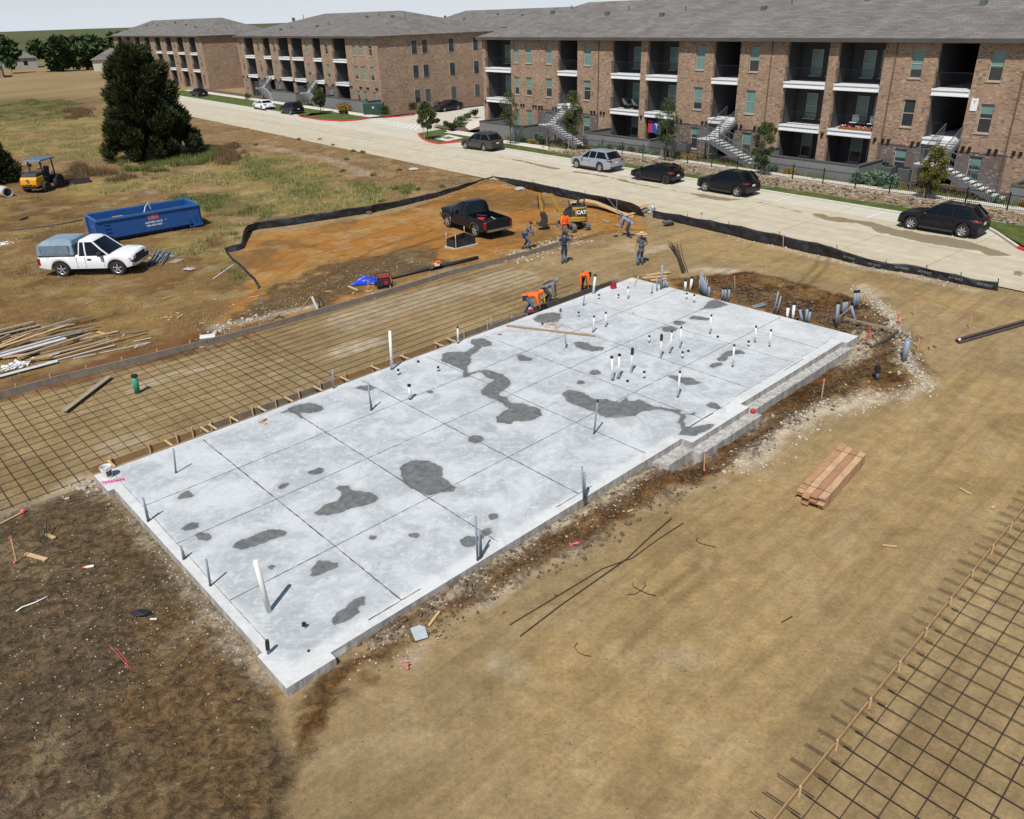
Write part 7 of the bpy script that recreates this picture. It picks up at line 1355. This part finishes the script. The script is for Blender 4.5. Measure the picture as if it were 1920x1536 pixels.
# red jerry can on slab edge and ruler board
P=G(1150,541,SLZ); jc=thing('fuel_can','small dark red fuel can at the far edge of the slab','fuel can',P,.4); m=MB(); m.box(-.13,.13,-.1,.1,0,.32); m.build('can',mat('can_red',(.3,.01,.03),.4),jc,bevel=.04); m=MB(); m.tube([(-.08,0,.32),(-.08,0,.38),(.08,0,.38),(.08,0,.32)],.012,5); m.build('handle',plastic,jc)
def slabboard(label,p,q,m_,w=.14,h=.04,cat='board',name='loose_board'):
    A_=G(*p,SLZ); B_=G(*q,SLZ); return board(name,label,cat,A_+[0,0,h/2+.01],B_+[0,0,h/2+.015],w,h,m_)
slabboard('long brown board lying across the upper part of the slab',(950,612),(1115,631.5),woodb,.10,.05)
slabboard('pale measuring board at the far corner of the slab',(1189,537.5),(1197,519),wood,.07,.02)
slabboard('short reddish wood piece of the pair near the form brace',(488,794),(500,787),woodb,.06,.04); slabboard('short pale wood piece of the pair near the form brace',(484,791),(499,796),wood,.05,.03)
m=MB(); 
for k in range(26):
    p=G(1035+random.gauss(0,8),612+random.gauss(0,3.5),SLZ); an_=random.random()*3; m.beam(p+[0,0,.01],p+[.35*math.cos(an_),.35*math.sin(an_),.03],.012,.008)
tag(m.build('wood_shavings',wood),'tangle of pale shavings and string on the slab','shavings',kind='stuff')
# bucket
P=G(200,898,SLZ); bk_=thing('bucket','white plastic bucket with dark label on the front left corner of the slab','bucket',P+[.0,.1,0],.3); bm=mat('bucket_white',(.66,.66,.64),.5)
m=MB(); m.lathe([(.001,0),(.13,0),(.15,.32),(.162,.33),(.162,.37),(.15,.37),(.14,.33),(.125,.03),(.001,.03)],n=20); m.build('pail',bm,bk_); m=MB(); 
for k in range(8): 
    t0_=-1.5+k*.15; m.add([(.138*math.cos(t0_),.138*math.sin(t0_),.08),(.138*math.cos(t0_+.15),.138*math.sin(t0_+.15),.08),(.152*math.cos(t0_+.15),.152*math.sin(t0_+.15),.26),(.152*math.cos(t0_),.152*math.sin(t0_),.26)],[(0,1,2,3)])
m.build('label_patch',mat('label_dark',(.06,.065,.07),.6),bk_); m=MB(); m.tube([(.16*math.cos(t),-.16*abs(math.sin(t))*.5-.05,.36-.1*math.sin(t)) for t in np.linspace(0,math.pi,9)],.006,5); m.build('handle',chrome,bk_)
# cooler box by the form
P=GH(390,643); cl=thing('cooler','small white lidded cooler beside the long form board','cooler',P+[0,.1,0],.3); m=MB(); m.box(-.30,.30,-.17,.17,0,.2); m.build('base',plastic,cl,bevel=.03); m=MB(); m.box(-.32,.32,-.19,.19,.2,.30); m.build('lid',plate,cl,bevel=.04)
lath('loose plank lying across the rebar mat',(122,776),(207,711),woodo,.22,.04,.10,'plank','loose_plank')
# props between form and pad
P=GH(596,581); Q=GY(585,557,P[1]); m=MB(); m.tube([(0,0,0),Q-P],.06,10); o=m.build('pipe',pvc,origin=(0,0,0)); o.location=tuple(P); tag(o,'short white pipe leaning by the long form board','pipe')
wire('hose_coil','small dark coil of hose against the long form board','hose',[(598,560),(604,563),(607,574),(600,578),(597,566)],.025,plastic); wire('hose_coil','dark tangled cable by the pale rod','cable',[(516,598),(524,595),(533,597),(530,602),(518,603)],.025,plastic)
lath('thin yellowish stick leaning near the white pipe',(563,583),(584,556),wood,.03,.02)
lath('pale board by the blue tarp',(653,538),(671,546),wood,.12,.04); 
# boards by the excavator & hydrant
vs=[]; Pb=[(1070,382,.45),(1095,378,.5),(1118,381,.42),(1140,387,.3),(1165,393,.14),(1188,397,.06)]
m=MB(); pr=[]
for px,py,z in Pb:
    q=G(px,py+10,0.); pr.append(np.array([q[0],q[1],z]))
O_=pr[0]; W_=np.array([.10,.36,0])
for i,(p,q) in enumerate(zip(pr[:-1],pr[1:])): m.add([p-W_-O_,q-W_-O_,q+W_-O_,p+W_-O_,p-W_-O_-[0,0,.05],q-W_-O_-[0,0,.05],q+W_-O_-[0,0,.05],p+W_-O_-[0,0,.05]],[(0,1,2,3),(7,6,5,4),(0,4,5,1),(3,2,6,7)]+([(0,3,7,4)] if i==0 else [])+([(1,5,6,2)] if i==4 else []))
o=m.build('curved_form_board',wood,origin=(0,0,0)); o.location=tuple(O_); tag(o,'long pale curved board sagging along the fence behind the excavator','board')
lath('pale plank leaning by the hydrant, upper one',(1192,399),(1213,392),wood,.35,.05,.3,'plank','plank'); lath('pale plank on the ground left of the hydrant, lower one',(1172,408),(1196,401),wood,.3,.05,.1,'plank','plank'); lath('short dark timber in the pile by the hydrant',(1198,404),(1216,396),woodg,.25,.12,.05,'plank','plank')
lath('grey plank on the ground right of the excavator',(1129,414),(1142,419),woodo,.2,.06,.02,'plank','plank'); lath('weathered block near the surveyor rods',(1155,424),(1165,428),woodo,.2,.1,.02,'plank','plank')
for i,(p,q) in enumerate((((1158,416),(1156,370)),((1171,410),(1135,367)))):
    P=GH(*p); Q=GY(*q,P[1]+.2); m=MB(); m.tube([(0,0,0),Q-P],.02,6); o=m.build('long_rod',con,origin=(0,0,0)); o.location=tuple(P); tag(o,('upright','slanting')[i]+' thin grey rod standing left of the worker in the light blue shirt','rod')
wb_=MB(); P=GH(1251,424); 
t_=thing('wheelbarrow','small grey wheelbarrow beside the silt fence right of the hydrant','wheelbarrow',P,.3); m=MB(); m.add([(-.35,-.28,.25),(.35,-.2,.25),(.35,.2,.25),(-.35,.28,.25),(-.45,-.35,.5),(.5,-.3,.5),(.5,.3,.5),(-.45,.35,.5)],[(0,1,2,3),(0,4,5,1),(1,5,6,2),(2,6,7,3),(3,7,4,0)]); t_.scale=(.62,.62,.62); o=m.build('tray',steel,t_); s__=o.modifiers.new('s','SOLIDIFY'); s__.thickness=.02
m=MB(); m.lathe([(.001,-.04),(.16,-.04),(.16,.04),(.001,.04)],(.6,0,.16),14,axis='y'); m.build('wheel',tyre,t_); m=MB(); 
for y in (-.22,.22): m.tube([(.6,y*.3,.16),(-.2,y,.25),(-.9,y*1.1,.5)],.018,6)
m.build('handle',wood,t_)
# rebar bundle standing in the tan soil
A_=GH(1283,513); B_=GH(1262,461); bun=thing('rebar_bundle','dark bundle of short rebar lying on the tan soil behind the slab','rebar bundle',A_); 
for k in range(14):
    m=MB(); o_=np.array([random.gauss(0,.09),random.gauss(0,.05),.03+.12*random.random()]); e_=np.array([(k-7)*.022,random.gauss(0,.05),0]); m.tube([o_,o_+(B_-A_)*.5+[.05,0,.02],(B_-A_)+o_*1.5+e_],.014,5); m.build('bar',bar,bun)
# brown pipe bundle at right
A_=GH(1795,643); B_=GH(1990,588); pbm=mat('brown_pipe',(.07,.052,.045),.5,var=.15); pb=thing('pipe_bundle','long dark brown bundle of pipes running off the right edge','pipe bundle',A_)
for k in range(3): m=MB(); o_=np.array([0,(k-1)*.11,.07+(.09 if k==1 else 0)]); m.tube([o_,(B_-A_)+o_],.055,10); m.build('pipe',pbm,pb)
m=MB(); m.sphere((.02,-.05,.16),.06,6); m.build('end_cap',plate,pb)
# wood frame beyond the slab's right end
A_=GH(1580,606);B_=GH(1682,634);C_=GH(1632,665)
board('form_board','long thin pale board laid on the dark soil past the slab corner','board',A_+[0,0,.2],B_+[0,0,.28],.05,.10,woodo,stakes=0); board('form_board','dark slanting board under the pointed corner past the slab','board',B_+[0,0,.26],C_+[0,0,.05],.05,.14,woodd)
# clutter
lath('small wooden block at the bottom left soil, by the thin bars',(89,1005),(103,1012),wood,.09,.05); lath('larger loose block lying in the bottom left soil',(49,1041),(88,1051.5),wood,.11,.04); lath('wooden stake lying flat at the left edge with pink ribbon',(-10,990),(44,962),wood,.05,.03)
lath('splintered stick at the bottom near the grey lid',(804,1176),(824,1149),wood,.06,.03); lath('small stick lying on the soil right of the lumber bundle',(1799,917),(1820,929),wood,.05,.03); lath('short pale stick on the soil below the lumber bundle',(1654,1024),(1681,1027),wood,.04,.03); lath('tiny chip near the bottom right form',(1859,955),(1864,951),wood,.08,.03)
lath('small stick on the soil beside the right slab edge',(1176,962),(1187,957),wood,.05,.03); lath('thin wooden lath beside the footing',(1420,770),(1431,773),wood,.04,.03); lath('small plank bit near the front slab corner',(122,937),(131,936),wood,.09,.03)
m=MB(); P=GH(44,962); m.sphere((0,0,.06),.07,5); o=m.build('ribbon_knot',pinkm,origin=(0,0,0)); o.location=tuple(P); tag(o,'pink ribbon knot on the end of the stake lying at the left edge','ribbon')
P=GH(168,1065); sc__=thing('spray_can','red capped white spray can lying on the bottom left soil','spray can',P+[0,0,.04],.25); m=MB(); m.tube([(-.08,0,0),(.11,0,0)],.035,12); m.build('can',plate,sc__); m=MB(); m.tube([(-.14,0,0),(-.081,0,0)],.036,12); m.build('cap',toolr,sc__)
P=GH(787,1188); m=MB(); m.prism([(-.16,-.2),(.13,-.2),(.16,.1),(.05,.2),(-.16,.18)],0,.03,plane='xy'); o=m.build('plastic_lid',mat('lid_grey',(.36,.42,.43),.5),origin=(0,0,0),bevel=.01); o.location=tuple(P+[0,0,.03]); o.rotation_euler=(.1,.05,.4); tag(o,'grey plastic lid on the soil near the bottom of the slab','lid')  # loose grey plastic lid lying flat on the soil
P=G(627,1231,-.0); worldbox('concrete_block','white concrete block stuck at the near right slab corner','block',P+[0.08,.05,.02],.75,.32,.14,.16,plate)
P=GH(264,1153); m=MB(); m.sphere((0,0,.05),.16,6,sc=(1.5,.6,.35)); m.v=[(x+random.uniform(-.03,.03),y+random.uniform(-.03,.03),max(0,z+random.uniform(-.02,.02))) for x,y,z in m.v]; o=m.build('plastic_scrap',sf,origin=(0,0,0)); o.location=tuple(P); tag(o,'black scrap of plastic on the bottom left soil','scrap')
lath('white stick beside the black scrap of plastic',(282,1163),(295,1163),plate,.04,.03); 
wire('white_pipe_scrap','thin white bent pipe lying on the bottom left soil','pipe',[(31,1149),(42,1141),(65,1133),(90,1121)],.018,pvc)
for k in range(5): 
    P=GH(72+k*4,1020+random.uniform(-2,2)); Q=GY(66+k*5,970+8*random.random(),P[1]+.5); m=MB(); m.tube([(0,0,0),Q-P],.010,5); o=m.build('steel_stake',bar,origin=(0,0,0)); o.location=tuple(P); PG.setdefault('ss',[]).append(o)
ordlabels(PG['ss'],'dark steel stake at bottom left, # of them','steel stake','steel stakes at bottom left')
P=G(1411,776,.0); m=MB(); m.sphere((0,0,.1),.09,8); o=m.build('red_ball',toolr,origin=(0,0,0)); o.location=tuple(P); tag(o,'small round red cap against the slab footing','cap')
P=GH(1075,1020); m=MB(); 
for k in range(9): q=np.array([random.gauss(0,.09),random.gauss(0,.05),0]); m.sphere(q+[0,0,.02],.03,4,sc=(1.4,1,.5))
o=m.build('ribbon_scrap',pinkm,origin=(0,0,0)); o.location=tuple(P); tag(o,'crumpled pink ribbon on the brown soil right of the slab','ribbon')
m=MB(); 
for pts in ([(205,1210),(225,1232),(245,1256)],[(220,1218),(238,1240),(240,1256)]): 
    Pq=[GH(*p)+[0,0,.012] for p in pts]
    for p,q in zip(Pq[:-1],Pq[1:]): m.tube([p,q],.006,4)
tag(m.build('string_line',mat('pink_string',(.6,.08,.08),.8)),'red string lines lying on the bottom left soil','string')
worldbox('paint_bucket','yellow plastic jug beside the grey pipes in front of the white pickup','jug',GH(278,487)+[0,.15,0],.2,.30,.28,.34,mat('jug_yellow',(.75,.62,.02),.4),bevel=.08)
pp=[]
for k in range(12):
    A_=GH(275+k*2.6+random.uniform(-2,2),497+random.uniform(-3,3)); B_=GH(286+k*3.2,475+random.uniform(-3,3)); m=MB(); m.tube([(0,0,.05+.05*(k%3)),tuple(B_-A_+[0,0,.05+.05*(k%3)])],.03,8); o=m.build('loose_pipe',con,origin=(0,0,0)); o.location=tuple(A_); pp.append(o)
ordlabels(pp,'conduit in the heap by the white pickup, # of them','pipe','loose conduits before the pickup')
rocks('pipe_fittings','heap of small blue grey pipe fittings beside the loose conduits',[(308,480),(322,482)],40,.09,con,.2,cat='pipe fittings')
lath('tan plywood sheet on the ground right of the loose conduits',(322,494),(338,487),woodo,.6,.02)
lath('long thin white pole lying in the grass by the fence tail',(401,524),(438,498),pvc,.05,.04)
lath('short brown timber in the grass at upper left',(37,414),(52,408),woodd,.15,.1); 
wire('ground_hose','faint grey hose lying in the grass left of the dumpster','hose',[(15,433),(60,429),(110,422),(155,414)],.04,mat('faded_hose',(.09,.09,.10),.8))
chips=[]
for k in range(26):
    px,py=random.choice([(320,598,16,7),(345,605,40,14),(700,548,60,8),(520,470,60,30),(640,720,200,60),(120,620,120,40),(1250,540,40,10),(980,472,50,12),(300,640,120,20)])[:2],0
    c4=random.choice([(320,598,10,5),(345,605,40,12),(690,548,35,6),(440,560,60,20),(1225,530,30,4),(980,478,30,8),(250,655,90,10)]); x=c4[0]+random.gauss(0,c4[2]); y=c4[1]+random.gauss(0,c4[3]); A_=GH(x,y); an_=random.random()*6; l=random.uniform(.15,.5)
    m=MB(); m.box(-l/2,l/2,-.04,.04,.0,.03); o=m.build('wood_chip',wood,origin=(0,0,0)); o.location=tuple(A_+[0,0,.02]); o.rotation_euler=(0,0,an_); chips.append(o)
ordlabels(chips,'small pale wood offcut on the soil, # of them','wood offcut','scattered wood offcuts')
for p,q in (((1212,520),(1256,512)),((1205,523),(1250,519)),((1220,527),(1250,524))):
    lath('',p,q,wood,.25,.03,.04,'board','loose_plank'); 
L_=[o for o in COL.objects if o.name.startswith('loose_plank') and not o.get('label')]; ordlabels(L_,'pale plank at the far slab corner, # of them','board','planks at the far corner of the slab')
# ================= VEGETATION =================
def leafmat(name,c1,c2):
    m,n,b=NT(name); g_=node(n,'ShaderNodeNewGeometry'); oi=noise_(n,g_.outputs['Position'],1.3,4,.6); r_=g_.outputs['Random Per Island']; c=mixc(n,maprange(n,oi,.38,.62),c1,c2); c=node(n,'ShaderNodeVectorMath',{0:c,'Scale':maprange(n,r_,0,1,.55,1.5,False)},operation='SCALE').outputs[0]; n.links.new(c,b.inputs['Base Color']); b.inputs['Roughness'].default_value=.75; b.inputs['Specular IOR Level'].default_value=.2
    b.inputs['Subsurface Weight'].default_value=0
    MATS[name]=m; return m
LJ=leafmat('juniper_leaf',(.026,.036,.014),(.055,.064,.022)); LG_=leafmat('oak_leaf',(.045,.065,.02),(.085,.10,.03)); LY=leafmat('yellowing_leaf',(.15,.12,.02),(.09,.095,.02)); LS=leafmat('shrub_leaf',(.045,.085,.03),(.08,.12,.04)); LB=leafmat('bluegreen_leaf',(.09,.15,.10),(.13,.19,.12)); LGR=leafmat('gold_leaf',(.30,.17,.02),(.22,.15,.03)); LFAR=leafmat('far_leaf',(.03,.055,.02),(.055,.08,.028))
barkm=mat('bark',(.09,.07,.05),.95,var=.3,scale=6)
def leaves(C,R_,n,size,m_,par,name='crown',up=.2,tuft=None,elong=1.6):
    """leaf quads on clumps C (k,3) radii R_"""
    C=np.array(C);R_=np.array(R_,float); w_=R_**2; idx=rng.choice(len(C),n,p=w_/w_.sum()); d=rng.normal(size=(n,3)); d/=np.linalg.norm(d,axis=1)[:,None]; rad=R_[idx]*(rng.random(n)**.35)*(.8+.35*rng.random(n)); P=C[idx]+d*rad[:,None]*np.array([1,1,.85])
    a=d+rng.normal(size=(n,3))*.6+np.array([0,0,up]); a/=np.linalg.norm(a,axis=1)[:,None]; t=rng.normal(size=(n,3)); t-=a*(t*a).sum(1)[:,None]; t/=np.linalg.norm(t,axis=1)[:,None]; s=size*(.6+.8*rng.random(n))[:,None]
    V=np.stack([P-t*s*.5,P+a*s*elong*.5,P+t*s*.5,P-a*s*elong*.5],1).reshape(-1,3); F=np.arange(4*n).reshape(n,4); return fastmesh(name,V,F,m_,parent=par)
def youngtree(label,px,py,h,cr,m_=LG_,n=5200,z=.13,size=.07,stakes=True,name='young_tree',th=.33):
    b_=G(px,py,z); t=thing(name,label,'tree',b_); m=MB(); m.tube([(0,0,-.05),(.03,.02,h*.4),(0,.03,h*.72),(.02,0,h*.93)],[.055,.045,.03,.012],8)
    C=[];R_=[]
    for k in range(15):
        zz=h*(th+.62*(k+.5)/15); a=k*2.4; rr=cr*(.75*math.sin(math.pi*min(1,(k+1.2)/15.5))**.7); q=np.array([rr*.72*math.cos(a),rr*.72*math.sin(a),zz]); C.append(q); R_.append(cr*random.uniform(.22,.42)); m.tube([(0,0,zz-.35),tuple(q)],[.018,.006],5)
    m.build('trunk',barkm,t); leaves(C,R_,n,size,m_,t)
    if stakes:
        for s in (-.35,.35): m=MB(); m.box(s-.025,s+.025,-.025,.025,0,1.25); m.build('tree_stake',woodo,t)
    return t
def Ht(px,py,py2,z=.13): b_=G(px,py,z); return GY(px,py2,b_[1])[2]-z
youngtree('bushy green young tree on the corner lawn of the side drive',802,262,Ht(802,262,192),1.35,n=6500,size=.085)
youngtree('thin sparse young tree left of the tall grey patio wall front',957,270,Ht(957,270,165),1.3,n=2600,size=.065)
youngtree('dark leafy young tree in front of the left staircase',1073,290,Ht(1073,290,168),1.35,n=4200,size=.07)
youngtree('sparse young tree behind the black hatchback',1247,308,Ht(1247,308,190),1.45,n=3600,size=.065,z=.5)
youngtree('green young tree right of the middle staircase',1424,345,Ht(1424,345,226),1.15,n=5200,size=.065,z=.12)
youngtree('small yellowing young tree in front of the rightmost staircase',1737,390,Ht(1737,390,275),1.1,m_=LY,n=5200,size=.065,z=.15)
youngtree('young tree on the far corner lawn before the second block',602,212,Ht(602,212,170)+.5,1.3,n=2600,size=.13)
def shrub(label,px,py,r,h,m_=LS,n=420,z=.14,size=.09,grp=None,cat='shrub'):
    b_=G(px,py,z); t=thing('shrub',label,cat,b_,0,grp); C=[(random.gauss(0,r*.35),random.gauss(0,r*.35),h*random.uniform(.35,.65)) for _ in range(6)]; leaves(C,[r*.55]*6,n,size,m_,t,'foliage'); m=MB(); m.tube([(0,0,0),(0,0,h*.5)],.03,5); m.build('stem',barkm,t); return t
SHR=[]
for px,py,r,h,m_ in ((865,231,.75,1.0,LS),(857,238,.65,.8,LS),(878,224,.5,.9,LS),(892,219,.75,1.1,LJ),(846,243,.6,.8,LJ),(836,236,.5,.6,LS),(820,233,.55,.8,LJ),(774,205,.8,1.0,LJ),(722,214,1.1,1.2,LJ),(755,203,.9,1.3,LJ),(672,206,.9,1.1,LJ),(640,213,.4,.5,LJ),(648,214,.4,.5,LJ),(741,206,.5,.7,LS),(790,198,.7,.9,LS),(560,198,.8,1.,LS),(465,186,.8,1.,LS),(1010,262,.8,.7,LB),(1018,268,.5,.5,LS),(1002,258,.5,.7,LB),(875,188,.9,1.3,LJ),(850,185,.8,1.2,LJ),(897,184,.9,1.3,LJ)):
    SHR.append(shrub('',px,py,r,h,m_,n=520,size=.11,z=.15))
ordlabels(SHR,'green shrub around the side drive, # of them','shrub','shrubs around the side drive')
shrub('golden ornamental grass clump left of the utility cabinet',655,208,1.3,.9,LGR,900,size=.14)
S2=[]
for s_,t_,r,h in ((-27.1,55.0,.7,.9),(-26.2,55.1,.75,1.0),(-25.2,55.0,.75,.95),(-26.6,56.2,.65,.9)):
    q=R(s_,t_,.6); S2.append(shrub('',PX(q),0,r,h,LB,n=800,size=.10)); S2[-1].location=tuple(q)
ordlabels(S2,'large blue green shrub before dark brick, # of them','shrub','blue green shrubs by the right stairs')
S3=[]
for k,s in enumerate(np.arange(-68,-8,1.35)):
    if any(a_<s<b_2 for a_,b_2 in ((-31.8,-27.9),(-42.2,-36.),(-62,-56),(-24,-18.5))): continue
    q=R(float(s),54.72+random.random()*.2,TZ(s)); o=shrub('',960,300,.38+.2*random.random(),.35+.25*random.random(),random.choice([LS,LG_,LS,LB,LGR]),n=300,size=.08); o.location=tuple(q); S3.append(o)
ordlabels(S3,'low plant along the facade, # of the row','shrub','low plants along the facade')
# juniper trees
def juniper(label,x,y,h,rad,n,size=.16):
    z=hz(x,y); t=thing('juniper_tree',label,'tree',(x,y,z)); C=[];R_=[]; m=MB(); m.tube([(0,0,-.2),(.1,0,h*.4),(0,.1,h*.9)],[.35,.22,.05],8)
    for k in range(340):
        u=((k+.5)/340)**.9; zz=h*(.03+.95*u); prof=rad*(1-u**3.6*.80)*(.86+.14*math.sin(6*u+1.2)); a=k*2.399+random.gauss(0,.3); rr=prof*(random.uniform(.45,.98) if k%4 else .2)
        q=np.array([rr*math.cos(a),rr*math.sin(a),zz]); C.append(q); R_.append(rad*random.uniform(.10,.22)*(1-.35*u))
        if k%6==0: m.tube([(0,0,max(.2,zz-.8)),tuple(q)],[.06,.015],5)
    m.build('trunk',barkm,t)
    # outward pointing sprays
    C=np.array(C);R_=np.array(R_); w_=R_**2; idx=rng.choice(len(C),n,p=w_/w_.sum()); d=rng.normal(size=(n,3)); d/=np.linalg.norm(d,axis=1)[:,None]; P=C[idx]+d*(R_[idx]*(rng.random(n)**.4))[:,None]
    out=C[idx]*[1,1,0]; out/=np.maximum(np.linalg.norm(out,axis=1),.1)[:,None]; a=out*.6+d*.6+[0,0,.75]+rng.normal(size=(n,3))*.3; a/=np.linalg.norm(a,axis=1)[:,None]; tt_=rng.normal(size=(n,3)); tt_-=a*(tt_*a).sum(1)[:,None]; tt_/=np.linalg.norm(tt_,axis=1)[:,None]; s=size*(.5+.9*rng.random(n))[:,None]
    P[:,2]=np.maximum(P[:,2],.05)
    V=np.stack([P-tt_*s*.28,P+tt_*s*.28,P+a*s*1.9],1).reshape(-1,3); fastmesh('crown',V,np.arange(3*n).reshape(n,3),LJ,parent=t); return t
q=G(278,305); HJ=GY(290,88,q[1]+2)[2]
juniper('large dense dark juniper tree in the grass field beyond the dumpster',q[0]-.7,q[1]+3.4,HJ,4.7,130000,.19)
q=G(-8,352); juniper('dark juniper tree cut by the left edge behind the tractor loader',q[0]-2.0,q[1]+2.5,GY(0,262,q[1]+2.5)[2]+.8,2.7,34000,.17)
# grasses
def grassfield(name,label,polys,n,h,m_,keep=None,wd_=.03,road=True):
    A=np.concatenate([np.array(p) for p in polys]); lo=A.min(0);hi=A.max(0); lo=np.maximum(lo,[-90,20]); hi=np.minimum(hi,[60,160]); pts=[]; tot=0
    while tot<n:
        x=rng.uniform(lo[0],hi[0],n*2);y=rng.uniform(lo[1],hi[1],n*2); ins=np.zeros(len(x),bool)
        for p in polys: ins|=sdf(x,y,p)+(fbm(x*.9,y*.9,3)-.5)*3<0
        ins&=rng.random(len(x))<sm(fbm(x*.5+7,y*.5,3),.38,.6)*np.clip(45/y,0,1)
        ins&=((x*rt[0]+y*rt[1])<39.6)|(not road)
        if keep is not None: ins&=keep(x,y)
        pts.append(np.stack([x[ins],y[ins]],1)); tot+=ins.sum()
        if len(pts)>60: break
    P=np.concatenate(pts)[:n]; n=len(P); z=terrain(P[:,0],P[:,1]) if road else np.array([TZ(q) for q in P@rs]); a=rng.uniform(0,6.283,n); hh=h*(.4+.9*rng.random(n))*(.6+.8*fbm(P[:,0]*.7,P[:,1]*.7,2)); w_=wd_*(.6+.8*rng.random(n)); lx=rng.normal(0,.35,n)*hh; ly=rng.normal(0,.35,n)*hh
    V=np.stack([np.stack([P[:,0]-np.cos(a)*w_,P[:,1]-np.sin(a)*w_,z-.02],1),np.stack([P[:,0]+np.cos(a)*w_,P[:,1]+np.sin(a)*w_,z-.02],1),np.stack([P[:,0]+lx,P[:,1]+ly,z+hh],1)],1).reshape(-1,3); o=fastmesh(name,V,np.arange(3*n).reshape(n,3),m_,origin=(P[:,0].mean(),P[:,1].mean(),0)); return tag(o,label,'grass',kind='stuff')
gd=leafmat('dry_grass',(.30,.24,.13),(.22,.18,.09)); gy_=leafmat('yellow_green_grass',(.34,.30,.12),(.24,.22,.085)); gg_=leafmat('green_weeds',(.10,.125,.035),(.16,.17,.05)); gb=leafmat('brown_weeds',(.13,.085,.045),(.17,.11,.05))
grassfield('dry_grass','short dry brown grass over the field around the white pickup',[FIELD],60000,.09,gd,wd_=.012)
grassfield('dry_grass','sparse dry tufts over the upper field below the street',[UPPER],60000,.11,gd,wd_=.014)
grassfield('tall_grass','tall yellow green grass between the juniper and the silt fence',YELG,100000,.24,gy_,wd_=.014)
grassfield('green_weeds','patches of green weeds in the grass field',GREEN,40000,.24,gg_,wd_=.018)
grassfield('bed_grass','ornamental grass and weeds between sidewalk and apartment facade',[[tuple(R(-69,54.6)[:2]),tuple(R(-8,54.6)[:2]),tuple(R(-8,56.6)[:2]),tuple(R(-69,56.6)[:2])]],7000,.35,gg_,wd_=.02,road=False)
grassfield('brown_weeds','tall brown weeds around the foot of the large juniper',[gp([(100,320),(160,315),(230,330),(300,340),(200,345),(110,340)]),gp([(400,285),(440,275),(460,300),(410,312)]),gp([(120,205),(170,205),(180,225),(130,225)])],16000,.6,gb,wd_=.014)
grassfield('green_weeds','dark green weeds under the large juniper',[gp([(225,300),(330,298),(400,280),(410,300),(330,325),(240,325)])],16000,.5,gg_,wd_=.02)
S4=[]
for px,py in ((760,361),(783,357),(741,356),(715,378),(643,322),(828,352),(650,300),(560,262),(600,263),(625,274),(662,285),(680,287),(480,273),(440,270),(700,330),(748,320),(805,370)):
    q=GH(px,py); t_=thing('weed_tuft','', 'weed',q); leaves([(0,0,.08),(.15,.1,.06),(-.15,0,.05)],[.2,.14,.14],140,.07,gg_,t_,'foliage'); S4.append(t_)
ordlabels(S4,'weed tuft on the dry slope, # of them','weed','weed tufts on the dry slope')
# ---- beyond the photograph's crop: far tree belts and houses toward the horizon ----
def belt(label,pts,n,h,size,m_=LFAR):
    C=[];R_=[]
    for (x0,y0),(x1,y1) in zip(pts[:-1],pts[1:]):
        L=math.hypot(x1-x0,y1-y0); k=int(L/6)
        for i in range(k): t=(i+random.random())/k; hh=h*random.uniform(.5,1.1); 
        for i in range(k):
            t=(i+random.random())/k; hh=h*random.uniform(.55,1.15); x=x0+(x1-x0)*t+random.gauss(0,6); y=y0+(y1-y0)*t+random.gauss(0,6)
            for q in range(5): C.append((x+random.gauss(0,hh*.22),y+random.gauss(0,hh*.22),hh*random.uniform(.25,.8))); R_.append(hh*random.uniform(.2,.34))
    o=leaves(C,R_,n,size,m_,None,'distant_wood'); return tag(o,label,'trees',kind='stuff')
belt('distant belt of green trees along the horizon',[(-420,330),(-180,430),(60,470),(360,420)],60000,11,1.6)
belt('trees beyond the field at the far left',[(-210,170),(-170,230),(-120,285)],26000,9,1.1)
hw=[mat('house_brick',(.30,.2,.14),.9),mat('house_cream',(.5,.46,.38),.9),mat('house_grey',(.3,.3,.3),.9)]
def house(label,x,y,rz_,w_,d_,mi):
    t=thing('suburban_house',label,'house',(x,y,-.1),rz_,'houses beyond the field'); m=MB(); m.box(-w_/2,w_/2,-d_/2,d_/2,0,3.2); m.build('wall',hw[mi],t); m=MB(); m.add([(-w_/2-.5,-d_/2-.5,3.2),(w_/2+.5,-d_/2-.5,3.2),(w_/2+.5,d_/2+.5,3.2),(-w_/2-.5,d_/2+.5,3.2),(-w_/2+d_/2,0,6.2),(w_/2-d_/2,0,6.2)],[(0,1,5,4),(1,2,5),(2,3,4,5),(3,0,4),(0,3,2,1)]); m.build('roof',bottle,t)
    for k in (-.3,.3): m=MB(); m.box(w_*k-.6,w_*k+.6,-d_/2-.04,-d_/2-.001,1,2.3); m.build('window',dglass,t)
    m=MB(); m.box(-.5,.5,-d_/2-.05,-d_/2-.001,0,2.1); m.build('door',woodd,t)
HS=[]
for k,(x,y,rz_,mi) in enumerate(((-150,235,.5,0),(-118,262,.4,1),(-88,290,.3,2),(-196,205,.7,1),(-60,322,.2,0),(-170,290,.5,2))): 
    house('single storey suburban house beyond the field, %s'%('brick one nearest the tree belt','cream one in the middle','grey one right of the middle','cream one farthest left','brick one farthest right','grey one in the second row')[k],x,y,rz_,17,11,mi)
bpy.context.view_layer.update()
